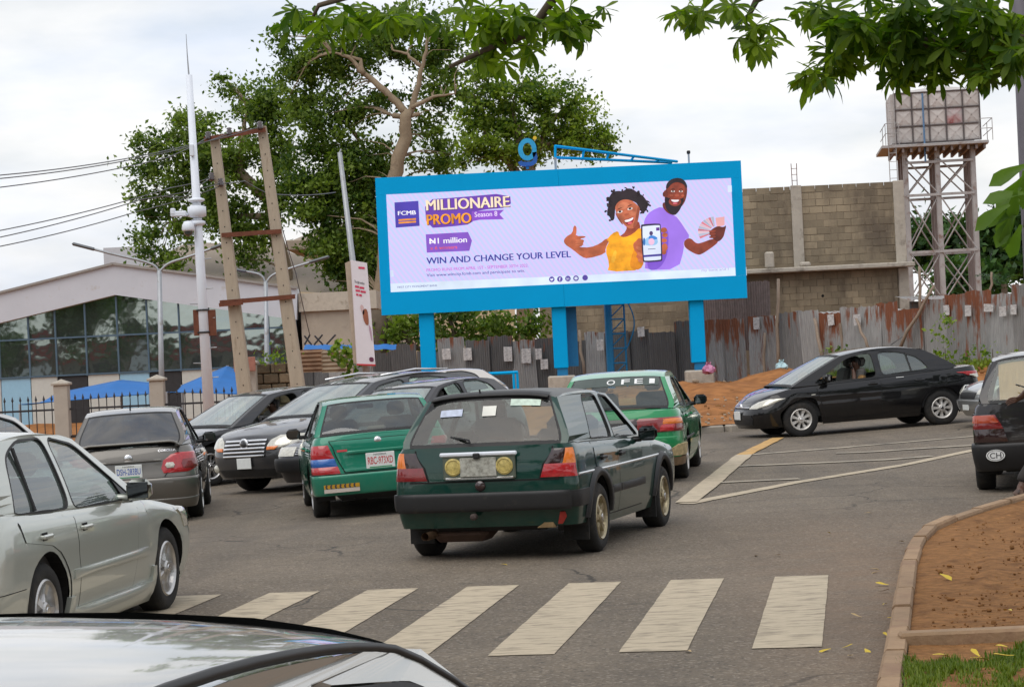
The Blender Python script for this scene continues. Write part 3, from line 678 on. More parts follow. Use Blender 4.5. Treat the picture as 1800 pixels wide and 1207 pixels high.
pl = MB(); pl.rbox((0, TW/2-2, zb0-.16), (TW+1.0, TW+1.2, .14), .02, TR.to_3x3()); pl.build('platform', TLEG, tank)
pl = MB()
for i in range(12): p = tl((i-5.5)*TW/12*1.15, TW/2, 0); pl.box((p.x, p.y-2, zb0-.34), (.1, TW+1, .22), TR.to_3x3())
pl.build('joist_grid', TLEGD, tank)
for sg in (-1, 1):
    rl = MB(); X = lambda k: (-TW/2-.5, -TW/2+.1)[k] if sg < 0 else (TW/2+.48, TW/2-.1)[k]
    for z in (.45, .9): rl.tube([(v.x, v.y-2, zb0+z) for v in (tl(X(0), TW, 0), tl(X(0), -.5, 0), tl(X(1), -.5, 0))], .018, 5)
    for x, y in ((X(0), -.5), (X(1), -.5), (X(0), TW*.5)): v = tl(x, y, 0); rl.tube([(v.x, v.y-2, zb0-.1), (v.x, v.y-2, zb0+.9)], .018, 5)
    rl.build('guard_rail', TLEG, tank)
lx = [-TW*.40, -TW*.02, TW*.40]; ly = [.1, TW*.5, TW*.95]
for i, x in enumerate(lx):
    for j, y in enumerate(ly):
        v = tl(x, y, 0); mb = MB(); w = .2
        mb.box((v.x, v.y-2, zb0/2-.2), (w, .03, zb0)); mb.box((v.x-w/2, v.y-2+.1, zb0/2-.2), (.03, .2, zb0)); mb.build('leg', TLEG if j == 0 else TLEGD, tank)
for j, y in ((0, ly[0]), (2, ly[2])):
    for k, z in enumerate([zb0-.9, zb0-2.4, zb0-5.0, zb0-7.3, zb0-9.4]):
        a, b = tl(lx[0], y, 0), tl(lx[2], y, 0)
        MB().box(((a.x+b.x)/2, (a.y+b.y)/2-2.06, z), ((b-a).length, .05, .12), TR.to_3x3()).build('tie_beam', TLEGD if k == 3 else TLEG, tank)
    for (za, zc) in ((zb0-.7, zb0-2.4), (zb0-2.4, zb0-5.0), (zb0-5.0, zb0-7.3), (zb0-7.3, zb0-9.4)):
        for (xa, xb) in ((lx[0], lx[1]), (lx[1], lx[2])):
            a, b = tl(xa, y, 0), tl(xb, y, 0); yo = -2.02
            MB().tube([(a.x, a.y+yo, za), (b.x, b.y+yo, zc)], .035, 4).build('brace', TLEG, tank)
            MB().tube([(b.x, b.y+yo+.08, za), (a.x, a.y+yo+.08, zc)], .035, 4).build('brace', TLEG, tank)
ld = MB(); v = tl(-TW/2-.28, -.1, 0)
for q in (-.17, .17): ld.tube([(v.x+q, v.y-2.5, zb0-5.5), (v.x+q, v.y-2.5, zb0+ph*3+.35)], .02, 5)
for i in range(20): ld.tube([(v.x-.17, v.y-2.5, zb0-5.4+i*.38), (v.x+.17, v.y-2.5, zb0-5.4+i*.38)], .014, 5)
ld.build('ladder', TLEG, tank)
pp = tl(-TW*.17, -.2, 0); MB().tube([(pp.x, pp.y-2, zb0-.9), (pp.x, pp.y-2, zb0+ph*2.9)], .045, 7).build('blue_pipe', mat('blue pipe', (.1, .2, .35), .5), tank)
# ================================================================== glass-fronted showroom on the left
SD = 78.0
WHW = mat('off-white cladding', (.56, .58, .63), .6, var=.05, scale=1.5, dirt=(.45, .42, .4), dirtamt=.1)
MULL = mat('blue-grey aluminium mullion', (.10, .16, .22), .4, .5, var=.1)
def mirror_glass():
    mt, t, n, b = newmat('mirrored facade glass')
    co = n.new('ShaderNodeTexCoord'); nz = n.new('ShaderNodeTexNoise'); nz.inputs['Scale'].default_value = 1.3; nz.inputs['Detail'].default_value = 2
    lk(t, co.outputs['Object'], nz.inputs['Vector']); bp = n.new('ShaderNodeBump'); bp.inputs['Strength'].default_value = .08; bp.inputs['Distance'].default_value = .05
    lk(t, nz.outputs['Fac'], bp.inputs['Height']); lk(t, bp.outputs[0], b.inputs['Normal'])
    b.inputs['Base Color'].default_value = (.36, .42, .40, 1); b.inputs['Metallic'].default_value = .92; b.inputs['Roughness'].default_value = .03
    return mt
MIR = mirror_glass()
SPW = mat('white spandrel panel', (.55, .56, .52), .3, var=.05); SPB = mat('pale blue spandrel panel', (.30, .52, .68), .3, var=.05)
sh = empty('showroom', (at(200, 600, SD).x, SD, 0), label='low showroom with mirrored glass front under a broad white gable fascia', cat='building')
so3 = sh.location.copy()
def sp(px, py, d=SD): p = at(px, py, d); return (p.x - so3.x, p.z)
ftop = [sp(-260, 584), sp(202, 466), sp(524, 508)]; fbot = [sp(523, 562), sp(205, 518.6), sp(-260, 632)]
loop = ftop + fbot
MB().prism(loop, lambda a, b: (a, -.35, b), lambda a, b: (a, .5, b)).build('fascia', WHW, sh, fix=True)
cp = MB()
for a, b in ((ftop[0], ftop[1]), (ftop[1], ftop[2])):
    M = Matrix.Rotation(-math.atan2(b[1]-a[1], b[0]-a[0]), 3, 'Y'); L = math.hypot(b[0]-a[0], b[1]-a[1])
    cp.box(((a[0]+b[0])/2, .05, (a[1]+b[1])/2+.04), (L, 1.0, .08), M)
cp.build('coping', mat('grey roof coping', (.3, .28, .26), .7), sh)
mx_ = [-161, -108, -55, -2, 50.6, 98, 151, 207, 260, 316, 368.5, 421.7, 473, 521]
xs_ = [sp(p, 590)[0] for p in mx_]
ztr = sp(207, 589)[1]; zbt = sp(207, 655)[1]
def fasz(x): return float(np.interp(x, [fbot[2][0], fbot[1][0], fbot[0][0]], [fbot[2][1], fbot[1][1], fbot[0][1]]))
MB().box(((xs_[0]+xs_[-1])/2, 3.2, 1.5), (xs_[-1]-xs_[0], 6, 4)).build('inner_wall', DARKIN, sh)
for a, b in zip(xs_, xs_[1:]):
    for r in (0, 1):
        lp = [(a+.03, zbt+.03), (b-.03, zbt+.03), (b-.03, ztr-.03), (a+.03, ztr-.03)] if r == 0 else [(a+.03, ztr+.03), (b-.03, ztr+.03), (b-.03, fasz(b)+.04), (a+.03, fasz(a)+.04)]
        cx, cz = (a+b)/2, sum(q[1] for q in lp)/4
        o = MB().prism([(q[0]-cx, q[1]-cz) for q in lp], lambda u, v: (u, -.015, v), lambda u, v: (u, .015, v)).build('window_pane', MIR, sh, fix=True)
        o.location = (cx, 0, cz); o.rotation_euler = (random.uniform(-.006, .006), 0, random.uniform(-.006, .006))
for x in xs_: MB().box((x, -.02, (zbt+fasz(x))/2), (.055, .12, fasz(x)-zbt+.1)).build('mullion', MULL, sh)
for z in (zbt, ztr): MB().box(((xs_[0]+xs_[-1])/2, -.022, z), (xs_[-1]-xs_[0], .11, .055)).build('transom', MULL, sh)
for i, (a, b) in enumerate(zip(xs_, xs_[1:])):
    MB().rbox(((a+b)/2, .02, (zbt-.03-.35)/2), (b-a-.02, .08, zbt-.03+.35), .01).build('spandrel_panel', (SPB, SPW, SPW, SPB, SPW, DARKIN, SPW, SPB, DARKIN, SPW, SPW, DARKIN, SPW, SPW)[i], sh)
# beige side wing and its parapet
WALLB = mat('stained beige render', (.42, .36, .29), .9, var=.14, scale=1.2, dirt=(.2, .17, .13), dirtamt=.3, dscale=.7)
a, b = sp(527, 512), sp(665, 640); MB().box(((a[0]+b[0])/2, 2, (sp(570, 545)[1]-1)/2), (b[0]-a[0], 4, sp(570, 545)[1]+1)).build('side_wing', WALLB, sh)
MB().box(((a[0]+b[0])/2, 1.95, (sp(570, 545)[1]+sp(570, 515)[1])/2), (b[0]-a[0]+.1, 4.2, sp(570, 515)[1]-sp(570, 547)[1])).build('parapet', mat('pale parapet', (.5, .44, .36), .9, var=.1, dirt=(.25, .2, .15), dirtamt=.2), sh)
# big brown sheet roof and box behind
BRF = mat('weathered brown sheet roof', (.30, .245, .19), .75, var=.08, scale=1, stretch=(9, 1, 1))
h2 = empty('brown_roofed_hall', (at(420, 500, 92).x, 92, 0), label='hall with a wide dull brown sheet roof rising behind the showroom', cat='building'); ho = h2.location.copy()
def hp(px, py, d=92): p = at(px, py, d); return (p.x-ho.x, d-92, p.z)
r = MB(); r.v = [hp(215, 500), hp(700, 520), hp(480, 432, 100), hp(330, 425, 100), hp(190, 500, 110), hp(720, 520, 110)]; r.f = [(0,1,2,3), (0,3,4), (1,5,2), (2,5,4,3)]; r.m = [0]*4; r.build('roof', BRF, h2)
c0, c1 = hp(215, 520), hp(690, 520); MB().box(((c0[0]+c1[0])/2, 7, 2.0), (c1[0]-c0[0], 14, 4.0)).build('wall', WALLB, h2)
q0, q1 = hp(183, 470, 99), hp(262, 440, 99); MB().box(((q0[0]+q1[0])/2, 8, q1[2]/2+1.0), (q1[0]-q0[0], 2, q1[2]-1.6)).build('plant_room', WHW, h2)
h3 = empty('cream_building', (at(580, 500, 112).x, 112, 0), label='cream upper storey with flat brown eaves seen through the tree', cat='building'); ho3 = h3.location.copy()
def hp3(px, py): p = at(px, py, 112); return (p.x-ho3.x, p.z)
a, b = hp3(520, 440), hp3(900, 440); MB().box(((a[0]+b[0])/2, 4, a[1]/2-.2), (b[0]-a[0], 8, a[1]-.2)).build('wall', mat('cream render', (.62, .5, .33), .85, var=.06), h3)
MB().rbox(((a[0]+b[0])/2, 3.6, hp3(600, 428)[1]), (b[0]-a[0]+.8, 9, .5), .05).build('eaves', BRF, h3)
rr = MB(); ez = hp3(600, 424)[1]; rr.v = [(a[0]-.4, -.8, ez), (b[0]+.4, -.8, ez), (b[0]-3, 4, ez+1.1), (a[0]+1.5, 4, ez+1.1)]; rr.f = [(0,1,2,3)]; rr.m = [0]; rr.build('roof', BRF, h3)
for i in range(4):
    MB().box((a[0]+1.6+i*2.6, -.03, ez-2.2), (1.1, .08, 1.2)).build('window', MULL, h3)
# blue car-park shade canopies
BLUEF = mat('blue shade fabric', (.012, .13, .40), .75, var=.12, scale=2)
def canopy(front, back, d, dep, label):
    o = empty('shade_canopy', (at(*front[0], d).x, d, 0), label=label, cat='canopy', group='blue shade canopies'); oo = o.location.copy()
    n = 24; P = []
    for i in range(n+1):
        u = i/n*(len(front)-1); k = min(int(u), len(front)-2); f = u-k
        A = at(front[k][0]*(1-f)+front[k+1][0]*f, front[k][1]*(1-f)+front[k+1][1]*f, d); ub = i/n*(len(back)-1); k = min(int(ub), len(back)-2); f = ub-k
        B = at(back[k][0]*(1-f)+back[k+1][0]*f, back[k][1]*(1-f)+back[k+1][1]*f, d+dep)
        P.append([A.lerp(B, j/8) - Vector((0, 0, .12*math.sin(math.pi*j/8))) - oo for j in range(9)])
    ob = MB().grid(P).build('fabric', BLUEF, o, True); ob.modifiers.new('s', 'SOLIDIFY').thickness = .02
    for i in (0, n//2, n):
        for j in (0, 8):
            p = P[i][j]; MB().tube([(p[0], p[1], -.3), tuple(p)], .04, 7).build('post', STEEL, o)
canopy([(35, 710), (120, 703), (264, 691)], [(100, 690), (212, 667), (264, 672)], 63, 2.5, 'long blue fabric shade canopy behind the railing at far left')
canopy([(292, 688), (360, 690), (418, 692)], [(320, 676), (400, 642), (417, 652)], 64, 2.5, 'tall peaked blue fabric shade canopy beside the white pole')
# railing with pillars
PILM = mat('grey-beige plastered pillar', (.40, .37, .32), .9, var=.1, scale=3, bump=.2, dirt=(.3, .22, .14), dirtamt=.3, dscale=1.2)
IRON = mat('black painted iron', (.03, .03, .035), .6, .2, var=.2)
RD = 58.0
rl = empty('iron_railing', (at(200, 700, RD).x, RD, 0), label='black spear-topped iron railing along the showroom forecourt', cat='railing'); ro = rl.location.copy()
zbase = -.45
def pil(px, ytop, lab):
    p = at(px, ytop, RD); o = empty('gate_pillar', (p.x, RD, zbase), label=lab, cat='pillar', group='plastered railing pillars'); h = p.z - zbase
    MB().rbox((0, 0, h/2), (.36, .36, h), .015).build('shaft', PILM, o); MB().rbox((0, 0, h+.035), (.46, .46, .07), .015).build('cap', PILM, o)
    c = MB(); c.v = [(-.2, -.2, h+.07), (.2, -.2, h+.07), (.2, .2, h+.07), (-.2, .2, h+.07), (0, 0, h+.16)]; c.f = [(0,1,4), (1,2,4), (2,3,4), (3,0,4)]; c.m = [0]*4; c.build('cap_point', PILM, o)
pil(108, 677, 'plastered pillar nearest the left edge of the picture'); pil(276, 669, 'plastered pillar right of the long blue canopy'); pil(438, 640, 'tall plastered pillar at the end of the mossy block wall')
bar = MB(); bar.tube([(0, 0, 0), (0, 0, 1.05)], .014, 5); bar.tube([(0, 0, 1.05), (0, 0, 1.09), (0, 0, 1.2)], [.012, .035, .002], 5); barm = bar.mesh('bar', IRON)
xa = at(-20, 700, RD).x; xb = at(430, 700, RD).x; zr = at(200, 706, RD).z - .95
x = xa
while x < xb:
    o = link('bar', barm, rl); o.location = (x - ro.x, 0, zr); x += .2
for z in (.12, .82): MB().box(((xa+xb)/2-ro.x, 0, zr+z), (xb-xa, .04, .05)).build('rail', IRON, rl)
MB().rbox(((xa+xb)/2-ro.x, .02, (zr+zbase)/2-.1), (xb-xa, .2, max(.1, zr-zbase)+.1), .01).build('plinth', PILM, rl)
# mossy block wall with growth on top
MOSS = mat('mossy old block', (.17, .13, .085), .95, var=.3, scale=5, bump=.5, bscale=18, rnd=.3, dirt=(.06, .05, .035), dirtamt=.4)
w0, w1 = at(449, 650, 58.5), at(530, 650, 58.5); wt = at(480, 638, 58.5).z
wl = empty('block_wall', ((w0.x+w1.x)/2, 58.5, zbase), label='short mossy brown block wall between the two utility poles', cat='wall')
MB().box((0, .12, (wt-zbase)/2), (w1.x-w0.x, .1, wt-zbase-.02)).build('wall_core', BLKW, wl)
nr = 8; bh = (wt-zbase)/nr
for r in range(nr):
    x = -(w1.x-w0.x)/2 + (0 if r % 2 else -.2)
    while x < (w1.x-w0.x)/2 - .1:
        a = max(x, -(w1.x-w0.x)/2); b = min(x+.4, (w1.x-w0.x)/2)
        if b-a > .08: MB().rbox(((a+b)/2, random.uniform(-.015, .015), (r+.5)*bh), (b-a-.025, .18, bh-.025), .02).build('block', MOSS, wl)
        x += .4
# horizontal rusty sheets and clutter between the poles and the banner
for i, (x0p, x1p, lab) in enumerate(((527, 566, 'rust-brown sheet fixed sideways beside the right utility pole'), (566, 612, 'faded brown sheet fixed sideways behind the small bush'))):
    A, B = at(x0p, 655, 60), at(x1p, 613, 60); P = []
    for k in range(25):
        u = k/24; P.append([(A.x + (B.x-A.x)*v/4, 60 + .02*math.sin(u*34), A.z + (B.z-A.z)*u) for v in range(5)])
    o = MB().grid(P).build('rusty_sheet', mat('brown rusted sheet %d' % i, (.25, .15, .09) if i == 0 else (.30, .23, .16), .85, .1, var=.3, scale=2, dirt=(.12, .06, .04), dirtamt=.3)); tag(o, lab, 'metal sheet')
o = MB().rbox((0, 0, 0), (.55, .03, .36), .01).build('signboard', mat('faded red-brown board', (.36, .16, .12), .85, var=.2)); o.location = at(430, 640, 57.6); tag(o, 'small faded red-brown board behind the left utility pole', 'board')
xf = empty('spiked_iron_bars', at(562, 605, 61), label='crossed iron spikes sticking up over the sideways sheets', cat='iron spikes')
for (a, b) in (((535, 606), (545, 588)), ((548, 606), (535, 590)), ((552, 606), (567, 588)), ((568, 606), (553, 590)), ((574, 605), (590, 588))):
    A, B = at(*a, 61)-xf.location, at(*b, 61)-xf.location; MB().tube([A, B], .025, 5).build('spike', IRON, xf)
P = []
for i in range(30):
    p = at(533 + i*5.6, 606 - .04*i, 62.5); P.append([(p.x, p.y+.5*j, p.z + .015*math.sin(i*1.3) - .14*(1-j)) for j in range(2)])
tag(MB().grid(P).build('blue_tarpaulin', BLUEF, smooth=True), 'strip of blue tarpaulin laid along the fence top behind the banner', 'tarpaulin')

# ================================================================== poles
def pole(name, top, bot, d, r0, r1, mt, label, cat, n=12):
    A, B = at(*bot, d), at(*top, d); o = empty(name, A, label=label, cat=cat); MB().tube([(0, 0, -.6), B-A], [r0, r1], n).build('pole', mt, o, True)
    return o, A
# CCTV mast
cm, A = pole('cctv_mast', (332, 132), (371, 770), 49, .13, .07, WHITEP, 'tall white CCTV mast with cameras and a thin lightning rod', 'mast', 16)
def q(px, py, dd=0): return at(px, py, 49+dd) - A
MB().tube([q(332, 134), q(329, 95), q(327, 60)], [.02, .012, .006], 6).build('lightning_rod', STEEL, cm)
for (y, w, h) in ((352, .36, .10), (372, .40, .26), (392, .34, .12)):
    c = q(332 + (y-132)*.0585, y); MB().lathe([(w/2*.6, -h/2), (w/2, -h/2+.03), (w/2, h/2-.03), (w/2*.6, h/2)], 16, Matrix.Translation(c) @ Matrix.Rotation(math.pi/2, 4, 'X')).build('collar', WHITEP, cm, True)
c = q(331, 402, -.2); MB().lathe([(.0, .17), (.08, .16), (.13, .08), (.14, -.02), (.12, -.05), (0, -.05)], 16, Matrix.Translation(c) @ Matrix.Rotation(math.pi/2, 4, 'X')).build('dome_camera', WHITEP, cm, True)
MB().lathe([(.10, -.06), (.095, -.11), (.05, -.16), (0, -.17)], 16, Matrix.Translation(c) @ Matrix.Rotation(math.pi/2, 4, 'X')).build('camera_dome_glass', mat('smoked dome', (.04, .05, .05), .1, coat=1), cm, True)
MB().rbox(q(314, 376, -.1), (.34, .12, .12), .02).build('bullet_camera', WHITEP, cm); MB().tube([q(322, 378), q(343, 377)], .035, 8).build('camera_arm', WHITEP, cm)
MB().rbox(q(304, 372, -.1), (.1, .15, .14), .02).build('camera_hood', WHITEP, cm); MB().tube([q(331, 392), q(345, 385)], .03, 8).build('camera_arm', WHITEP, cm)
MB().rbox(q(337, 264, -.12), (.09, .09, .26), .015).build('junction_box', WHITEP, cm)
for px in (347, 373): MB().rbox(q(px, 567, -.02), (.17, .03, .56), .01).build('rusty_plate', RUSTM, cm)
for y in (545, 584): 
    c = q(332+(y-132)*.0585, y); MB().lathe([(.14, -.02), (.145, 0), (.14, .02)], 16, Matrix.Translation(c) @ Matrix.Rotation(math.pi/2, 4, 'X')).build('strap', BLACK, cm)
for i, y in enumerate(range(430, 690, 26)):
    c = q(332+(y-132)*.0585, y); s = 1 if i % 2 else -1; MB().tube([c, c+Vector((s*.26, -.03, .01))], .012, 5).build('step_peg', STEEL, cm)
# H-frame utility poles
POLEM = mat('pale concrete pole', (.40, .34, .26), .9, var=.14, scale=3, bump=.3, bscale=25, dirt=(.22, .17, .12), dirtamt=.25, stretch=(3, 3, .6))
UD = 55.0; A = at(480, 740, UD)
up_ = empty('utility_pole', A, label='leaning pair of old concrete power poles joined by rusty cross-arms', cat='utility pole')
def uq(px, py, dd=0): return at(px, py, UD+dd) - A
for (t, b) in (((377, 240), (437, 745)), ((460, 222), (533, 745))):
    T, B = uq(*t), uq(*b); mb = MB(); P = []
    for p, w in ((B, .36), (T, .22)):
        P.append([p + Vector((sx*w/2, sy*w*.4, 0)) for sx, sy in ((-.8,-1),(.8,-1),(1,-.8),(1,.8),(.8,1),(-.8,1),(-1,.8),(-1,-.8),(-.8,-1))])
    mb.grid(P); o = mb.build('pole', POLEM, up_)
    hd = MB()
    for i in range(16):
        u = .04 + i*.055; c = T.lerp(B, u); w = .22 + .14*u; hd.box((c.x, c.y-w*.4-.002, c.z), (.022, .008, .03))
    hd.build('bolt_holes', SEAM, up_)
def arm(a, b, y=-.16, w=.10, mt=RUSTM, name='cross_arm'):
    a, b = uq(*a), uq(*b); M = Matrix.Rotation(-math.atan2(b.z-a.z, b.x-a.x), 3, 'Y'); L = (b-a).length
    mb = MB(); mb.box((0, 0, 0), (L, .10, .02)); mb.box((0, -.05, -w/2), (L, .02, w)); mb.v = [tuple(M @ Vector(v) + (a+b)/2 + Vector((0, y, 0))) for v in mb.v]; mb.build(name, mt, up_)
arm((360, 243), (468, 226)); arm((391, 411), (496, 404)); arm((388, 529), (520, 518)); arm((388, 534), (430, 530), -.3, .08)
LAMPM = mat('dark grey lamp head', (.13, .14, .15), .5, .3)
INS = mat('dark glazed insulator', (.05, .03, .03), .2, coat=1)
for (px, py) in ((366, 240), (403, 233), (457, 222), (388, 322), (372, 312)):
    c = uq(px, py, -.2); MB().lathe([(.03, -.12), (.075, -.1), (.045, -.06), (.08, -.03), (.05, .01), (.08, .04), (.04, .09), (0, .1)], 12, Matrix.Translation(c) @ Matrix.Rotation(-math.pi/2, 4, 'X')).build('insulator', INS, up_, True)
def wire(pts, lab, d=UD, r=.012):
    W_ = [at(px, py, dd) for px, py, dd in pts]; P = []
    for a, b in zip(W_, W_[1:]):
        L = (b-a).length
        for i in range(17):
            u = i/16; p = a.lerp(b, u); p.z -= .012*L*4*u*(1-u); P.append(p)
    o = MB().tube(P, r, 5).build('power_line', LAMPM, smooth=True); tag(o, lab, 'cable', 'overhead power lines')
wire([(-200, 319, 40), (330, 256, 53), (458, 222, 54.8)], 'topmost overhead wire reaching the right utility pole')
wire([(-200, 327, 41), (300, 266, 52), (403, 234, 54.8)], 'second overhead wire from the top at the left edge')
wire([(-200, 347, 42), (290, 278, 52), (366, 241, 54.8)], 'third overhead wire meeting the left end of the cross-arm')
wire([(-200, 438, 43), (300, 330, 53), (372, 312, 54.8)], 'upper of the lower overhead wires at the left edge')
wire([(-200, 453, 43), (250, 350, 52), (388, 322, 54.8)], 'middle of the lower overhead wires at the left edge')
wire([(-200, 466, 43), (240, 372, 52), (390, 326, 54.9)], 'lowest overhead wire at the left edge')
wire([(372, 312, 54.8), (350, 326, 54.7), (325, 346, 54.6), (285, 345, 54), (240, 352, 53.8)], 'tangled slack cable looping beside the white mast')
wire([(390, 322, 54.8), (430, 318, 56), (470, 340, 57), (590, 338, 62)], 'slack cable running right from the utility pole into the tree')
wire([(497, 404, 55), (520, 480, 58), (545, 590, 61)], 'thin stay wire hanging from the right utility pole')
# street lamps
def lamp(top, bot, d, arms, label):
    o, A = pole('street_lamp', top, bot, d, .085, .06, STEEL, label, 'street lamp')
    for pts in arms:
        P = [at(px, py, d)-A for px, py in pts]; cur = [P[0]]
        cp_ = chaikin([(p.x, p.z) for p in P], 2, False); MB().tube([(x, 0, z) for x, z in cp_], .035, 7).build('arm', STEEL, o, True)
        e, f = P[-1], P[-2]; t = (e-f).normalized(); M = Matrix.Rotation(-math.atan2(t.z, t.x), 3, 'Y')
        mb = MB().rbox((0, 0, 0), (.62, .2, .09), .04, M); ob = mb.build('lamp_head', LAMPM, o); ob.location = e + t*.28
lamp((280, 475), (285, 760), 60, [[(280, 478), (270, 463), (204, 448), (165, 438)], [(280, 478), (295, 462), (330, 452), (372, 437)]], 'double-armed street lamp in front of the showroom glass')
lamp((467, 495), (470, 760), 66, [[(467, 498), (460, 482), (432, 477)], [(467, 498), (478, 482), (515, 470), (545, 461)]], 'double-armed street lamp seen between the utility poles')
bo, A = pole('banner_post', (597, 268), (658, 745), 56, .1, .055, STEEL, 'leaning grey lamp post carrying a tall white advertising banner', 'banner post')
def bq(px, py, dd=0): return at(px, py, 56+dd) - A
MB().tube([bq(597, 268), bq(600, 262)], .02, 6).build('cap', STEEL, bo)
def panel(c4, th, mt, name, parent, dd=0):
    P = [bq(x, y, dd) for x, y in c4]; mb = MB(); mb.v = [tuple(p) for p in P] + [tuple(p + Vector((-.02, th, 0))) for p in P]
    mb.f = [(0,1,2,3), (7,6,5,4)] + [(i, (i+4), (i+1) % 4+4, (i+1) % 4) for i in range(4)]; mb.m = [0]*6
    return mb.build(name, mt, parent, fix=True)
BANW = mat('glossy white banner', (.72, .68, .72), .35, var=.03, coat=.3)
pf = panel([(628, 640), (660, 641), (645, 462), (617, 457)], .05, BANW, 'banner', bo, -.25)
panel([(622, 638), (627, 640), (616, 458), (607, 462)], .16, mat('beige banner case edge', (.42, .34, .26), .7), 'banner_case', bo, -.16)
panel([(628, 642), (660, 643), (660, 640), (628, 639)], .06, mat('red trim', (.5, .03, .04), .5), 'trim', bo, -.26)
def bline(a, b, h, s, col, bold=0):
    A_, B_ = bq(*a, -.262), bq(*b, -.262); hv = bq(a[0], a[1]-h, -.262) - A_; mb = MB()
    if s: text_into(mb, s, lambda u, v: A_.lerp(B_, u) + hv*v, bold)
    mb.build('lettering', col, bo)
BR = mat('red print', (.6, .04, .10), .5); BK = mat('black print', (.05, .05, .06), .5)
bline((623, 498), (641, 502), 6, 'The right outdoor', BK, .01)
def bbar(a, b, h, mt):
    A_, B_ = bq(*a, -.262), bq(*b, -.262); hv = bq(a[0], a[1]-h, -.262) - A_; mb = MB(); mb.v = [tuple(A_), tuple(B_), tuple(B_+hv), tuple(A_+hv)]; mb.f = [(0,1,2,3)]; mb.m = [0]; mb.build('print_line', mt, bo)
for (x0, x1, y) in ((624, 631, 505), (632, 640, 507), (625, 633, 512), (634, 643, 514), (626, 630, 519), (631, 636, 520), (630, 641, 472)): bbar((x0, y), (x1, y+1), 3.5, BR)
def bshape(pts, mt, dd=-.263):
    lp = chaikin(pts, 2); mb = MB(); mb.poly([lp], lambda x, y: bq(x, y, dd)); mb.build('banner_picture', mt, bo)
bshape([(637, 545), (645, 541), (648, 560), (648, 572), (642, 570), (638, 558)], mat('brown face print', (.30, .10, .05), .5)); bshape([(632, 538), (637, 534), (641, 546), (639, 556)], mat('pale hand print', (.6, .42, .42), .5)); bshape([(647, 568), (652, 575), (655, 600), (652, 598)], mat('mauve dress print', (.45, .3, .38), .5))
bshape([(649, 627), (657, 628), (657, 636), (649, 635)], mat('dark logo print', (.12, .02, .06), .5), -.264)

# ================================================================== LED billboard
LD = 64.0
BLU = mat('cyan-blue painted steel', (.0, .37, .77), .65, spec=.1, var=.04, scale=.8, dirt=(.0, .34, .72), dirtamt=.15, dscale=.6)
BLUD = mat('darker blue steel', (.0, .17, .38), .5, var=.08)
bx0, bx1 = at(665, 435, LD).x, at(1308, 401, LD).x; bz1, bz0 = at(981, 297.5, LD).z, at(991, 539, LD).z
sx0, sx1 = at(683, 430, LD).x, at(1289, 397, LD).x; sz1, sz0 = at(982, 327.5, LD).z, at(990, 499, LD).z
BO = Vector(((bx0+bx1)/2, LD, .45))
bill = empty('led_billboard', BO, label='huge cyan-framed LED billboard advertising a prize promo on three blue posts', cat='billboard')
def rel(x, y, z): return (x-BO.x, y-BO.y, z-BO.z)
MB().box(rel((bx0+bx1)/2, LD+.42, (bz0+bz1)/2), (bx1-bx0-.02, .6, bz1-bz0-.02)).build('cabinet', BLU, bill)
def fpiece(x0, x1, z0, z1, n):
    for i in range(n):
        a = x0+(x1-x0)*i/n; b = x0+(x1-x0)*(i+1)/n
        MB().rbox(rel((a+b)/2, LD+.06, (z0+z1)/2), (b-a-.004, .14, z1-z0-.001), .002).build('frame_panel', BLU, bill)
fpiece(bx0, bx1, sz1, bz1, 2); fpiece(bx0, bx1, bz0, sz0, 2); fpiece(bx0, sx0, sz0, sz1, 1); fpiece(sx1, bx1, sz0, sz1, 1)
def screenmat():
    mt, t, n, b = newmat('lit LED screen'); co = n.new('ShaderNodeTexCoord')
    mp = n.new('ShaderNodeMapping'); mp.inputs['Rotation'].default_value = (0, rad(35), 0); lk(t, co.outputs['Object'], mp.inputs[0])
    wv = n.new('ShaderNodeTexWave'); wv.inputs['Scale'].default_value = 2.6; wv.inputs['Distortion'].default_value = 1.2; wv.inputs['Detail'].default_value = 1; lk(t, mp.outputs[0], wv.inputs['Vector'])
    x = n.new('ShaderNodeMix'); x.data_type = 'RGBA'; x.inputs['A'].default_value = (*srgb(214, 196, 244), 1); x.inputs['B'].default_value = (*srgb(186, 206, 250), 1); lk(t, wv.outputs['Fac'], x.inputs['Factor'])
    nz = n.new('ShaderNodeTexNoise'); nz.inputs['Scale'].default_value = .22; lk(t, co.outputs['Object'], nz.inputs['Vector'])
    x2 = n.new('ShaderNodeMix'); x2.data_type = 'RGBA'; x2.inputs['B'].default_value = (*srgb(206, 184, 242), 1); r = n.new('ShaderNodeMapRange'); r.inputs[1].default_value = .4; r.inputs[2].default_value = .7; r.inputs[4].default_value = .4
    lk(t, nz.outputs['Fac'], r.inputs[0]); lk(t, r.outputs[0], x2.inputs['Factor']); lk(t, x.outputs['Result'], x2.inputs['A'])
    lk(t, x2.outputs['Result'], b.inputs['Emission Color']); b.inputs['Emission Strength'].default_value = 1.1; b.inputs['Base Color'].default_value = (.01, .01, .01, 1); b.inputs['Roughness'].default_value = .7
    return mt
scr = MB().box((0, .03, 0), (sx1-sx0, .06, sz1-sz0)).build('screen', screenmat(), bill); SO = Vector(((sx0+sx1)/2, LD+.01, (sz0+sz1)/2)); scr.location = SO - BO
layer = [0]
INKS = {}
def inkc(c, s=1.05):
    if c not in INKS: INKS[c] = ink('screen colour %d %d %d' % c, srgb(*c), s)
    return INKS[c]
zA = lambda x, y: (680 + x*.188889, 320 + y*.188889)     # the two enlarged views the artwork was measured in
zB = lambda x, y: (980 + x*.177778, 300 + y*.177778)
def spos(px, py): p = at(px, py, LD); return Vector((p.x-SO.x, 0, p.z-SO.z))
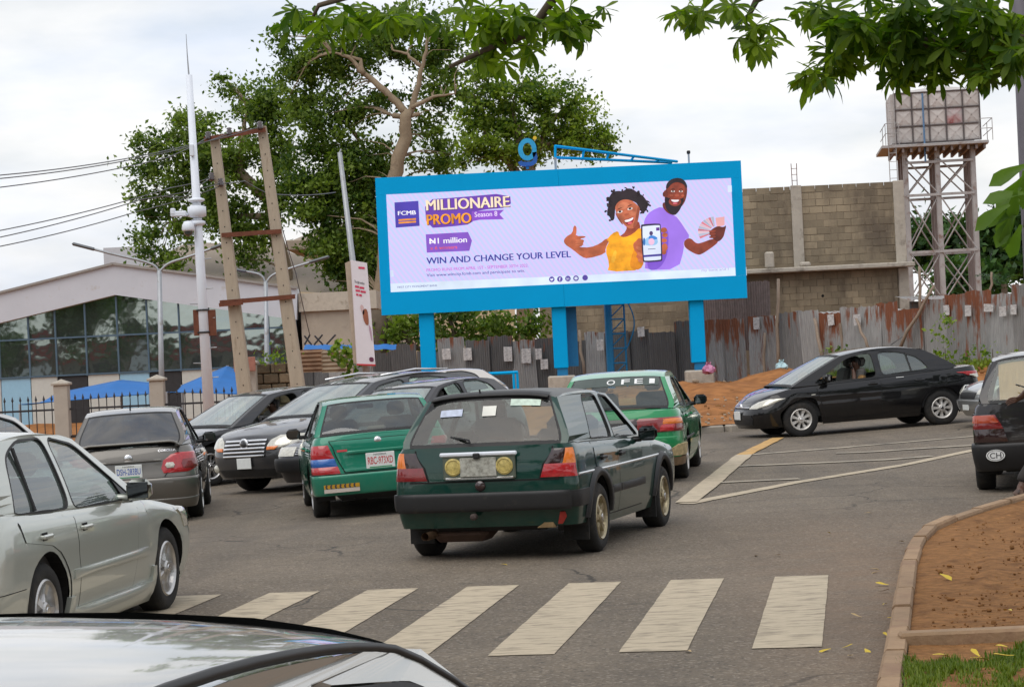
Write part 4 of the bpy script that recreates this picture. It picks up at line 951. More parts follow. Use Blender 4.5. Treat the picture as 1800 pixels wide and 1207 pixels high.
def art(name, pts, col, view=zB, smooth=2, label=None):
    layer[0] += 1; y = -.002 - layer[0]*.0012
    P = [spos(*view(*p)) for p in pts]; lp = [(p.x, p.z) for p in P]
    if smooth: lp = chaikin(lp, smooth)
    mb = MB(); mb.poly([lp], lambda a, b: (a, y, b)); me = mb.build(name, inkc(col), scr); return me
def atext(s, bl, br, h, col, view=zA, bold=0.0, dx=0, dz=0):
    layer[0] += 1; y = -.002 - layer[0]*.0012
    A_, B_ = spos(*view(*bl)), spos(*view(*br)); w = B_.x-A_.x; hh = h*(.188889 if view is zA else .177778)*LD/F_PX; zz = (A_.z+B_.z)/2
    mb = MB(); bw = bold*hh*.8
    for j, o_ in enumerate((0, -1, 1) if bold else (0,)): text_into(mb, s, lambda u, v: (A_.x+w*u+dx+o_*bw, y-.0003*j, zz+hh*v+dz))
    mb.build('lettering', inkc(col), scr)
def ell(cx, cy, rx, ry, n=20, rot=0): return [(cx+rx*math.cos(t)*math.cos(rot)-ry*math.sin(t)*math.sin(rot), cy+rx*math.cos(t)*math.sin(rot)+ry*math.sin(t)*math.cos(rot)) for t in [2*math.pi*i/n for i in range(n)]]
art('white_band', [(25, 945), (1800, 868), (3345, 790), (3350, 868), (1800, 940), (35, 1035)], (218, 232, 250), zA, 0)
art('logo_square', [(70, 190), (293, 175), (305, 408), (82, 425)], (72, 58, 168), zA, 0)
atext('FCMB', (105, 312), (270, 300), 38, (250, 250, 255), bold=.05)
art('logo_bar', [(108, 347), (270, 336), (271, 352), (109, 363)], (240, 150, 40), zA, 0); art('logo_bar', [(109, 372), (271, 361), (272, 377), (110, 388)], (240, 150, 40), zA, 0)
art('title_shape', [(350, 165), (640, 145), (1145, 100), (1158, 235), (850, 262), (800, 300), (800, 390), (600, 415), (370, 430)], (108, 62, 178), zA, 1)
art('ribbon', [(790, 272), (1092, 258), (1048, 300), (1090, 346), (860, 352), (790, 366)], (138, 78, 200), zA, 0)
for dx, c in ((.018, (70, 30, 60)), (0, (252, 232, 200))): atext('MILLIONAIRE', (370, 272), (1140, 224), 100, c, bold=.05, dx=dx, dz=-dx)
for dx, c in ((.018, (90, 30, 50)), (0, (248, 160, 40))): atext('PROMO', (375, 402), (785, 378), 96, c, bold=.05, dx=dx, dz=-dx)
atext('Season 8', (818, 330), (1028, 312), 46, (245, 225, 255), bold=.01)
art('prize_tag', [(362, 487), (755, 465), (792, 545), (768, 640), (372, 657)], (132, 84, 196), zA, 0)
atext('N1 million', (400, 580), (745, 557), 52, (250, 248, 255), bold=.04); art('naira_bar', [(395, 545), (450, 541), (450, 547), (395, 551)], (250, 248, 255), zA, 0); art('naira_bar', [(395, 562), (450, 558), (450, 564), (395, 568)], (250, 248, 255), zA, 0)
atext('x 6 winners', (405, 633), (655, 617), 32, (244, 96, 70), bold=.01)
atext('WIN AND CHANGE YOUR LEVEL', (372, 768), (1712, 695), 60, (44, 52, 150), bold=.045)
atext('PROMO RUNS FROM APRIL 1ST - SEPTEMBER 30TH 2022.', (370, 838), (1318, 785), 28, (200, 84, 204), bold=.008)
atext('Visit www.wincity.fcmb.com and participate to win.', (372, 893), (1285, 842), 36, (60, 60, 150), bold=.012)
atext('FIRST CITY MONUMENT BANK', (100, 988), (470, 970), 18, (90, 90, 160), bold=.01)
for i, (cx, cy) in enumerate(((1535, 905), (1610, 903), (1685, 898), (1760, 895), (1845, 890))):
    art('icon_disc', ell(cx, cy, 26, 26), (84, 66, 160), zA, 0)
    if i == 0: art('icon_mark', [(cx-14, cy+4), (cx-12, cy-12), (cx, cy-2), (cx+8, cy-12), (cx+16, cy-8), (cx+8, cy+10), (cx-6, cy+14)], (225, 232, 250), zA, 1)
    elif i == 1: atext('f', (cx-7, cy+16), (cx+9, cy+16), 32, (225, 232, 250), bold=.03)
    elif i == 2: atext('in', (cx-12, cy+12), (cx+12, cy+12), 24, (225, 232, 250), bold=.02)
    elif i == 3: art('icon_mark', ell(cx, cy, 16, 14), (215, 222, 246), zA, 0)
SK, SKD, MSK, MSKD = (186, 96, 62), (150, 68, 46), (142, 62, 44), (98, 40, 32)
art('man_shirt', [(850, 520), (870, 460), (920, 400), (1035, 350), (1080, 420), (1165, 445), (1210, 500), (1250, 560), (1315, 660), (1245, 690), (1250, 780), (1195, 972), (860, 986), (870, 900)], (160, 118, 232), smooth=1)
art('man_shirt_shade', [(1000, 640), (1090, 560), (1100, 700), (1080, 860), (1000, 980), (880, 984), (900, 800)], (128, 88, 206))
art('man_arm', [(1250, 690), (1312, 660), (1370, 722), (1420, 715), (1550, 665), (1600, 700), (1520, 765), (1420, 830), (1380, 832), (1300, 792), (1250, 748)], MSK)
for i in range(11):
    a = rad(150 + i*10.5); b = rad(150 + i*10.5 + 9); c = (1560, 600)
    art('banknote', [(c[0]+50*math.cos(a), c[1]+50*math.sin(a)), (c[0]+172*math.cos(a), c[1]+145*math.sin(a)), (c[0]+172*math.cos(b), c[1]+145*math.sin(b)), (c[0]+50*math.cos(b), c[1]+50*math.sin(b))], ((206, 120, 128), (176, 184, 200), (226, 190, 196))[i % 3], smooth=0)
art('banknote', [(1560, 468), (1650, 455), (1650, 540), (1575, 560)], (232, 170, 172), smooth=0)
art('man_hand', [(1495, 622), (1510, 590), (1580, 545), (1640, 562), (1670, 535), (1655, 600), (1640, 660), (1590, 708), (1545, 685)], MSKD)
for k in range(3): art('finger', ell(1530, 600+k*28, 34, 12, rot=-.1), MSK)
art('man_neck', [(1050, 300), (1200, 380), (1170, 448), (1085, 425), (1030, 352)], MSKD)
art('man_face', [(1075, 190), (1080, 130), (1130, 85), (1190, 75), (1250, 95), (1283, 160), (1278, 250), (1250, 330), (1200, 380), (1140, 380), (1090, 335), (1060, 270), (1042, 235), (1052, 200)], MSK)
art('man_beard', [(1056, 262), (1062, 350), (1092, 412), (1155, 448), (1203, 402), (1235, 330), (1268, 262), (1243, 268), (1215, 282), (1160, 268), (1105, 275), (1080, 262)], (30, 22, 32))
art('man_mouth_ring', ell(1160, 308, 62, 44, rot=.05), MSK); art('man_mouth', [(1108, 285), (1160, 288), (1212, 285), (1190, 335), (1150, 340), (1125, 318)], (120, 30, 40)); art('man_teeth', [(1114, 287), (1160, 290), (1206, 288), (1190, 310), (1140, 312)], (246, 240, 244)); art('man_tongue', ell(1162, 325, 24, 9), (226, 110, 124))
art('face_shade', [(1250, 110), (1283, 160), (1278, 250), (1250, 330), (1242, 270), (1258, 200)], (104, 44, 34)); art('face_shade', [(1060, 200), (1085, 190), (1090, 260), (1062, 268)], (112, 48, 36))
for cx in (1140, 1218): art('eye_white', ell(cx, 206, 20, 9), (228, 214, 210))
art('man_hair', [(1068, 190), (1075, 130), (1120, 85), (1190, 70), (1250, 90), (1284, 150), (1276, 185), (1252, 140), (1190, 112), (1130, 128), (1095, 172)], (34, 24, 34))
for cx in (1140, 1218): art('man_eye', ell(cx, 205, 10, 8), (24, 14, 18)); art('man_brow', [(cx-28, 190), (cx, 178), (cx+28, 186), (cx, 186)], (40, 24, 28))
art('man_nose', ell(1178, 245, 22, 14), (168, 80, 58)); art('man_ear', ell(1050, 236, 12, 24), MSKD); art('cheek_light', ell(1125, 245, 20, 12), (170, 84, 60)); art('cheek_light', ell(1236, 248, 16, 12), (166, 80, 58))
art('woman_hair', [(492, 445), (488, 400), (505, 340), (500, 280), (540, 212), (600, 200), (640, 208), (690, 176), (740, 182), (790, 218), (842, 248), (882, 300), (898, 332), (872, 412), (815, 408), (790, 330), (740, 300), (660, 292), (600, 310), (570, 360), (566, 430), (560, 488), (528, 500), (515, 455)], (36, 26, 34), smooth=1)
for k_ in range(46):
    px_, py_ = random.choice([(492, 445), (488, 400), (505, 340), (500, 280), (540, 212), (600, 200), (640, 208), (690, 176), (740, 182), (790, 218), (842, 248), (882, 300), (898, 332), (872, 400), (840, 405), (528, 490)]); art('hair_curl', ell(px_+random.uniform(-16, 16), py_+random.uniform(-14, 16), random.uniform(8, 20), random.uniform(6, 14), 9, random.random()*3), random.choice([(36, 26, 34), (52, 36, 40), (28, 20, 28)]), smooth=0)
art('woman_neck', [(680, 520), (800, 490), (822, 580), (760, 625), (660, 668), (598, 664), (680, 600)], SKD, smooth=1)
art('woman_arm', [(512, 690), (470, 770), (475, 822), (300, 872), (240, 857), (150, 782), (72, 732), (58, 690), (90, 650), (146, 620), (158, 545), (186, 550), (188, 610), (178, 648), (276, 648), (274, 664), (215, 676), (264, 690), (256, 708), (244, 748), (205, 757), (320, 762), (420, 722), (482, 668)], SK, smooth=1)
for k in range(3): art('finger', ell(215, 690+k*22, 42, 9, rot=-.05), (204, 112, 76))
art('woman_shirt', [(478, 690), (540, 620), (600, 596), (612, 650), (660, 664), (740, 632), (818, 556), (860, 620), (860, 982), (488, 1004), (512, 930), (468, 780), (512, 700)], (246, 166, 26), smooth=1)
art('shirt_fold', [(700, 980), (740, 800), (800, 700), (850, 700), (855, 980)], (222, 136, 20)); art('shirt_fold', [(520, 900), (560, 780), (590, 800), (560, 920)], (252, 184, 50))
art('woman_face', [(564, 360), (600, 308), (660, 285), (730, 296), (785, 340), (815, 375), (806, 425), (796, 485), (780, 545), (742, 578), (700, 574), (648, 532), (604, 472), (574, 412)], (196, 106, 74))
art('face_light', ell(650, 350, 55, 34, rot=-.3), (214, 126, 92)); art('face_light', ell(740, 425, 34, 24), (212, 122, 88))
art('face_shade', [(790, 350), (815, 375), (806, 425), (796, 485), (780, 545), (742, 578), (750, 520), (775, 450)], (158, 80, 56)); art('face_shade', [(574, 412), (604, 472), (648, 532), (640, 540), (600, 490), (570, 430)], (160, 82, 58))
for (cx, cy) in ((615, 410), (714, 380)): art('eye_white', ell(cx, cy, 27, 12, rot=-.25), (236, 222, 218))
art('woman_lips', [(648, 490), (700, 478), (756, 452), (748, 510), (705, 548), (668, 524)], (150, 36, 50)); art('woman_teeth', [(656, 494), (704, 484), (750, 460), (744, 486), (706, 508), (668, 512)], (250, 246, 248)); art('woman_tongue', ell(712, 522, 22, 10, rot=-.3), (232, 104, 116))
for (cx, cy) in ((615, 408), (714, 378)): art('woman_eye', ell(cx, cy, 14, 10, rot=-.25), (28, 16, 20)); art('woman_brow', [(cx-36, cy-16), (cx-4, cy-36), (cx+32, cy-40), (cx, cy-28)], (54, 28, 26), smooth=1)
art('woman_nose', ell(680, 436, 24, 12, rot=-.2), (176, 88, 60))
art('thumb_hand', [(742, 725), (780, 690), (800, 668), (832, 676), (838, 770), (842, 860), (832, 918), (805, 885), (770, 850), (790, 830), (752, 780)], SK, smooth=1)
for (cx, cy, rx, ry) in ((1048, 590, 32, 26), (1058, 640, 28, 24), (1050, 692, 28, 22), (1056, 760, 30, 40), (1048, 808, 24, 24)): art('finger', ell(cx, cy, rx, ry), SK)
for (cx, cy) in ((800, 770), (812, 830), (818, 895)): art('finger', ell(cx, cy, 30, 16, rot=.5), (206, 116, 80))
art('phone', [(818, 545), (835, 533), (1000, 524), (1020, 540), (1036, 880), (1020, 900), (856, 910), (838, 892)], (44, 36, 66), smooth=1)
art('phone_display', [(834, 560), (845, 552), (1000, 540), (1010, 550), (1022, 872), (1012, 884), (862, 894), (850, 884)], (222, 230, 252), smooth=1)
art('phone_logo', [(970, 566), (1004, 563), (1006, 594), (972, 597)], (92, 44, 140), smooth=0); art('phone_band', [(845, 838), (1021, 824), (1022, 845), (846, 858)], (60, 50, 140), smooth=0)
art('phone_picture', [(850, 690), (905, 650), (985, 660), (990, 740), (850, 745)], (150, 196, 236)); art('phone_picture', ell(922, 622, 18, 22), (80, 60, 110)); art('phone_picture', [(895, 650), (940, 640), (985, 665), (985, 680), (900, 690)], (60, 130, 210)); art('phone_picture', ell(853, 705, 12, 40), (50, 110, 180)); art('phone_picture', ell(925, 705, 30, 34), (236, 190, 220)); art('phone_line', [(890, 776), (965, 771), (965, 777), (890, 782)], (90, 90, 120), smooth=0)
atext('my bank and I', (1420, 1010), (1685, 992), 34, (170, 150, 214), zB)
art('edge_tab', [(1675, 152), (1716, 150), (1718, 215), (1678, 218)], (214, 226, 250), smooth=0); art('edge_tab', [(35, 825), (62, 822), (68, 880), (38, 885)], (214, 226, 250), zA, 0)
# posts, footings, ladder tower, sign on top
def post(px, w, zend, nm='post'):
    x = at(px, 600, LD).x; z0 = at(px, zend, LD).z
    MB().rbox(rel(x, LD+.35, (bz0+z0)/2), (w, .45, bz0-z0+.1), .02).build('post', BLU, bill); MB().rbox(rel(x+.03, LD+.35, z0-.13), (w*.75, .35, .3), .02).build('post_base', BLUD, bill)
    return x, z0-.26
for i, (px, w, ze) in enumerate(((751, .42, 667), (985, .40, 644), (1228, .40, 634))):
    x, z = post(px, w, ze); o = MB().rbox((0, 0, 0), (.78, .8, .8), .04).build('concrete_footing', CONC); o.location = (x, LD+.3, z-.40)
    tag(o, ('concrete footing under the left billboard post', 'concrete footing under the middle billboard post', 'concrete footing under the right billboard post')[i], 'footing', 'billboard footings')
x = at(1006, 600, LD).x; z0 = at(1006, 644, LD).z; MB().box(rel(x, LD+.75, (bz0+z0)/2), (.34, .1, bz0-z0)).build('post', BLUD, bill)
tw = empty('ladder_tower', (at(1078, 640, 65.5).x, 65.5, .45), label='slim blue lattice ladder tower under the billboard', cat='ladder')
tz = bz0 - .45 + .3
MB().tube([(-.08, 0, -.1), (-.08, 0, tz)], .11, 8).build('main_tube', BLUD, tw)
for x in (.38,): MB().tube([(x, 0, -.1), (x, 0, tz)], .03, 6).build('side_rail', BLUD, tw)
for i in range(6): MB().tube([(-.08, -.05, .3+i*.42), (.38, -.05, .3+i*.42)], .022, 5).build('rung', BLUD, tw); MB().tube([(-.08, -.04, .3+i*.42), (.38, -.04, .72+i*.42)], .018, 5).build('brace', BLUD, tw)
lp = [(.38 + .28*math.sin(t), 0, tz-1.6+t*.5) for t in np.linspace(0, 3.1, 12)]; MB().tube(lp, .02, 5).build('safety_hoop', BLUD, tw)
fx = at(873, 668, 61); ft = empty('blue_metal_frame', (fx.x, 61, bankz(fx.x, 61)), label='low blue tube frame standing in the dirt left of the middle post', cat='metal frame'); ftz = at(873, 656, 61).z - ft.location.z
for y in (0, .5): 
    MB().tube([(-.58+y*.2, y, ftz), (.48+y*.2, y, ftz)], .045, 6).build('top_rail', BLU, ft)
    for x in (-.56, .46): MB().tube([(x+y*.2, y, 0), (x+y*.2, y, ftz)], .04, 6).build('leg', BLU, ft)
lg = empty('rooftop_logo_sign', at(927, 288, LD+.3), label='blue loop-shaped logo sign with a yellow dot on top of the billboard', cat='sign'); lo = lg.location.copy()
def lq(px, py): p = at(px, py, LD+.3) - lo; return Vector((p.x, 0, p.z))
c = lq(927, 263)
LOGO = mat('light blue logo face', (.02, .36, .68), .4, var=.1); LOGD = mat('deep blue logo face', (.01, .10, .40), .4, var=.1)
def band(pts, w, mt, name):
    P = []
    for i, p in enumerate(pts):
        t = (pts[min(i+1, len(pts)-1)] - pts[max(i-1, 0)]).normalized(); nn = Vector((-t.z, 0, t.x))
        P.append([p+nn*w/2+Vector((0, -.08, 0)), p-nn*w/2+Vector((0, -.08, 0)), p-nn*w/2+Vector((0, .08, 0)), p+nn*w/2+Vector((0, .08, 0)), p+nn*w/2+Vector((0, -.08, 0))])
    MB().grid(P).build(name, mt, lg, fix=True)
band([c + Vector((.195*math.cos(t), 0, .25*math.sin(t))) for t in np.linspace(0, 2*math.pi, 33)], .13, LOGO, 'ring')
band([lq(939, 268), lq(941, 277), lq(940, 284), lq(934, 288), lq(925, 289), lq(916, 288), lq(914, 284)], .12, LOGD, 'hook')
MB().lathe([(0, -.1), (.055, -.1), (.055, .06), (0, .06)], 16).build('yellow_dot', mat('yellow dot', (.7, .5, .03), .4), lg).location = lq(940, 243)
MB().tube([lq(927, 291) - Vector((0, 0, .1)), lq(927, 286)], .05, 6).build('bracket', BLUD, lg)
bt = empty('rooftop_boom', at(976, 292, LD+.4), label='blue lattice boom folded back over the top of the billboard', cat='boom'); bo_ = bt.location.copy()
def tq(px, py, d): return at(px, py, d) - bo_
a0, a1, b0, b1 = tq(976, 257, 64.4), tq(1190, 284, 70), tq(976, 277, 64.4), tq(1180, 286, 70)
MB().tube([a0, a1], .045, 6).build('chord', BLU, bt); MB().tube([b0, b1], .045, 6).build('chord', BLU, bt)
for u in (0, .22, .42, .63, .85): MB().tube([a0.lerp(a1, u), b0.lerp(b1, u)], .04, 6).build('strut', BLU, bt)
MB().tube([b0, b0 - Vector((0, 0, .5))], .04, 6).build('mount', STEEL, bt)
rd = empty('sensor_rod', at(1211, 284, LD+.4), label='short rod with a small sensor on the billboard top', cat='rod'); MB().tube([(0, 0, -.1), (0, 0, .22)], .03, 6).build('rod', STEEL, rd); MB().rbox((0, 0, .26), (.1, .1, .1), .02).build('sensor', BLACK, rd)
# ================================================================== trees and plants
rng = np.random.default_rng(11)
def leaf_cloud(name, cent, size, mt, parent=None, up=.35, aspect=.55):
    n = len(cent); d = rng.normal(size=(n, 3)); d[:, 2] += -.15; d /= np.linalg.norm(d, axis=1)[:, None]
    nn = rng.normal(size=(n, 3)); nn[:, 2] += up*2; t = np.cross(d, nn); t /= np.linalg.norm(t, axis=1)[:, None]+1e-9
    s = size*(.65 + .7*rng.random(n))[:, None]
    up_ = np.cross(t, d)
    V = np.empty((n, 4, 3)); V[:, 0] = cent - d*s*.5; V[:, 1] = cent + t*s*aspect*.5 - up_*s*.1; V[:, 2] = cent + d*s*.5; V[:, 3] = cent - t*s*aspect*.5 - up_*s*.1
    me = bpy.data.meshes.new(name); me.vertices.add(n*4); me.vertices.foreach_set('co', V.astype(np.float32).ravel())
    me.loops.add(n*4); me.loops.foreach_set('vertex_index', np.arange(n*4, dtype=np.int32)); me.polygons.add(n)
    me.polygons.foreach_set('loop_start', np.arange(0, n*4, 4, dtype=np.int32)); me.polygons.foreach_set('loop_total', np.full(n, 4, dtype=np.int32))
    me.materials.append(mt); me.update(calc_edges=True); me.validate()
    return link(name, me, parent)
def blob_points(blobs, o, per, spread=.28, cl=36):
    out = []
    for (c, r, dens) in blobs:
        n = int(per*dens*4*math.pi*(r[0]*r[1] + r[1]*r[2] + r[0]*r[2])/3); k = max(3, n//cl)
        u = rng.normal(size=(k, 3)); u /= np.linalg.norm(u, axis=1)[:, None]; u *= (.45 + .6*rng.random(k)**.7)[:, None]
        cc = np.array(c) - np.array(o) + u*np.array(r)
        idx = rng.integers(0, k, n); sg = spread*(.5 + rng.random(k))
        p = cc[idx] + rng.normal(size=(n, 3))*sg[idx][:, None]*np.array([1, 1, .7]); out.append(p)
    return np.concatenate(out)
def pb(px, py, rx, ry, d, dens=1.0, rd=None):
    s = d/F_PX; return (tuple(at(px, py, d)), (rx*s, (rd or (rx+ry)/2)*s, ry*s), dens)
def tree(name, label, base, limbs, blobs, leaf, mt, per=34, bark=BARK, group=None, spread=.28, cl=36, twigs=0):
    o = empty(name, base, label=label, cat='tree', group=group); bv = Vector(base)
    tr = MB()
    for pts, ra, rb in limbs:
        P = [Vector(p)-bv for p in pts]; Q = []
        for a, b in zip(P, P[1:]):
            for i in range(4): Q.append(a.lerp(b, i/4) + Vector((random.uniform(-.06, .06),)*2 + (0,)))
        Q.append(P[-1]); m_ = len(Q); tr.tube(Q, [ra + (rb-ra)*i/(m_-1) for i in range(m_)], 9)
    samp = [p for pts, ra, rb in limbs for a, b in zip(pts, pts[1:]) for p in (Vector(a), Vector(a).lerp(Vector(b), .5), Vector(b))]
    for (c, r, dn) in (blobs if twigs else ()):
        for _ in range(twigs):
            e = Vector(c) + Vector([random.uniform(-.8, .8)*q for q in r]); s0 = min(samp, key=lambda q: (q-e).length + .6*max(0, q.z-e.z)); L_ = (e-s0).length
            if L_ > 7: s0 = s0.lerp(e, .4); L_ *= .6
            m1 = s0.lerp(e, .4) + Vector((random.uniform(-.1, .1)*L_, 0, .12*L_)); w0 = min(.09, .018*L_)
            tr.tube([s0-bv, s0.lerp(m1, .5)+Vector((0, 0, .03*L_))-bv, m1-bv, m1.lerp(e, .6)+Vector((random.uniform(-.08, .08)*L_, 0, 0))-bv, e-bv], [w0, w0*.8, w0*.6, w0*.35, w0*.12], 5)
    tr.build('trunk', bark, o, True)
    cr_ = leaf_cloud('crown', blob_points(blobs, base, per, spread, cl), leaf, mt, o); tag(cr_, kind='stuff')
    return o
FIC = leafmat('glossy dark green fig leaves', (.040, .085, .014), (.19, .27, .045), .38)
FIC2 = leafmat('fresh green leaves', (.055, .115, .014), (.25, .34, .05), .40)
FARL = leafmat('deep green far leaves', (.018, .05, .016), (.06, .13, .03), .25)
D1 = 90
A_ = lambda x, y, d=D1: at(x, y, d)
tree('fig_tree', 'tall pale-trunked fig tree forking high above the billboard', A_(664, 690),
     [([A_(664, 700), A_(668, 520), A_(690, 320), A_(712, 240), A_(716, 195)], .36, .22), ([A_(716, 200), A_(678, 160), A_(640, 130), A_(612, 100), A_(585, 92)], .17, .04), ([A_(640, 130), A_(632, 105), A_(600, 95)], .12, .03),
      ([A_(718, 205), A_(735, 150), A_(748, 100), A_(752, 55)], .15, .03), ([A_(742, 118), A_(715, 95), A_(690, 88)], .09, .03), ([A_(692, 330, 92), A_(668, 280, 93), A_(690, 250, 93)], .16, .08), ([A_(690, 203), A_(712, 206), A_(738, 200)], .12, .08),
      ([A_(668, 520, 94), A_(640, 400, 94), A_(580, 345, 94), A_(505, 335, 94)], .24, .08), ([A_(725, 190), A_(760, 170), A_(800, 165)], .1, .03), ([A_(640, 400, 94), A_(655, 330, 94), A_(640, 260, 94)], .2, .06)],
     [pb(*b, D1+1.5) for b in ((560, 105, 62, 52), (635, 75, 85, 45), (730, 60, 80, 45), (785, 110, 45, 50), (520, 150, 34, 45), (560, 190, 50, 38, ), (640, 180, 60, 35), (775, 165, 40, 30), (590, 240, 55, 40), (560, 290, 60, 40), (625, 310, 60, 50), (530, 350, 50, 45), (600, 375, 60, 45), (665, 375, 30, 60), (575, 420, 45, 25), (612, 452, 40, 25), (640, 490, 30, 45), (590, 490, 28, 28), (665, 270, 26, 30), (760, 230, 40, 35), (770, 280, 40, 22), (500, 60, 25, 18), (655, 430, 34, 60), (600, 430, 55, 34), (645, 300, 40, 45), (570, 340, 60, 40), (640, 520, 30, 40), (610, 300, 50, 40))],
     .21, FIC, 108, cl=120, spread=.31, twigs=5)
D2 = 94
B_ = lambda x, y: at(x, y, D2)
tree('fig_tree', 'broad low fig crown drooping over the utility poles at left', B_(470, 690),
     [([B_(480, 700), B_(500, 480), B_(470, 350), B_(420, 300)], .4, .2), ([B_(470, 350), B_(380, 280), B_(330, 240)], .2, .05), ([B_(420, 300), B_(430, 230), B_(430, 180)], .15, .04), ([B_(480, 380), B_(380, 380), B_(300, 390)], .16, .04)],
     [pb(*b, D2) for b in ((335, 225, 50, 32), (430, 172, 58, 36), (485, 200, 40, 45), (275, 262, 42, 34), (375, 270, 75, 45), (460, 270, 60, 50), (285, 320, 48, 40), (370, 340, 65, 40), (300, 385, 55, 32), (270, 425, 32, 28), (370, 405, 60, 28), (450, 380, 50, 48), (310, 455, 35, 18), (430, 440, 40, 22), (480, 330, 40, 50), (400, 120+30, 20, 14))],
     .21, FIC, 108, cl=120, spread=.33, twigs=5)
D3 = 98
E_ = lambda x, y: at(x, y, D3)
tree('fig_tree', 'bright green rounded fig tree behind the logo sign', E_(925, 690),
     [([E_(925, 700), E_(925, 420), E_(930, 290), E_(905, 220)], .42, .2), ([E_(930, 290), E_(960, 230), E_(990, 190)], .2, .05), ([E_(925, 320), E_(860, 250), E_(840, 200)], .2, .05)],
     [pb(*b, D3) for b in ((870, 160, 50, 38), (945, 150, 38, 28), (985, 190, 55, 35), (910, 200, 60, 40), (1020, 205, 32, 28), (860, 235, 55, 34), (960, 245, 70, 32), (1035, 250, 36, 26), (900, 270, 60, 22), (830, 200, 34, 40), (1065, 262, 28, 16), (835, 120, 30, 24), (815, 270, 30, 22), (1000, 262, 50, 20))],
     .21, FIC2, 104, cl=120, spread=.31, twigs=5)
D4 = 74
F_ = lambda x, y: at(x, y, D4)
tree('bushy_tree', 'dark bushy undergrowth tree hanging below the billboard between its posts', F_(800, 690),
     [([F_(800, 700), F_(805, 610), F_(790, 560)], .14, .06), ([F_(800, 650), F_(860, 590), F_(890, 570)], .1, .04), ([F_(795, 660), F_(720, 600), F_(700, 570)], .1, .04), ([F_(672, 700), F_(668, 545)], .3, .28)],
     [pb(*b, D4) for b in ((700, 560, 38, 26), (780, 560, 40, 26), (850, 560, 50, 26), (905, 575, 45, 24), (690, 600, 34, 18), (820, 600, 50, 14), (935, 590, 18, 14), (755, 590, 30, 20))],
     .2, FIC, 110, BARKD, cl=60, spread=.3)
for i, (x, y, r, d, lab) in enumerate(((1650, 430, 62, 150, 'dark spreading tree seen through the water tower legs'), (1755, 420, 75, 158, 'tall dense tree behind the fence at the right edge'), (1700, 490, 60, 140, 'low bushy tree at the right between tower and fence'))):
    q_ = lambda a, b: at(a, b, d)
    tree('shade_tree', lab, q_(x, 640), [([q_(x, 640), q_(x+4, y+30), q_(x-8, y-20)], .5, .2), ([q_(x, y+50), q_(x+30, y)], .25, .08)],
         [pb(x+random.uniform(-.7, .7)*r, y+random.uniform(-.55, .75)*r, r*random.uniform(.35, .6), r*random.uniform(.16, .28), d) for _ in range(17)], .6, FARL, 20, BARKD, spread=.6)
# tufted palm-like plant behind the fence at right
pl = empty('palm', at(1765, 505, 70), label='feathery palm fronds rising behind the fence at the right', cat='palm'); pf = MB()
for k in range(14):
    a = rng.random()*6.28; L = .9+.5*rng.random(); P = []
    for i in range(8):
        u = i/7; P.append(Vector((math.cos(a)*L*u*.8, math.sin(a)*L*u*.5, L*.9*u - .9*u*u*L*.7)))
    for i in range(7):
        for s in (-1, 1):
            p, q2 = P[i], P[i+1]; w = Vector((-math.sin(a), math.cos(a), -.5))*s*.22*(1-i/9); pf.v += [tuple(p), tuple(p.lerp(q2, .3)), tuple(p.lerp(q2, .6)+w)]; b = len(pf.v); pf.f.append((b-3, b-2, b-1)); pf.m.append(0)
tag(pf.build('fronds', FARL, pl), kind='stuff'); MB().tube([(0, 0, -1.2), (0, 0, .1)], .1, 7).build('trunk', BARKD, pl)
# shrubs
def shrub(name, lab, px, py, d, blobs, leaf, mt, per=60):
    b = at(px, py, d); o = empty(name, b, label=lab, cat='shrub'); MB().tube([(0, 0, -.03*d**.5), (.0, 0, leaf*2.2)], [leaf*.15, leaf*.08], 6).build('stem', BARKD, o)
    tag(leaf_cloud('foliage', blob_points([pb(*q, d) for q in blobs], b, per, .12, 24), leaf, mt, o, aspect=.7), kind='stuff')
shrub('leafy_shrub', 'round bright green shrub beneath the white banner', 612, 668, 57, ((606, 625, 24, 18), (620, 642, 18, 18), (598, 612, 14, 10), (615, 655, 12, 10), (604, 606, 8, 6)), .17, FIC2, 60)
shrub('wall_creeper', 'fresh green creeper growing along the top of the mossy wall', 482, 640, 58.4, ((470, 632, 18, 6), (495, 628, 16, 7), (480, 626, 14, 6), (512, 612, 9, 14)), .10, FIC2, 120)
shrub('fence_weed', 'tall weed against the fence behind the black sedan roof', 1450, 640, 62, ((1462, 622, 14, 18), (1478, 628, 10, 12)), .12, FIC, 40)
shrub('fence_weed', 'climbing weed on the sheets right of the black sedan', 1662, 630, 58, ((1662, 590, 12, 34), (1650, 625, 30, 9), (1700, 630, 24, 8), (1665, 570, 8, 12)), .12, FIC2, 50)
shrub('fence_weed', 'low weed by the fence above the boot of the black sedan', 1745, 630, 57, ((1740, 618, 22, 10), (1770, 628, 20, 8), (1720, 640, 22, 6)), .11, FIC2, 55)
shrub('verge_weed', 'small green weed growing on the near dirt verge', 1782, 938, 20.5, ((1782, 928, 10, 9), (1765, 945, 8, 3)), .05, FIC2, 900)
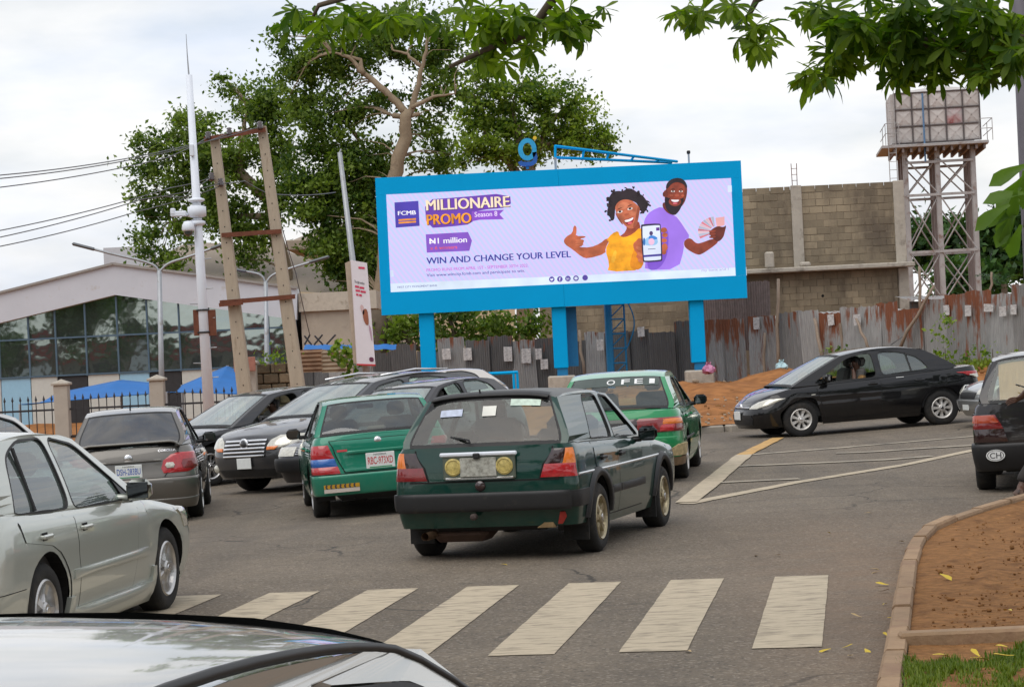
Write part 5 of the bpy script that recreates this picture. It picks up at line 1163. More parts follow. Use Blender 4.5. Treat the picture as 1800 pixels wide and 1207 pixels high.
# grass
GR = leafmat('grass blades', (.08, .13, .012), (.20, .25, .04), .3)
def grass(name, pts, h, lab):
    mb = MB(); 
    for p in pts:
        for _ in range(3):
            a = random.random()*6.28; l = h*random.uniform(.5, 1.2); w = .006 if h < .12 else .02; dx, dy = math.cos(a), math.sin(a); b = len(mb.v)
            q0 = Vector(p) + Vector((random.uniform(-.03, .03), random.uniform(-.03, .03), 0))
            mb.v += [tuple(q0 - Vector((dy, -dx, 0))*w), tuple(q0 + Vector((dy, -dx, 0))*w), tuple(q0 + Vector((dx*l*.5, dy*l*.5, l)))]; mb.f.append((b, b+1, b+2)); mb.m.append(0)
    tag(mb.build(name, GR), lab, 'grass', kind='stuff')
pts = []
for _ in range(3400):
    px, py = random.uniform(1588, 1830), random.uniform(1112, 1250); t = (px-1588)/240
    if py < 1150 - 22*max(0, t-.45)*2.2 or nz3(px*.02, py*.03, 1, 2) < -.12: continue
    p = G(px, py, .09); pts.append((p.x, p.y, .085 + .05*nz3(p.x, p.y, 1.1, 5)*.6))
grass('grass', pts, .04, 'short patchy green grass at the bottom right corner')
pts = []
for _ in range(5200):
    x = random.uniform(8.4, 17); y = fpos(x) - random.uniform(.2, 9)*random.random() - .2
    if nz3(x, y, .5, 4) < -.05: continue
    pts.append((x, y, bankz(x, y) + .16*nz3(x, y, .45) + .08*nz3(x, y, 1.7, 3)))
grass('grass', pts, .2, 'rough green grass in front of the fence at the right')
# overhanging foreground tree: rosettes of big leaves, most of the tree is out of frame above and right
FGL = leafmat('large glossy leaves', (.045, .10, .008), (.19, .28, .018), .50, .5)
def fgleaf(L, W_, bend):
    mb = MB(); P = []
    for i in range(6):
        u = i/5; w = W_*(.16 + 1.05*u**1.3*(1-u**5)) if u < 1 else .003; z = -bend*u*u*L; P.append([(u*L, -w/2, z + w*.16), (u*L, 0, z), (u*L, w/2, z + w*.16)])
    return mb.grid(P)
LM = [fgleaf(1, w_, b) for w_, b in ((.46, .12), (.40, .3), (.52, .5), (.36, .05), (.48, -.15), (.42, .75))]; LMe = [m_.mesh('leaf', FGL, True) for m_ in LM]
fg_base = Vector((7.5, 11, 0))
fgt = empty('almond_tree', fg_base, label='overhanging tree with rosettes of broad leaves along the top of the picture', cat='tree')
MB().tube([(0, 0, -.2), (.05, .1, 2), (-.1, .2, 4.2)], [.2, .17, .14], 12).build('trunk', BARKD, fgt, True)
def rq(px, py, d): return at(px, py, d) - fg_base
br = MB()
for pts, ra, rb in (([(1900, 60, 12), (1700, 80, 12.5), (1600, 75, 12.6), (1500, 60, 13), (1450, 110, 13)], .05, .012), ([(1900, 60, 12), (1800, -60, 12.3), (1450, -60, 12.8), (1000, -40, 13), (930, 60, 13.2), (880, 75, 13.2), (790, 118, 13.3)], .06, .012), ([(1450, -60, 12.8), (1330, 0, 13), (1310, 40, 13), (1335, 70, 13)], .03, .006),
                    ([(1000, -40, 13), (700, -30, 13.2), (560, 10, 13.3), (545, 40, 13.3)], .03, .008), ([(930, 60, 13.2), (965, 40, 13), (1000, 20, 13)], .015, .006), ([(890, 72, 13.2), (925, 80, 13.2), (940, 88, 13.2)], .012, .005), ([(1600, 75, 12.6), (1570, 110, 12.6)], .014, .006), ([(1700, 80, 12.5), (1720, 130, 12.5)], .016, .006)):
    br.tube([rq(*p) for p in pts], [ra + (rb-ra)*i/(len(pts)-1) for i in range(len(pts))], 7)
br.build('branch', BARKD, fgt, True)
ros = []
for (cx, cy, rx, ry, n, d) in ((530, 30, 38, 26, 6, 13.3), (560, 60, 22, 10, 2, 13.3), (640, 25, 50, 18, 7, 13.2), (740, 28, 60, 22, 9, 13.2), (840, 40, 45, 34, 10, 13.2), (905, 45, 55, 32, 13, 13.1), (985, 35, 50, 26, 8, 13), (870, 95, 34, 24, 5, 13.2), (930, 90, 14, 10, 2, 13.1), (1002, 50, 20, 14, 3, 13), (1060, 10, 10, 6, 1, 13),
                               (1200, 20, 22, 10, 3, 13), (1235, 28, 22, 12, 4, 13), (1290, 15, 22, 8, 2, 13), (1325, 35, 18, 14, 2, 13), (1300, 68, 6, 5, 1, 13), (1338, 75, 14, 8, 2, 13), (1358, 66, 4, 4, 1, 13), (1350, 45, 4, 4, 1, 13),
                               (1430, 18, 34, 10, 4, 12.8), (1480, 45, 34, 28, 8, 12.7), (1540, 50, 60, 40, 16, 12.6), (1470, 95, 30, 26, 7, 12.7), (1420, 130, 22, 14, 3, 12.7), (1450, 125, 20, 18, 4, 12.7), (1585, 105, 36, 20, 6, 12.6), (1570, 135, 14, 10, 2, 12.6), (1640, 55, 60, 40, 14, 12.5), (1660, 100, 40, 30, 8, 12.5), (1740, 50, 50, 40, 14, 12.3), (1730, 105, 30, 24, 6, 12.4), (1655, 130, 18, 14, 3, 12.5), (1790, 70, 40, 60, 10, 12.2), (1720, 122, 16, 14, 2, 12.4), (1650, 5, 150, 20, 10, 12.5)):
    for _ in range(int(n*(1.6 if cx > 1400 else 1.25)+.5)):
        a = random.random()*6.28; r = random.random()**.5; ros.append((cx+rx*r*math.cos(a), cy+ry*r*math.sin(a), d + random.uniform(-.35, .35)))
for _ in range(60): ros.append((random.uniform(450, 1850), random.uniform(-190, -25), 12.8 + random.uniform(-1.5, 1.2)))
rest = MB(); placed = 0; allL = []
for (px, py, d) in ros:
    c = rq(px, py, d); ax = Vector((random.gauss(0, .5), random.gauss(0, .5) - .25, .8)).normalized(); n = random.randint(7, 14); a0 = random.random()*6.28
    X = ax.orthogonal().normalized(); Y = ax.cross(X)
    for k in range(n):
        a = a0 + k*2.4; el = random.uniform(-.55, .5); dr = (X*math.cos(a) + Y*math.sin(a))*math.cos(el) + ax*math.sin(el); dr.z -= .22; dr.normalize()
        nn = (ax - dr*ax.dot(dr)).normalized(); sd = nn.cross(dr); L = random.uniform(.08, .15)
        M = Matrix.Identity(4)
        for i in range(3): M[i][0] = dr[i]*L; M[i][1] = sd[i]*L; M[i][2] = nn[i]*L; M[i][3] = c[i]
        allL.append((py < 0, random.random(), M, random.randrange(6)))
allL.sort(key=lambda q: (q[0], q[1]))
for i, (_, _, M, v) in enumerate(allL):
    if i < 290: link('leaf', LMe[v], fgt, M)
    else:
        b = len(rest.v); rest.v += [tuple(M @ Vector(p)) for p in LM[v].v]; rest.f += [tuple(b+k for k in f) for f in LM[v].f]; rest.m += [0]*len(LM[v].f)
tag(rest.build('foliage', FGL, fgt, True), kind='stuff')
# nearer leafy twig at the right edge
tw_ = empty('leafy_branch', at(1835, 300, 8.5), label='leafy twig with large yellow-green leaves hanging at the right edge', cat='branch'); to = tw_.location.copy()
MB().tube([at(1900, 200, 8.5)-to, at(1815, 300, 8.5)-to, at(1800, 400, 8.5)-to], [.015, .01, .004], 6).build('stem', BARKD, tw_)
FGL2 = leafmat('yellow-green leaves', (.06, .13, .012), (.14, .24, .03), .42, .4); me2 = [fgleaf(1, .55, b).mesh('leaf', FGL2, True) for b in (.15, .35)]
for (px, py, ang, L) in ((1805, 290, 200, 62), (1800, 310, 230, 60), (1795, 330, 215, 55), (1790, 350, 240, 70), (1790, 370, 195, 60), (1775, 360, 205, 64), (1785, 375, 235, 60), (1795, 395, 250, 55), (1800, 340, 180, 60), (1775, 385, 255, 45), (1810, 380, 270, 60), (1800, 300, 265, 60), (1786, 330, 262, 50)):
    c = at(px, py, 8.5 + random.uniform(-.1, .1)) - to; a = rad(ang); Lm = L*8.5/F_PX*1.15
    dr = Vector((math.cos(a), random.uniform(-.3, .3), math.sin(a))).normalized(); nn = Vector((random.uniform(-.4, .4), -1, random.uniform(.1, .8))); nn = (nn - dr*nn.dot(dr)).normalized(); sd = nn.cross(dr); M = Matrix.Identity(4)
    for i in range(3): M[i][0] = dr[i]*Lm; M[i][1] = sd[i]*Lm; M[i][2] = nn[i]*Lm; M[i][3] = c[i]
    link('leaf', random.choice(me2), tw_, M)
gp = empty('grey_post', at(1824, 640, 15), label='slim grey post cut by the right edge of the picture', cat='post'); gp.location.z = 0
MB().tube([(0, 0, -.1), (0, 0, 4.9)], [.07, .055], 12).build('shaft', mat('purple-grey painted post', (.12, .11, .13), .6), gp, True); MB().lathe([(.12, 0), (.12, .03), (.07, .06)], 12, Matrix.Rotation(math.pi/2, 4, 'X')).build('base_plate', STEEL, gp)
# what shows in the facade glass, plus unseen trees added to darken car-paint reflections
for x, y, h, lab in ((-36, -4, 8.0, 'bushy roadside tree mirrored at the far left of the showroom glass'), (-14.5, -8, 7.5, 'roadside tree mirrored at the right end of the showroom glass'), (-45, 2, 9, 'tall roadside tree mirrored beyond the left edge of the glass'),
                     (-8, -11, 14, 'unseen tall roadside tree behind the photographer, left of centre'), (2, -9, 15, 'unseen tall roadside tree directly behind the photographer'), (11, -8, 15, 'unseen tall roadside tree behind the photographer, right of centre'), (20, -5, 14, 'unseen tall roadside tree behind and right of the photographer'), (30, 2, 14, 'unseen tall roadside tree far right of the photographer'), (24, 24, 9, 'unseen verge tree right of the picture'), (-24, 12, 8, 'unseen roadside tree left of the picture, nearest'), (-26, 26, 9, 'unseen roadside tree left of the picture, farther')):
    tree('roadside_tree', lab, (x, y, 0), [([(x, y, -.3), (x+.2, y, h*.4), (x, y+.2, h*.7)], .25, .1)],
         [((x+random.uniform(-.36, .36)*h, y+random.uniform(-.3, .3)*h, h*random.uniform(.28, .95)), (.22*h, .22*h, .15*h), 1.0) for _ in range(11)], .07*h, FARL, 300/h/h, BARKD, spread=.06*h, group='trees around the junction')
sb = empty('roadside_shop', (-24, -22, 0), label='low roadside shop with a red fascia mirrored in the showroom glass', cat='building')
MB().box((0, 0, 1.5), (30, 6, 3)).build('wall', mat('dark shop wall', (.18, .16, .14), .8), sb); MB().box((0, 3.2, 3.2), (31, .4, .5)).build('fascia', mat('red fascia', (.5, .03, .04), .5), sb); MB().box((0, 0, 3.6), (32, 8, .3)).build('roof', mat('shop roof', (.14, .13, .12), .8), sb)
for i in range(7): MB().box((-12+i*4, 3.05, 1.3), (2.2, .15, 1.8)).build('shopfront', (WHW, DARKIN)[i % 2], sb)
# ================================================================== vehicles
def curve(pts, n=2):
    p = chaikin([tuple(q) for q in pts], n, False); xs = [q[0] for q in p]; ys = [q[1] for q in p]
    return lambda x: float(np.interp(x, xs, ys))
GL_MINT = glass('mint tinted car glass', (.62, .76, .70), .12, .14); GL_CLEAR = glass('clear car glass', (.80, .88, .84), .07, .05); GL_DARK = glass('privacy tinted car glass', (.08, .08, .09), .20); GL_WS = glass('windscreen with painted sky glare', (.55, .66, .63), .20, .28, (.66, .78, .76))  # windscreen and mint films carry sky glare as a pale diffuse colour
GL_SMOKE = glass('smoked car glass', (.36, .40, .39), .13, .03); GL_DUSTY = glass('dusty car glass', (.60, .70, .64), .06, .008, (.5, .5, .44))
ALLOY = mat('silver alloy', (.55, .54, .53), .3, .85, var=.1, dirt=(.25, .2, .15), dirtamt=.2, dscale=8); GOLDY = mat('bronzed alloy', (.40, .34, .22), .35, .7, var=.15, dirt=(.16, .12, .08), dirtamt=.3, dscale=8); HUBCAP = mat('silver plastic hubcap', (.58, .56, .53), .4, .4, var=.1)
MIRG = mat('door mirror glass', (.14, .15, .155), .03, 1.0, var=.02)
WHEELS = {}
def wheel_meshes(R, w, style, mt):
    k = (R, w, style, mt.name)
    if k in WHEELS: return WHEELS[k]
    rr = R*(.64 if style != 'hub' else .60); h = w/2
    ty = MB().lathe([(rr, -h+.01), (rr+.02, -h), (R-.035, -h), (R-.008, -h+.025), (R, -h+.05), (R, h-.05), (R-.008, h-.025), (R-.035, h), (rr+.02, h), (rr, h-.01)], 40).mesh('tyre', RUBBER, True)
    rm = MB(); rm.lathe([(rr+.006, h-.008), (rr-.006, h+.002), (rr-.022, h-.012), (rr-.035, h-.06), (rr-.04, -h*.4)], 40, mi=0); rm.lathe([(rr-.03, 0), (.0, 0)], 24, mi=1)
    n, wi, wo = {'five': (5, .075, .095), 'six': (6, .06, .085), 'hub': (8, .045, .085), 'seven': (7, .05, .065), 'ten': (10, .03, .045)}[style]
    for i in range(n):
        a = 2*math.pi*i/n + .3; M = Matrix.Rotation(a, 3, 'Y'); b = len(rm.v); yo = h-.012; L0, L1 = .04, rr-.015; Lm = (L0+L1)/2; wm = (wi+wo)/2*.86
        prof = [(L0, wi, yo+.004), (Lm, wm, yo-.012), (L1, wo, yo-.004)]
        for (l, wd, y) in prof:
            for (s, dy) in ((-1, -.04), (-.6, 0), (.6, 0), (1, -.04)): v = M @ Vector((l, y+dy, s*wd/2)); rm.v.append(tuple(v))
        for q in range(2):
            for c in range(3): o_ = b+q*4+c; rm.f.append((o_, o_+1, o_+5, o_+4)); rm.m.append(0)
    rm.lathe([(.062, h-.06), (.062, h-.01), (.05, h+.002), (0, h+.004)], 20, mi=0); rm.lathe([(.03, h+.004), (.026, h+.008), (0, h+.009)], 14, mi=2)
    rme = rm.mesh('rim', [mt, BLACK, CHROME], False)
    WHEELS[k] = (ty, rme); return WHEELS[k]
DEF = dict(W=.85, R=.315, tw=.20, wb=2.6, Lr=.42, Lf=.50, er=.50, ef=.62, bar=.035, sill=.20, Ra=.375, crown=.035, rcrown=.03, roofw=.58, bulge=.10, rbulge=.08,
           sec=[(.10, .88), (.2, .935), (.33, .975), (.5, 1.0), (.62, .992), (.72, .998), (.85, .975), (1.05, .93)], glass='mint', rglass=None, rim='five', rimm=None, fp=.07, rp=.10, seats=True)
class Car:
    def __init__(s, name, label, th, pos, paintm, cat='car', group='cars in the junction', **P):
        s.P = dict(DEF); s.P.update(P); p = s.P; s.paint = paintm
        s.xr = curve(p['rear']); s.xf = curve(p['front']); s.top = curve(p['top'], 1); s.sec = curve(p['sec']); s.bot = curve(p['bot'], 0)
        s.xm = p['wb']/2; s.hl = (p['front'][2][1] - p['rear'][2][1])/2
        t = rad(th); f = Vector((math.sin(t), math.cos(t), 0)); l = Vector((-math.cos(t), math.sin(t), 0))
        zz = lambda dx, dy: gz(*(Vector((pos[0], pos[1], 0)) + f*dx + l*dy)[:2])
        z0 = (zz(0, .7)+zz(0, -.7))/2; z1 = (zz(p['wb'], .7)+zz(p['wb'], -.7))/2; zlf = (zz(0, .7)+zz(p['wb'], .7))/2; zrt = (zz(0, -.7)+zz(p['wb'], -.7))/2
        f3 = Vector((f.x, f.y, (z1-z0)/p['wb'])).normalized(); l3 = Vector((l.x, l.y, (zlf-zrt)/1.4)); l3 = (l3 - f3*l3.dot(f3)).normalized(); u3 = f3.cross(l3)
        M = Matrix.Identity(4)
        for i in range(3): M[i][0] = f3[i]; M[i][1] = l3[i]; M[i][2] = u3[i]
        M[0][3], M[1][3], M[2][3] = pos[0], pos[1], z0
        s.root = bpy.data.objects.new(name, None); C.objects.link(s.root); M = M @ Matrix.Diagonal((*p.get('scale', (1, 1, 1)), 1)); s.root.matrix_world = M; tag(s.root, label, cat, group); s.M = M
        s.G = {'mint': GL_MINT, 'clear': GL_CLEAR, 'dark': GL_DARK, 'smoke': GL_SMOKE, 'dusty': GL_DUSTY, 'ws': GL_WS}
        s.body(); s.green(); s.cabin(); s.wheels()
    # ---- body surface
    def wz(s, x, z):
        p = s.P; d = max(0, s.top(x)-z)
        return p['W']*s.sec(z)*(1 - p['bar']*((x-s.xm)/s.hl)**2) - .03*math.exp(-(d/.028)**2)
    def Q(s, w, z):
        if w > 3: w -= 6
        if w < -3: w += 6
        p = s.P; a = abs(w); sg = 1 if w >= 0 else -1
        x0 = s.xr(z)+p['Lr']; x1 = s.xf(z)-p['Lf']
        if a <= 1: t = a*math.pi/2; e = p['er']; return Vector((x0 - p['Lr']*max(0, math.cos(t))**e, sg*s.wz(x0, z)*math.sin(t)**e, z))
        if a < 2: x = x0 + (x1-x0)*(a-1); return Vector((x, sg*s.wz(x, z), z))
        t = (3-a)*math.pi/2; e = p['ef']; return Vector((x1 + p['Lf']*max(0, math.cos(t))**e, sg*s.wz(x1, z)*max(0, math.sin(t))**e, z))
    def wpar(s, loc, z, sg=1):
        k, v = loc; p = s.P; x0 = s.xr(z)+p['Lr']; x1 = s.xf(z)-p['Lf']
        if k == 'r': u = math.asin(min(1, abs(v)/s.wz(x0, z))**(1/p['er']))/(math.pi/2); return u if v*sg >= 0 else -u
        if k == 'f': u = 3 - math.asin(min(1, abs(v)/s.wz(x1, z))**(1/p['ef']))/(math.pi/2); return (u if v*sg >= 0 else 6-u)
        if v < x0: c = max(0, (x0-v)/p['Lr']); u = math.acos(min(1, c**(1/p['er'])))/(math.pi/2); return sg*u
        if v > x1: c = max(0, (v-x1)/p['Lf']); u = 3 - math.acos(min(1, c**(1/p['ef'])))/(math.pi/2); return sg*u
        return sg*(1 + (v-x0)/(x1-x0))
    def nrm(s, w, z):
        a = s.Q(w+.01, z) - s.Q(w-.01, z); b = s.Q(w, z+.01) - s.Q(w, z-.01); n = a.cross(b)
        if n.length < 1e-9: return Vector((1 if abs(w) > 2 else -1, 0, 0))
        n.normalize(); c = s.Q(w, z); c = Vector((c.x-s.xm, c.y*1.6, 0))
        return n if n.dot(c) > 0 else -n
    def patch(s, name, rows, mt, off=.006, pillow=.0, sg=1, nu=10, parent=None, sink=.012):
        R_ = []
        zs = [r[0] for r in rows]; L = [s.wpar(r[1], r[0], sg) for r in rows]; Rr = [s.wpar(r[2], r[0], sg) for r in rows]
        for i in range(len(L)):
            if sg > 0 and L[i] < 0 and L[i] < -2.2: L[i] += 6
            if abs(L[i]-Rr[i]) > 3: Rr[i] += 6 if Rr[i] < L[i] else -6
        t = [i/(len(zs)-1) for i in range(len(zs))]; out = []
        U = [0, 0] + [i/nu for i in range(1, nu)] + [1, 1]; nv = max(4, 4*(len(rows)-1)); Vv = [0, 0] + [i/nv for i in range(1, nv)] + [1, 1]
        for i, v in enumerate(Vv):
            z = float(np.interp(v, t, zs)); a = float(np.interp(v, t, L)); b = float(np.interp(v, t, Rr)); row = []
            for j, u in enumerate(U):
                w = a + (b-a)*u; o = -sink if j in (0, len(U)-1) or i in (0, len(Vv)-1) else off + pillow*(1-(2*u-1)**4)*(1-(2*v-1)**4)
                row.append(s.Q(w, z) + s.nrm(w, z)*o)
            out.append(row)
        ob = MB().grid(out).build(name, mt, parent or s.root, True, fix=True)
        ob.data.set_sharp_from_angle(angle=.7)
        return ob
    def body(s):
        p = s.P; R, Ra = p['R'], p['Ra']
        def zb(x, y=9):
            z = s.bot(x)
            for xw in (0, p['wb']):
                d = abs(x-xw)
                if d < Ra and abs(y) > .45*p['W']: z = max(z, R*1.0 + math.sqrt(Ra*Ra-d*d)*1.02 - .005)
            return z
        ws = list(np.linspace(0, 1, 13))
        x0, x1 = s.xr(.5)+p['Lr'], s.xf(.5)-p['Lf']; sx = set(np.round(np.arange(x0+.05, x1-.02, .07), 3))
        for xw in (0, p['wb']):
            for a in np.linspace(0, math.pi, 15): sx.add(round(xw + Ra*math.cos(a), 3))
            sx |= {round(xw-Ra-.004, 3), round(xw+Ra+.004, 3)}
        ws += [1 + (x-x0)/(x1-x0) for x in sorted(sx) if x0 < x < x1] + list(np.linspace(2, 3, 15))
        # arches may reach into the rounded corners
        for xw in (0, p['wb']):
            for a in np.linspace(0, math.pi, 9):
                x = xw + Ra*math.cos(a)
                if x <= x0 or x >= x1:
                    if s.xr(.5)+.01 < x < s.xf(.5)-.01: ws.append(abs(s.wpar(('s', x), .5)))
        ws = sorted(set(round(w, 4) for w in ws)); ws = [-w for w in ws[::-1]] + ws[1:]
        NR = 13; grid = []; s.edge = []
        for w in ws:
            c = s.Q(w, .5); z0 = zb(c.x, c.y); zt = s.top(c.x)
            for _ in range(4): zt = s.top(s.Q(w, zt).x)
            col = []
            for j in range(NR+1):
                t = j/NR; t = t if t < .85 else .85+.15*(1-max(0, 1-(t-.85)/.15)**1.6); col.append(s.Q(w, z0+(zt-z0)*t))
            grid.append(col); s.edge.append((w, col[-1]))
        s.body_ob = MB().grid(grid).build('body', s.paint, s.root, True, fix=True)
        # bonnet and boot lid
        def cover(name, sel, cr_):
            P = []
            for w, e in s.edge:
                if w < 0 or not sel(e.x): continue
                P.append([Vector((e.x, e.y*v, e.z + cr_*(1-v*v)**.8*min(1, abs(e.y)/.4))) for v in (1, .94, .85, .7, .5, .3, .1, 0, -.1, -.3, -.5, -.7, -.85, -.94, -1)])
            if len(P) > 1: MB().grid(P).build(name, s.paint, s.root, True, fix=True)
        A0, C0 = p['A'][0], p['C'][0]
        cover('bonnet', lambda x: x >= A0[0]-.05, p['crown']); cover('boot_lid', lambda x: x <= C0[0]+.05, p.get('dcrown', .02))
        P = {1: [], -1: []}
        for w, e in s.edge:
            if A0[0]+.02 >= e.x >= C0[0]-.02: P[1 if w > 0 else -1].append([e, Vector((e.x, e.y*.9, e.z+.002)), Vector((e.x, e.y*.88, e.z-.2))])
        for k in P:
            if len(P[k]) > 1: MB().grid(P[k]).build('window_sill', DARKIN, s.root)
        # wheel-well liners and floor
        for xw in (0, p['wb']):
            for sg in (1, -1):
                rows = []
                for a in np.linspace(-.25, math.pi+.25, 21):
                    x, z = xw + (Ra+.004)*math.cos(a), max(.12, R + (Ra+.004)*math.sin(a)); yo = abs(s.Q(s.wpar(('s', x), max(z, .3)), max(z, .3)).y) if s.xr(.5) < x < s.xf(.5) else p['W']*.8
                    rows.append([(x, sg*(yo-.01), z), (x, sg*(p['W']-.30), z)])
                MB().grid(rows).build('wheel_arch_liner', BLACK, s.root)
        ub = MB(); xa, xb = s.xr(.4)+.12, s.xf(.4)-.12
        ub.rbox(((xa+xb)/2, 0, p['sill']+.10), (xb-xa, 2*(p['W']-.30), .16), .05); ub.rbox((p['wb']/2, 0, p['sill']+.08), (p['wb']-2*Ra-.06, 2*p['W']*.88, .12), .03)
        for xw in (0, p['wb']): ub.tube([(xw, -p['W']+.25, R), (xw, p['W']-.25, R)], .05, 8)
        ub.build('underbody', BLACK, s.root)
        # doors
        for (b0, b1, t0, t1) in p.get('doors', []):
            for sg in (1, -1):
                for nm, mt, off, gr in (('door_gap', SEAM, .002, .010), ('door', s.paint, .0045, 0)):
                    zl = p['sill']+.075-gr; rows = []
                    for i in range(13):
                        t = i/12; row = []
                        for j in range(9):
                            u = j/8
                            zt = lambda x: s.top(x)-.014+gr*.3
                            xm_ = b0+(b1-b0)*u; z = zl + (zt(t0+(t1-t0)*u)-zl)*t
                            xl, xh = b0+(t0-b0)*t-gr, b1+(t1-b1)*t+gr
                            for xw in (0, p['wb']):
                                if z < R+Ra+.05:
                                    q = math.sqrt(max(0, (Ra+.045)**2-(z-R)**2))
                                    if xl < xw+q and xw < (b0+b1)/2: xl = max(xl, xw+q-gr)
                                    if xh > xw-q and xw > (b0+b1)/2: xh = min(xh, xw-q+gr)
                            x = xl+(xh-xl)*u; row.append((x, sg*(s.wz(x, z)+off), z))
                        rows.append(row)
                    ob = MB().grid(rows, flip=sg > 0).build(nm, mt, s.root, True)
                    if nm == 'door' and p.get('handle'):
                        hx, hz = b0+.13, p['handle']; y = s.wz(hx, hz)+.005
                        hb = MB().rbox((hx, sg*(y+.022), hz), (.17, .022, .03), .01); hb.rbox((hx-.07, sg*(y+.01), hz), (.02, .03, .025), .006); hb.rbox((hx+.07, sg*(y+.01), hz), (.02, .03, .025), .006)
                        hb.build('handle', p.get('handlem', s.paint), ob); MB().rbox((hx, sg*(y+.001), hz), (.09, .006, .055), .003).build('handle_recess', SEAM, ob)
    # ---- greenhouse
    def wg(s, x, z):
        p = s.P; zr = p['roof'][len(p['roof'])//2][1]; zb_ = s.top(x); t = max(0, min(1.05, (z-zb_)/max(.1, zr-zb_)))
        yb = abs(s.Q(s.wpar(('s', x), zb_-.002), zb_-.002).y) - .006
        yr = p['roofw']*(1 - .10*((x-s.P.get('rxc', .5))/1.0)**2)
        return yb + (min(yr, yb)-yb)*t**1.25
    def green(s):
        p = s.P; (A0, A1), (C0, C1) = p['A'], p['C']
        def seg(a, b, bow, n=8): return [(a[0]+(b[0]-a[0])*i/n, a[1]+(b[1]-a[1])*i/n + bow*4*(i/n)*(1-i/n)) for i in range(n+1)]
        Al = seg(A0, A1, p.get('abow', .012)); Cl = seg(C1, C0, p.get('cbow', .015))
        Rl = chaikin([A1] + list(p['roof']) + [C1], 3, False)
        tz = lambda x: s.top(x)-.004
        belt = [(x, tz(x)) for x in np.linspace(C0[0], A0[0], 24)]
        outer = Al + Rl[1:] + Cl[1:] + belt[1:-1]
        wins = [chaikin(w, 2) if len(w) else w for w in [self_round(w, p.get('wr', .05)) for w in p['wins']]]
        for sg in (1, -1):
            fn = lambda a, b: (a, sg*s.wg(a, b), b)
            ob = MB().poly([outer] + wins, fn).build('window_frame', s.paint, s.root, fix=True)
            md = ob.modifiers.new('s', 'SOLIDIFY'); md.thickness = .03; md.offset = 0
            gm = MB()
            for k, w in enumerate(wins):
                cx = sum(q[0] for q in w)/len(w); cz = sum(q[1] for q in w)/len(w); ins = []
                for q in w:
                    d = math.hypot(q[0]-cx, q[1]-cz); ins.append((q[0]-(q[0]-cx)/d*.010, q[1]-(q[1]-cz)/d*.010))
                fo = lambda a, b: (a, sg*(s.wg(a, b)+.017), b)
                out2 = [(q[0]+(q[0]-cx)/math.hypot(q[0]-cx, q[1]-cz)*.007, q[1]+(q[1]-cz)/math.hypot(q[0]-cx, q[1]-cz)*.007) for q in w]
                n = len(w); b = len(gm.v); gm.v += [fo(*q) for q in out2] + [fo(*q) for q in ins] + [(v[0], v[1]-sg*.03, v[2]) for v in [fo(*q) for q in ins]]
                for i in range(n):
                    j = (i+1) % n; gm.f += [(b+i, b+j, b+n+j, b+n+i), (b+n+i, b+n+j, b+2*n+j, b+2*n+i)]; gm.m += [0, 0]
                op = p.get('open', {}).get((sg, k), 0)
                if op < 1:
                    zt = max(q[1] for q in ins); zl = min(q[1] for q in ins); lim = zl + (zt-zl)*(1-op)
                    pane = ins if op == 0 else clip_low(ins, lim)
                    if len(pane) > 2: MB().poly([pane], lambda a, b: (a, sg*(s.wg(a, b)+.002), b)).build('side_window', s.G[p['sglass'] if 'sglass' in p else p['glass']], s.root)
            gm.build('window_gasket', GASKET, s.root)
        vs = [-1, -.985, -.96, -.93, -.9, -.8, -.6, -.3, 0, .3, .6, .8, .9, .93, .96, .985, 1]
        def strip(L, bl, cr0, cr1, side, names, pw, gl, tb=(.07, .06)):
            n = len(L)-1; P = []
            for i, (x, z) in enumerate(L):
                u = i/n; y = s.wg(x, z); c = cr0+(cr1-cr0)*u; P.append([Vector((x + bl*(1-v*v), y*v, z + c*(1-abs(v)**3.2)**.8)) for v in vs])
            if gl is None: return MB().grid(P).build(names[0], p.get('roofm', s.paint), s.root, True, fix=True)
            F = MB(); F2 = MB(); Gm = MB(); Bm = MB()
            def cls(i, j):
                v = (abs(vs[j])+abs(vs[j+1]))/2; u = (i+.5)/n
                if v > 1-pw: return 0
                if v > 1-pw-.05 or u < tb[0] or u > 1-tb[1]: return 1
                return 2
            for i in range(n):
                for j in range(len(vs)-1):
                    k_ = cls(i, j); m_ = (F if j < 8 else F2, Bm, Gm)[k_]; b = len(m_.v); m_.v += [tuple(q) for q in (P[i][j], P[i+1][j], P[i+1][j+1], P[i][j+1])]; m_.f.append((b, b+1, b+2, b+3)); m_.m.append(0)
            F.build(names[1], s.paint, s.root, True, fix=True); F2.build(names[1], s.paint, s.root, True, fix=True); Bm.build(names[2], GASKET, s.root, True, fix=True); return Gm.build(names[0], gl, s.root, True, fix=True)
        g1 = s.G[p.get('wglass', 'ws')]; g2 = s.G[p['rglass'] or p['glass']]
        fine = lambda L: [(L[i][0]+(L[i+1][0]-L[i][0])*k/2, L[i][1]+(L[i+1][1]-L[i][1])*k/2) for i in range(len(L)-1) for k in (0, 1)] + [L[-1]]
        s.ws = strip(fine(Al), p['bulge'], p['crown']*.9, p['rcrown'], 1, ('windscreen', 'windscreen_pillar', 'windscreen_seal'), p['fp'], g1)
        s.roof_ob = strip(Rl, 0, p['rcrown'], p['rcrown'], 0, ('roof',), 0, None)
        s.rw = strip(fine(Cl), -p['rbulge'], p['rcrown'], p.get('dcrown', .02), -1, ('rear_window', 'rear_pillar', 'rear_window_seal'), p['rp'], g2, p.get('rtb', (.07, .07)))
        s.Cl = Cl
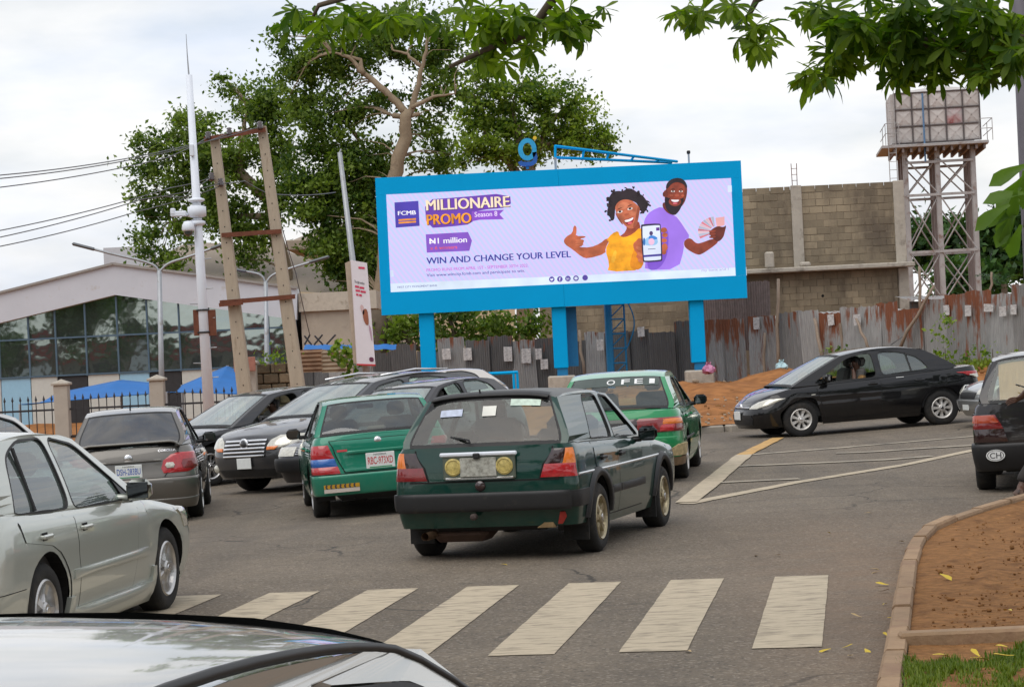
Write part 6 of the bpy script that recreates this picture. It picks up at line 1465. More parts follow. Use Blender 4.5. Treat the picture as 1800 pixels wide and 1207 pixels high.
    def cabin(s):
        p = s.P; A0 = p['A'][0]; C0 = p['C'][0]; zb_ = s.top(.8); fl = p['sill']+.14; tb = MB()
        for sg in (1, -1): tb.box(((A0[0]+C0[0])/2, sg*(p['W']-.12), (fl+zb_)/2-.02), (A0[0]-C0[0], .04, zb_-fl-.05))
        tb.box(((A0[0]+C0[0])/2, 0, fl), (A0[0]-C0[0], 2*p['W']-.26, .04)); tb.box((C0[0]+.22, 0, zb_-.05), (.44, 2*p['W']-.3, .04)); tb.box((C0[0]+.42, 0, (fl+zb_)/2), (.06, 2*p['W']-.3, zb_-fl))
        tb.rbox((A0[0]-.42, 0, zb_-.08), (.5, 2*p['W']-.28, .16), .05); tb.box((A0[0]-.05, 0, (fl+zb_)/2-.1), (.05, 2*p['W']-.3, zb_-fl-.15))
        tb.build('cabin_trim', DARKIN, s.root)
        if not p['seats']: return
        def seat(x, y, w, nm):
            m_ = MB(); M = Matrix.Rotation(-.25, 3, 'Y'); m_.rbox((x+.22, y, fl+.2), (.5, w, .2), .05); rs = w > .7; m_.rbox((x-.06, y, fl+(.40 if rs else .50)), (.15, w, .40 if rs else .60), .06, M)
            m_.build(nm, SEATM, s.root)
            h = MB()
            for yy in ([y] if w < .7 else [y-.38, y+.38]): h.rbox((x-(.12 if rs else .17), yy, fl+(.65 if rs else .89)), (.10, .22, .12 if rs else .17), .04, M)
            h.build('headrest', SEATM, s.root)
        sx = p.get('sx', p['wb']*.42); seat(sx, .36, .48, 'front_seat'); seat(sx, -.36, .48, 'front_seat'); seat(sx-.85, 0, 1.15, 'rear_seat')
        st = [(A0[0]-.52+.07*math.sin(t)*.5, .36+.18*math.cos(t), zb_+.02+.17*math.sin(t)) for t in np.linspace(0, 2*math.pi, 21)]; MB().tube(st, .014, 6, cap=False).build('steering_wheel', DARKIN, s.root)
        MB().rbox((p['A'][1][0]+.02, 0, p['A'][1][1]-.06), (.03, .22, .06), .015).build('inner_mirror', BLACK, s.root)
    def wheels(s):
        p = s.P; ty, rm = wheel_meshes(p['R'], p['tw'], p['rim'], p['rimm'] or ALLOY)
        for xw in (0, p['wb']):
            for sg in (1, -1):
                e = bpy.data.objects.new('wheel', None); C.objects.link(e); e.parent = s.root; e.empty_display_size = .1
                e.location = (xw, sg*(p['W']-p['tw']/2-p.get('inset', .035)), p['R']-.008)
                st = p.get('steer', 0) if xw else 0
                e.rotation_euler = (0, random.random()*6.28 if sg > 0 else -random.random()*6.28, (0 if sg > 0 else math.pi) + st)
                e.rotation_mode = 'YXZ' if False else 'XYZ'
                e.rotation_euler = (0, 0, (0 if sg > 0 else math.pi) + st)
                sp_ = random.random()*6.28
                for nm, me in (('tyre', ty), ('rim', rm)): o = link(nm, me, e); o.rotation_euler = (0, sp_, 0)
    # ---- fittings
    def mirror(s, x, z, mt=None, sides=(1, -1), size=(.09, .18, .135)):
        for sg in sides:
            y = s.wz(x, min(z, s.top(x)-.02)) - .03; m_ = MB().rbox((x-.02, sg*(y+.15), z+.07), size, .04); m_.rbox((x, sg*(y+.03), z+.02), (.07, .12, .05), .015)
            o = m_.build('door_mirror', mt or s.paint, s.root, True); MB().rbox((x-.02-size[0]/2-.002, sg*(y+.155), z+.07), (.008, size[1]*.82, size[2]*.78), .003).build('mirror_glass', MIRG, o)
    def plate(s, end, y, z, txt, col, size=(.33, .165), label=None, off=.012, sub=None):
        k = 'r' if end < 0 else 'f'; w = s.wpar((k, y if abs(y) > .001 else .001), z); c = s.Q(w, z); dx = end*off
        o = MB().rbox((c.x+dx, y, z), (.012, size[0], size[1]), .004).build('number_plate', PLATEW, s.root)
        if label: o['label'] = label
        X = c.x+dx+end*.0075; L = size[0]*.88; yy = lambda u: y - end*-1*0 + (L/2 - u*L)*(1 if end < 0 else -1)
        if txt: text_into_ob = text_into(MB(), txt, lambda u, v: (X, yy(u), z-size[1]*.24+v*size[1]*.48), .012).build('lettering', col, o)
        if sub: text_into(MB(), sub, lambda u, v: (X, y+(L*.25-u*L*.5)*(1 if end < 0 else -1), z+size[1]*.32+v*size[1]*.12), .0).build('lettering', BK, o)
        if txt: g_ = MB(); g_.box((X-end*.0015, y, z-size[1]*.42), (.001, L*.9, size[1]*.08)); g_.build('green_emblem', mat('plate green', (.03, .3, .12), .5) if 'plate green' not in bpy.data.materials else bpy.data.materials['plate green'], o)
        return o
    def text(s, end, txt, y0, y1, z0, z1, mt, off=.014, parent=None, bold=.0):
        k = 'r' if end < 0 else 'f'
        def fn(u, v):
            y = y0+(y1-y0)*u; z = z0+(z1-z0)*v; c = s.Q(s.wpar((k, y), z), z); return (c.x+end*off, y, z)
        return text_into(MB(), txt, fn, bold).build('lettering', mt, parent or s.root)
    def disc(s, end, y, z, r, mt, name, off=.01, th=.02):
        k = 'r' if end < 0 else 'f'; c = s.Q(s.wpar((k, y if y else .001), z), z); M = Matrix.Translation((c.x+end*off, y, z)) @ Matrix.Rotation(-end*math.pi/2, 4, 'Z')
        return MB().lathe([(r, -th), (r, 0), (r*.9, th*.3), (0, th*.4)], 20, M).build(name, mt, s.root, True)
def self_round(w, r):                             # cut polygon corners by a fixed length so that Chaikin rounds only them
    out = []; n = len(w)
    for i in range(n):
        a, b, c = Vector(w[i-1]), Vector(w[i]), Vector(w[(i+1) % n])
        for t in (a, c):
            d = t-b; out.append(tuple(b + d.normalized()*min(r, d.length*.4)))
    # add mid-edge points so long edges follow the curved side
    res = []
    for i in range(len(out)):
        a, b = Vector(out[i]), Vector(out[(i+1) % len(out)]); m_ = max(1, int((b-a).length/.12)); res += [tuple(a.lerp(b, k/m_)) for k in range(m_)]
    return res
def clip_low(poly, lim):                          # keep what lies below z = lim
    out = []
    for i in range(len(poly)):
        a, b = poly[i], poly[(i+1) % len(poly)]
        if a[1] <= lim: out.append(a)
        if (a[1] <= lim) != (b[1] <= lim): t = (lim-a[1])/(b[1]-a[1]); out.append((a[0]+(b[0]-a[0])*t, lim))
    return out
PRED = mat('red plate lettering', (.55, .05, .06), .5); PBLU = mat('blue plate lettering', (.05, .12, .45), .5); WPR = mat('white lettering', (.75, .76, .75), .5)
LBOT = lambda zr, zs, zf, a, b: [(-2, zr), (a-.1, zr), (a+.15, zs), (b-.15, zs), (b+.1, zf), (5, zf)]
SEDAN = dict(top=[(-1.05, .96), (-.6, .985), (0, .955), (.8, .925), (1.6, .90), (2.05, .885), (2.4, .85), (3.0, .755), (3.3, .675), (3.55, .56)],
             rear=[(.1, -.88), (.3, -.96), (.45, -1.0), (.58, -1.0), (.68, -.96), (.85, -.93), (1.0, -.86)], front=[(.1, 3.34), (.25, 3.45), (.42, 3.50), (.56, 3.49), (.68, 3.40), (.8, 3.28)],
             bot=[(-2, .30), (-.45, .27), (-.38, .2), (2.9, .2), (3.0, .19), (5, .19)], A=((2.10, .885), (1.24, 1.375)), C=((-.80, .985), (-.28, 1.395)), roof=[(.95, 1.425), (.5, 1.455), (.05, 1.445)],
             wins=[[(1.90, .905), (1.20, 1.345), (.70, 1.418), (.64, .93)], [(.57, .935), (.62, 1.42), (.16, 1.418), (-.12, 1.33), (-.36, 1.0), (-.36, .97)]], doors=[(.62, 1.72, .60, 1.86), (-.18, .61, -.42, .59)], handle=.82)
def tail(c, rows, mt, nm='tail_light', pillow=.012, sides=(1, -1)):
    for sg in sides: c.patch(nm, rows, mt, .008, pillow, sg)
# ---------- dark green boxy hatchback
GOLFP = paint('worn dark green paint', (.003, .040, .030), .1, .16)
ROOFG = mat('grey roof paint', (.12, .125, .125), .6, var=.15, scale=3, dirt=(.2, .18, .15), dirtamt=.3)  # lighter grey than the body, roof only
g = Car('hatchback', 'old dark green boxy hatchback with rubber bumper in the centre foreground', 16.4, (-.09, 19.85), GOLFP, W=.83, R=.30, tw=.19, wb=2.475, Lr=.20, Lf=.3, er=.30, ef=.42, Ra=.355, roofw=.60, bulge=.06, rbulge=.035, crown=.03, rcrown=.05, bar=.03,
        top=[(-.8, .965), (-.5, .965), (0, .955), (1, .925), (1.8, .895), (2.1, .875), (2.7, .81), (3.1, .75), (3.3, .70)], rear=[(.1, -.60), (.25, -.66), (.4, -.71), (.6, -.72), (.8, -.71), (.95, -.68)], front=[(.1, 3.1), (.3, 3.2), (.5, 3.24), (.65, 3.23), (.8, 3.18)],
        bot=[(-2, .30), (-.4, .28), (-.33, .22), (2.8, .22), (2.9, .24), (5, .24)], A=((1.86, .89), (1.20, 1.325)), C=((-.64, .965), (-.38, 1.345)), roof=[(.9, 1.36), (.3, 1.375), (-.15, 1.365)], sec=[(.10, .90), (.25, .95), (.38, .985), (.5, 1.0), (.66, 1.0), (.72, .985), (.85, .975), (.95, .96)],
        wins=[[(1.70, .925), (1.14, 1.31), (.80, 1.335), (.78, .945)], [(.70, .95), (.71, 1.335), (.22, 1.335), (-.02, .975)]], wr=.03, doors=[(.70, 1.62, .74, 1.70), (.05, .69, -.06, .73)], handle=.80, handlem=BLACK, glass='clear', rglass='dusty', wglass='clear', rim='five', rimm=GOLDY, fp=.06, rp=.075, rtb=(.10, .05), open={(-1, 0): .75, (-1, 1): .12}, roofm=ROOFG, inset=.0, sill=.22, dcrown=.0)
g.patch('rear_bumper', [(.43, ('r', -.74), ('r', .74)), (.46, ('r', -.75), ('r', .75)), (.55, ('r', -.75), ('r', .75)), (.58, ('r', -.74), ('r', .74))], BLACK, .06, .01, nu=30)
for sg in (1, -1):
    g.patch('bumper_end', [(.44, ('s', -.70), ('s', -.40)), (.575, ('s', -.70), ('s', -.38))], BLACK, .022, .004, sg)
    g.patch('tail_light', [(.69, ('r', .50), ('s', -.645)), (.80, ('r', .535), ('s', -.645))], REDL if sg < 0 else DREDL, .008, .006, sg); g.patch('tail_light', [(.80, ('r', .69), ('s', -.64)), (.925, ('r', .71), ('s', -.63))], ORANGEL, .008, .004, sg); g.patch('tail_light', [(.80, ('r', .535), ('r', .69)), (.925, ('r', .60), ('r', .71))], SMOKEL, .008, .004, sg)
    for xw in (0, 2.475):
        rows = []
        for a in np.linspace(.05, math.pi-.05, 21):
            r = []
            for k, (dr, o) in enumerate(((0, .002), (0, .03), (.055, .034), (.075, .004))):
                x, z = xw+(.355+dr)*math.cos(a), .30+(.355+dr)*math.sin(a); x = min(max(x, -.69), 3.2); r.append((x, sg*(abs(g.Q(g.wpar(('s', x), z), z).y)+o), z))
            rows.append(r)
        MB().grid(rows).build('wheel_arch_trim', BLACK, g.root, True, fix=True)
    for (xa, xb) in ((.42, .72), (.74, 1.66)): g.patch('door_moulding', [(.47, ('s', xa), ('s', xb)), (.535, ('s', xa), ('s', xb))], BLACK, .014, .006, sg)
    g.patch('waist_strip', [(.69, ('s', -.62), ('s', 2.7)), (.712, ('s', -.62), ('s', 2.7))], CHROME, .006, .003, sg, nu=30)
    MB().box((0.0, sg*.69, .26), (.02, .22, .26)).build('mud_flap', RUBBER, g.root).location = (-.345, 0, 0)
    MB().box((2.12, sg*.72, .22), (.02, .2, .2)).build('mud_flap', RUBBER, g.root)
g.patch('tailgate_gap', [(.668, ('r', -.66), ('r', .66)), (.680, ('r', -.66), ('r', .66))], SEAM, .004, 0, nu=24)
for sg in (1, -1): g.patch('tailgate_gap', [(.68, ('r', .484), ('r', .494)), (.80, ('r', .518), ('r', .528)), (.945, ('r', .60), ('r', .612))], SEAM, .004, 0, sg); g.patch('fuel_flap', [(.77, ('s', .10), ('s', .0)), (.88, ('s', .10), ('s', .0))], GOLFP, .003, .001, sg) if sg < 0 else None
g.mirror(1.52, .87, BLACK)
YEL = mat('yellow ornament', (.50, .40, .13), .4, var=.5, scale=30)
x = g.xr(.72)
pr = MB().rbox((x-.012, .03, .79), (.02, .64, .20), .01).build('plate_panel', mat('plate backing', (.10, .12, .09), .5), g.root)
MB().rbox((x-.026, .03, .905), (.03, .68, .035), .01).build('plate_light_bar', WHITEP, g.root)
MB().rbox((x-.026, .03, .70), (.012, .60, .02), .004).build('plate_trim', CHROME, g.root)
for y in (.255, -.195): MB().lathe([(.075, -.008), (.075, 0), (.06, .006), (.055, 0), (.02, .004), (0, .006)], 22, Matrix.Translation((x-.03, y, .80)) @ Matrix.Rotation(math.pi/2, 4, 'Z')).build('plate_roundel', YEL, g.root)
pl_ = MB().rbox((x-.028, .035, .795), (.012, .32, .16), .004).build('number_plate', mat('worn dusty plate', (.42, .42, .37), .6, var=.3, scale=30, dirt=(.2, .19, .16), dirtamt=.5, dscale=25), g.root); pl_['label'] = 'worn dusty unreadable number plate'
MB().rbox((x-.05, .04, .89), (.03, .06, .05), .01).build('boot_latch', BLACK, g.root)
g.disc(-1, .03, .635, .045, SMOKEL, 'boot_badge', .012); 
MB().tube([(-.60, .50, .23), (-.72, .52, .22), (-.78, .525, .225)], .035, 10, cap=False).build('exhaust_pipe', mat('burnt exhaust', (.16, .10, .06), .5, .6, var=.3, scale=20), g.root, True)
MB().rbox((-.35, .3, .22), (.4, .5, .14), .06).build('silencer', mat('rusty silencer', (.10, .06, .045), .8, .3, var=.3), g.root)
MB().lathe([(.015, -.05), (.028, -.03), (.028, .02), (.012, .03), (0, .03)], 14, Matrix.Translation((-.79, .08, .38)) @ Matrix.Rotation(math.pi/2, 4, 'Z')).build('tow_ball', mat('rusty tow hook', (.07, .05, .045), .8, .2), g.root)
g.patch('rust_patch', [(.30, ('r', -.66), ('r', -.62)), (.36, ('r', -.70), ('r', -.64)), (.40, ('r', -.69), ('r', -.65))], mat('red primer scar', (.35, .03, .02), .8, var=.4), .014)
g.patch('rust_patch', [(.27, ('r', -.60), ('r', -.44)), (.31, ('r', -.58), ('r', -.50))], mat('rusty tin scar', (.30, .20, .10), .8, var=.4, scale=20), .012)
def on_glass(car, y0, y1, u0, u1, off=.008):      # strip on the rear glass of a car, u along its slope
    Cl = car.Cl; p = car.P; n = 4; P = []
    for i in range(n+1):
        u = u0+(u1-u0)*i/n; f = u*(len(Cl)-1); k = min(int(f), len(Cl)-2); f -= k; x = Cl[k][0]*(1-f)+Cl[k+1][0]*f; z = Cl[k][1]*(1-f)+Cl[k+1][1]*f; Y = car.wg(x, z); row = []; c = p['rcrown']+(p.get('dcrown', .02)-p['rcrown'])*u
        for j in range(9): y = y0+(y1-y0)*j/8; v = y/Y; row.append((x - p['rbulge']*(1-v*v) - off, y, z + c*(1-abs(v)**3.2)**.8 + off*.5))
        P.append(row)
    return P
MB().grid(on_glass(g, .42, .22, .30, .44)).build('window_sticker', mat('blue white sticker', (.5, .56, .7), .5, var=.25, scale=25), g.root)
MB().grid(on_glass(g, -.20, -.46, .13, .27)).build('window_sticker', mat('green white sticker', (.55, .68, .58), .5, var=.3, scale=18), g.root)
Pd = on_glass(g, .04, -.08, .26, .46); MB().grid(Pd).build('window_sticker', mat('white round sticker', (.72, .72, .66), .5, var=.1), g.root)
MB().tube([(-.74, .10, 1.0), (-.69, .12, 1.02), (-.62, .30, 1.05)], .009, 6).build('rear_wiper', BLACK, g.root)
MB().tube([(-.36, .10, 1.39), (-.38, .10, 1.44)], .008, 5).build('aerial_stub', BLACK, g.root)
P = []
for i in range(13):
    y = -.52+1.04*i/12; k = .05*(1-abs(y/.57)**3.2)**.8; P.append([(-.30, y, 1.372+k), (-.38, y, 1.362+k), (-.44, y, 1.345+k), (-.445, y, 1.325+k), (-.40, y, 1.33+k)])
MB().grid(P).build('rear_spoiler', BLACK, g.root, True)
# ---------- green saloon with blue-banded tail lights
MZP = paint('turquoise green paint', (.012, .20, .125), .15, .22)
z = Car('saloon', 'green saloon with red and blue tail lights, seen from behind left of the hatchback', -7.7, (-1.70, 27.8), MZP, **{**SEDAN, **dict(W=.85, R=.295, Ra=.35, wb=2.61, Lr=.34, er=.42, roofw=.60, H=1.41, glass='smoke', rglass='smoke', rim='six', rp=.085, rtb=(.05, .06),
        top=[(-1.0, .98), (-.6, .985), (0, .945), (.8, .92), (1.6, .89), (2.05, .875), (2.4, .85), (3.0, .76), (3.3, .70), (3.5, .6)], rear=[(.1, -.84), (.25, -.90), (.40, -.94), (.55, -.95), (.62, -.92), (.9, -.90), (1.0, -.86)],
        C=((-.62, .985), (-.22, 1.345)), A=((2.08, .875), (1.22, 1.34)), roof=[(.95, 1.38), (.5, 1.40), (.05, 1.39)], wins=[[(1.78, .915), (1.15, 1.315), (.72, 1.365), (.66, .935)], [(.57, .94), (.62, 1.37), (.18, 1.37), (-.05, 1.29), (-.28, .985)]], bot=[(-2, .32), (-.45, .30), (-.38, .2), (2.9, .2), (3.0, .2), (5, .2)])})
for (za, zb_, mt, ia, ib) in ((.55, .635, REDL, .50, .525), (.635, .73, BLUEL, .525, .555), (.73, .89, REDL, .555, .62)): tail(z, [(za, ('r', ia), ('s', -.66)), (zb_, ('r', ib), ('s', -.66))], mt)
z.patch('boot_gap', [(.552, ('r', -.452), ('r', .452)), (.60, ('r', -.472), ('r', .472)), (.86, ('r', -.572), ('r', .572)), (.938, ('r', -.612), ('r', .612))], SEAM, .004, 0, nu=20); z.patch('bumper_gap', [(.533, ('s', -.55), ('r', -.84)), (.545, ('s', -.55), ('r', -.84))], SEAM, .003, 0, nu=30)
z.patch('boot_panel', [(.56, ('r', -.44), ('r', .44)), (.60, ('r', -.46), ('r', .46)), (.86, ('r', -.56), ('r', .56)), (.93, ('r', -.60), ('r', .60))], MZP, .010, .006, nu=20)
z.patch('plate_recess', [(.575, ('r', -.34), ('r', .34)), (.60, ('r', -.36), ('r', .36)), (.76, ('r', -.38), ('r', .38))], paint('green recess paint', (.010, .17, .105), .1, .1), .014, -.004, nu=16); z.patch('boot_handle', [(.765, ('r', -.42), ('r', .42)), (.79, ('r', -.42), ('r', .42)), (.805, ('r', -.38), ('r', .38))], MZP, .03, .008, nu=16)
z.patch('bumper_strip', [(.475, ('r', .46), ('s', -.62)), (.51, ('r', .46), ('s', -.62))], BLACK, .022, .004, 1); z.patch('bumper_strip', [(.475, ('r', .46), ('s', -.62)), (.51, ('r', .46), ('s', -.62))], BLACK, .022, .004, -1)
z.patch('rear_bumper', [(.30, ('s', -.50), ('r', -.84)), (.33, ('s', -.50), ('r', -.84)), (.50, ('s', -.50), ('r', -.84)), (.535, ('s', -.50), ('r', -.84))], MZP, .02, .012, nu=30)
z.plate(-1, .02, .67, 'RBC-973XD', PRED, (.34, .185), off=.03, sub='NIGERIA'); z.disc(-1, .03, .905, .045, CHROME, 'badge', .012)
z.text(-1, 'mazda', -.46, -.64, .845, .875, CHROME, .02)
MB().box((z.xr(.4)-.036, .50, .405), (.004, .42, .045)).build('chevron_tape', mat('amber chevron tape', (.5, .27, .02), .4, var=.1), z.root); MB().box((z.xr(.4)-.036, .50, .355), (.004, .42, .045)).build('chevron_tape', mat('dirty white tape', (.55, .48, .42), .5), z.root)
cb = MB()
for i in range(7):
    y = .68-i*.055
    for s_ in (1, -1): cb.box((z.xr(.4)-.039, y, .405+s_*.011), (.002, .018, .026), Matrix.Rotation(s_*.6, 3, 'X'))
cb.build('chevrons', BK, z.root)
z.patch('sticker', [(.70, ('r', -.50), ('r', -.42)), (.78, ('r', -.52), ('r', -.44)), (.82, ('r', -.49), ('r', -.46))], BK, .018, 0); z.patch('sticker', [(.80, ('r', .40), ('r', .52)), (.825, ('r', .40), ('r', .52))], PRED, .018, 0); 
MB().rbox((-.45, .0, 1.02), (.12, .22, .09), .02).build('parcel_box', mat('pale carton', (.5, .45, .36), .7), z.root)
z.mirror(1.60, .92, BLACK); 
for sg in (1,): z.patch('mud_stain', [(.3, ('s', -.50), ('s', -.40)), (.5, ('s', -.50), ('s', -.40))], BLACK, .003)
MB().tube([(-.8, .35, .24), (-.6, .2, .2), (-.5, .25, .26)], .012, 6).build('hanging_cable', BLACK, z.root)
# ---------- green taxi saloon
TXP = paint('bright green paint', (.012, .25, .085), .1, .25); TXR = paint('pale green roof paint', (.16, .42, .27), .1, .2)  # second green is paler, roof only
t = Car('saloon', 'bright green saloon with white letters across its rear window beyond the hatchback', 8.1, (1.40, 29.9), TXP, **{**SEDAN, **dict(W=.875, R=.30, Ra=.355, wb=2.61, Lr=.5, er=.52, roofw=.60, glass='mint', rglass='clear', wglass='clear', rim='hub', rimm=HUBCAP, roofm=TXR, rp=.075, open={(-1, 0): .8},
        top=[(-1.2, .90), (-.8, .955), (0, .93), (.8, .905), (1.6, .88), (2.05, .865), (2.4, .84), (3.0, .74), (3.3, .68), (3.6, .55)], rear=[(.1, -.98), (.25, -1.06), (.40, -1.10), (.55, -1.12), (.7, -1.10), (.85, -1.07), (1.0, -1.0)], front=[(.1, 3.4), (.25, 3.5), (.42, 3.56), (.56, 3.55), (.68, 3.45), (.8, 3.3)],
        C=((-.86, .95), (-.25, 1.34)), A=((2.10, .865), (1.22, 1.335)), roof=[(.95, 1.385), (.5, 1.41), (.05, 1.40)], wins=[[(1.78, .905), (1.15, 1.275), (.72, 1.32), (.66, .92)], [(.57, .925), (.62, 1.325), (.18, 1.325), (-.05, 1.25), (-.30, .965)]])})
for sg in (1, -1): t.patch('tail_light', [(.66, ('r', .30), ('s', -.72)), (.70, ('r', .28), ('s', -.70)), (.80, ('r', .28), ('s', -.72)), (.84, ('r', .32), ('s', -.80))], DREDL, .008, .014, sg); t.patch('indicator_lens', [(.75, ('r', .60), ('s', -.78)), (.82, ('r', .62), ('s', -.80))], ORANGEL, .020, .008, sg); t.patch('reverse_lens', [(.67, ('r', .58), ('r', .74)), (.75, ('r', .58), ('r', .76))], REDL, .020, .008, sg)
t.patch('tail_panel', [(.66, ('r', -.30), ('r', .30)), (.84, ('r', -.30), ('r', .30))], SMOKEL, .008, .008, nu=16)
t.patch('rear_bumper', [(.28, ('s', -.55), ('s', -.5501)), (.30, ('r', -.8), ('r', .8)), (.58, ('r', -.8), ('r', .8)), (.60, ('r', -.78), ('r', .78))], TXP, .02, .012, nu=30)
t.patch('bumper_scar', [(.36, ('r', -.86), ('r', -.70)), (.42, ('r', -.87), ('r', -.62)), (.50, ('r', -.87), ('r', -.78))], mat('torn bumper filler', (.42, .33, .18), .9, var=.4, scale=20), .04)
t.patch('bumper_scar', [(.24, ('r', -.87), ('r', -.66)), (.34, ('r', -.87), ('r', -.66))], mat('muddy stain', (.17, .11, .06), .9, var=.4, scale=10), .036)
lt = MB()
for k, ch in enumerate('OFE1'):
    y0 = .12 - [0, .19, .36, .55][k]
    Pg = on_glass(t, y0, y0-(.07 if ch == '1' else .11), .27, .10)
    def fn(u, v, Pg=Pg): i = min(int(v*4), 3); f = v*4-i; j = min(int(u*8), 7); h_ = u*8-j; a = Vector(Pg[i][j]).lerp(Vector(Pg[i][j+1]), h_); b = Vector(Pg[i+1][j]).lerp(Vector(Pg[i+1][j+1]), h_); return a.lerp(b, f)
    text_into(lt, ch, fn, .03)
lt.build('lettering', WPR, t.root); MB().grid(on_glass(t, .55, -.55, .02, .32, .004)).build('sun_band', mat('dark sun band', (.05, .07, .06), .3, var=.2), t.root)
t.mirror(1.62, .90, BLACK); t.plate(-1, 0, .50, '', PRED, (.34, .16), off=.035)
for px_ in (.0,): t.patch('plate_moulding', [(.52, ('s', -.3), ('s', 1.0)), (.55, ('s', -.3), ('s', 1.0))], BLACK, .008, .004, -1, nu=16)
# ---------- silver-sage saloon on the left
SGP = paint('pale sage silver paint', (.52, .545, .495), .45, .08)
c = Car('saloon', 'pale sage-silver saloon with side skirts at the left, its right side to the camera', 7.9, (-3.77, 14.19), SGP, **{**SEDAN, **dict(scale=(1, 1, .955), W=.865, R=.322, glass='mint', sglass='mint', rglass='smoke', rim='five', handle=.80, doors=[(.58, 1.72, .56, 1.88), (-.16, .57, -.40, .55)])})
for sg in (1, -1):
    c.patch('door_moulding', [(.475, ('s', .44), ('s', 2.02)), (.535, ('s', .44), ('s', 2.02))], SGP, .016, .008, sg, nu=24)
    c.patch('side_skirt', [(.13, ('s', .44), ('s', 2.17)), (.22, ('s', .42), ('s', 2.17)), (.275, ('s', .44), ('s', 2.17))], SGP, .03, .02, sg, nu=24)
    c.patch('skirt_lip', [(.12, ('s', .36), ('s', .47)), (.36, ('s', .375), ('s', .47))], SGP, .02, .012, sg); c.patch('skirt_lip', [(.12, ('s', 2.13), ('s', 2.24)), (.38, ('s', 2.15), ('s', 2.22))], SGP, .02, .012, sg)
    c.patch('bumper_line', [(.50, ('s', -.80), ('s', -.40)), (.505, ('s', -.80), ('s', -.385))], SEAM, .002, 0, sg)
    c.patch('headlight', [(.60, ('f', .50), ('s', 3.0)), (.70, ('f', .52), ('s', 2.92)), (.745, ('f', .62), ('s', 2.86))], CLEARL, .006, .006, sg)
    MB().prism([(1.90, .885), (1.60, 1.06), (1.70, .90)], lambda a, b: (a, sg*(c.wg(a, b)+.022), b), lambda a, b: (a, sg*(c.wg(a, b)+.004), b)).build('mirror_triangle', BLACK, c.root, fix=True)
    MB().tube([(-.02, sg*(c.wg(-.02, .98)+.014), .97), (.05, sg*(c.wg(.05, 1.36)+.014), 1.375)], .013, 6).build('window_divider', GASKET, c.root)
c.mirror(1.66, .91, SGP, size=(.10, .18, .15))
# ---------- dark grey saloon behind it, rear view
CGP = paint('taupe grey metallic paint', (.15, .14, .125), .5, .25)
k = Car('saloon', 'taupe grey saloon with boot spoiler and round red tail lights at left', -5.5, (-5.02, 30.0), CGP, **{**SEDAN, **dict(glass='dark', rglass='dark', rp=.085, rim='five', W=.85, inset=.0)})
for sg in (1, -1):
    k.patch('tail_light', [(.64, ('r', .42), ('r', .72)), (.70, ('r', .39), ('s', -.62)), (.80, ('r', .42), ('s', -.58)), (.87, ('r', .52), ('s', -.60)), (.89, ('r', .60), ('s', -.64))], REDL, .010, .016, sg)
    k.patch('reverse_lens', [(.70, ('r', .46), ('r', .54)), (.735, ('r', .44), ('r', .56)), (.77, ('r', .46), ('r', .54))], CLEARL, .032, .004, sg); k.patch('stop_lens', [(.69, ('r', .66), ('s', -.74)), (.75, ('r', .64), ('s', -.72)), (.80, ('r', .66), ('s', -.74))], DREDL, .034, .004, sg)
k.patch('rear_bumper', [(.30, ('s', -.5), ('r', -.84)), (.34, ('s', -.5), ('r', -.84)), (.54, ('s', -.5), ('r', -.84)), (.58, ('s', -.5), ('r', -.84))], CGP, .022, .014, nu=30)
k.patch('bumper_skirt', [(.20, ('r', -.82), ('r', .82)), (.30, ('r', -.83), ('r', .83)), (.33, ('r', -.83), ('r', .83))], CGP, .03, .016, nu=30)
k.patch('bumper_gap', [(.578, ('s', -.5), ('r', -.84)), (.590, ('s', -.5), ('r', -.84))], SEAM, .003, 0, nu=30)
for sg in (1, -1): k.patch('boot_gap', [(.60, ('r', .425), ('r', .435)), (.88, ('r', .60), ('r', .61)), (.96, ('r', .60), ('r', .61))], SEAM, .012, 0, sg)
k.patch('boot_garnish', [(.795, ('r', -.40), ('r', .40)), (.82, ('r', -.40), ('r', .40))], CGP, .024, .008, nu=16); k.patch('boot_gap', [(.58, ('r', -.42), ('r', .42)), (.585, ('r', -.42), ('r', .42))], SEAM, .004, 0, nu=16)
k.plate(-1, .02, .69, 'DSH-283BU', PBLU, (.34, .17), off=.02, sub='NIGERIA'); k.disc(-1, .02, .855, .055, CHROME, 'badge', .012); k.text(-1, 'COROLLA S', -.36, -.62, .915, .945, CHROME, .012, bold=.01)
P = []
for i in range(21):
    y = -.64+1.28*i/20; e = max(0, (abs(y)-.52)/.12); zt = 1.05-.06*e*e; P.append([(-.74, y, zt-.01), (-.82, y, zt+.012), (-.90, y, zt+.005), (-.91, y, zt-.018), (-.80, y, zt-.028), (-.74, y, zt-.01)])
MB().grid(P).build('boot_spoiler', CGP, k.root, True, fix=True)
for y in (.60, -.60): MB().rbox((-.80, y, 1.0), (.1, .05, .08), .015).build('spoiler_leg', CGP, k.root)
k.mirror(1.62, .92, BLACK); MB().tube([(-.25, .0, 1.46), (-.30, .0, 1.53)], [.012, .004], 6).build('aerial', BLACK, k.root); MB().tube([(-.28, 0, 1.455), (-.80, 0, 1.01)], .004, 5).build('glass_wire', BLACK, k.root)
MB().tube([(-.8, -.3, .22), (-.5, -.35, .20), (-.3, -.3, .25)], .05, 8).build('silencer', BLACK, k.root)
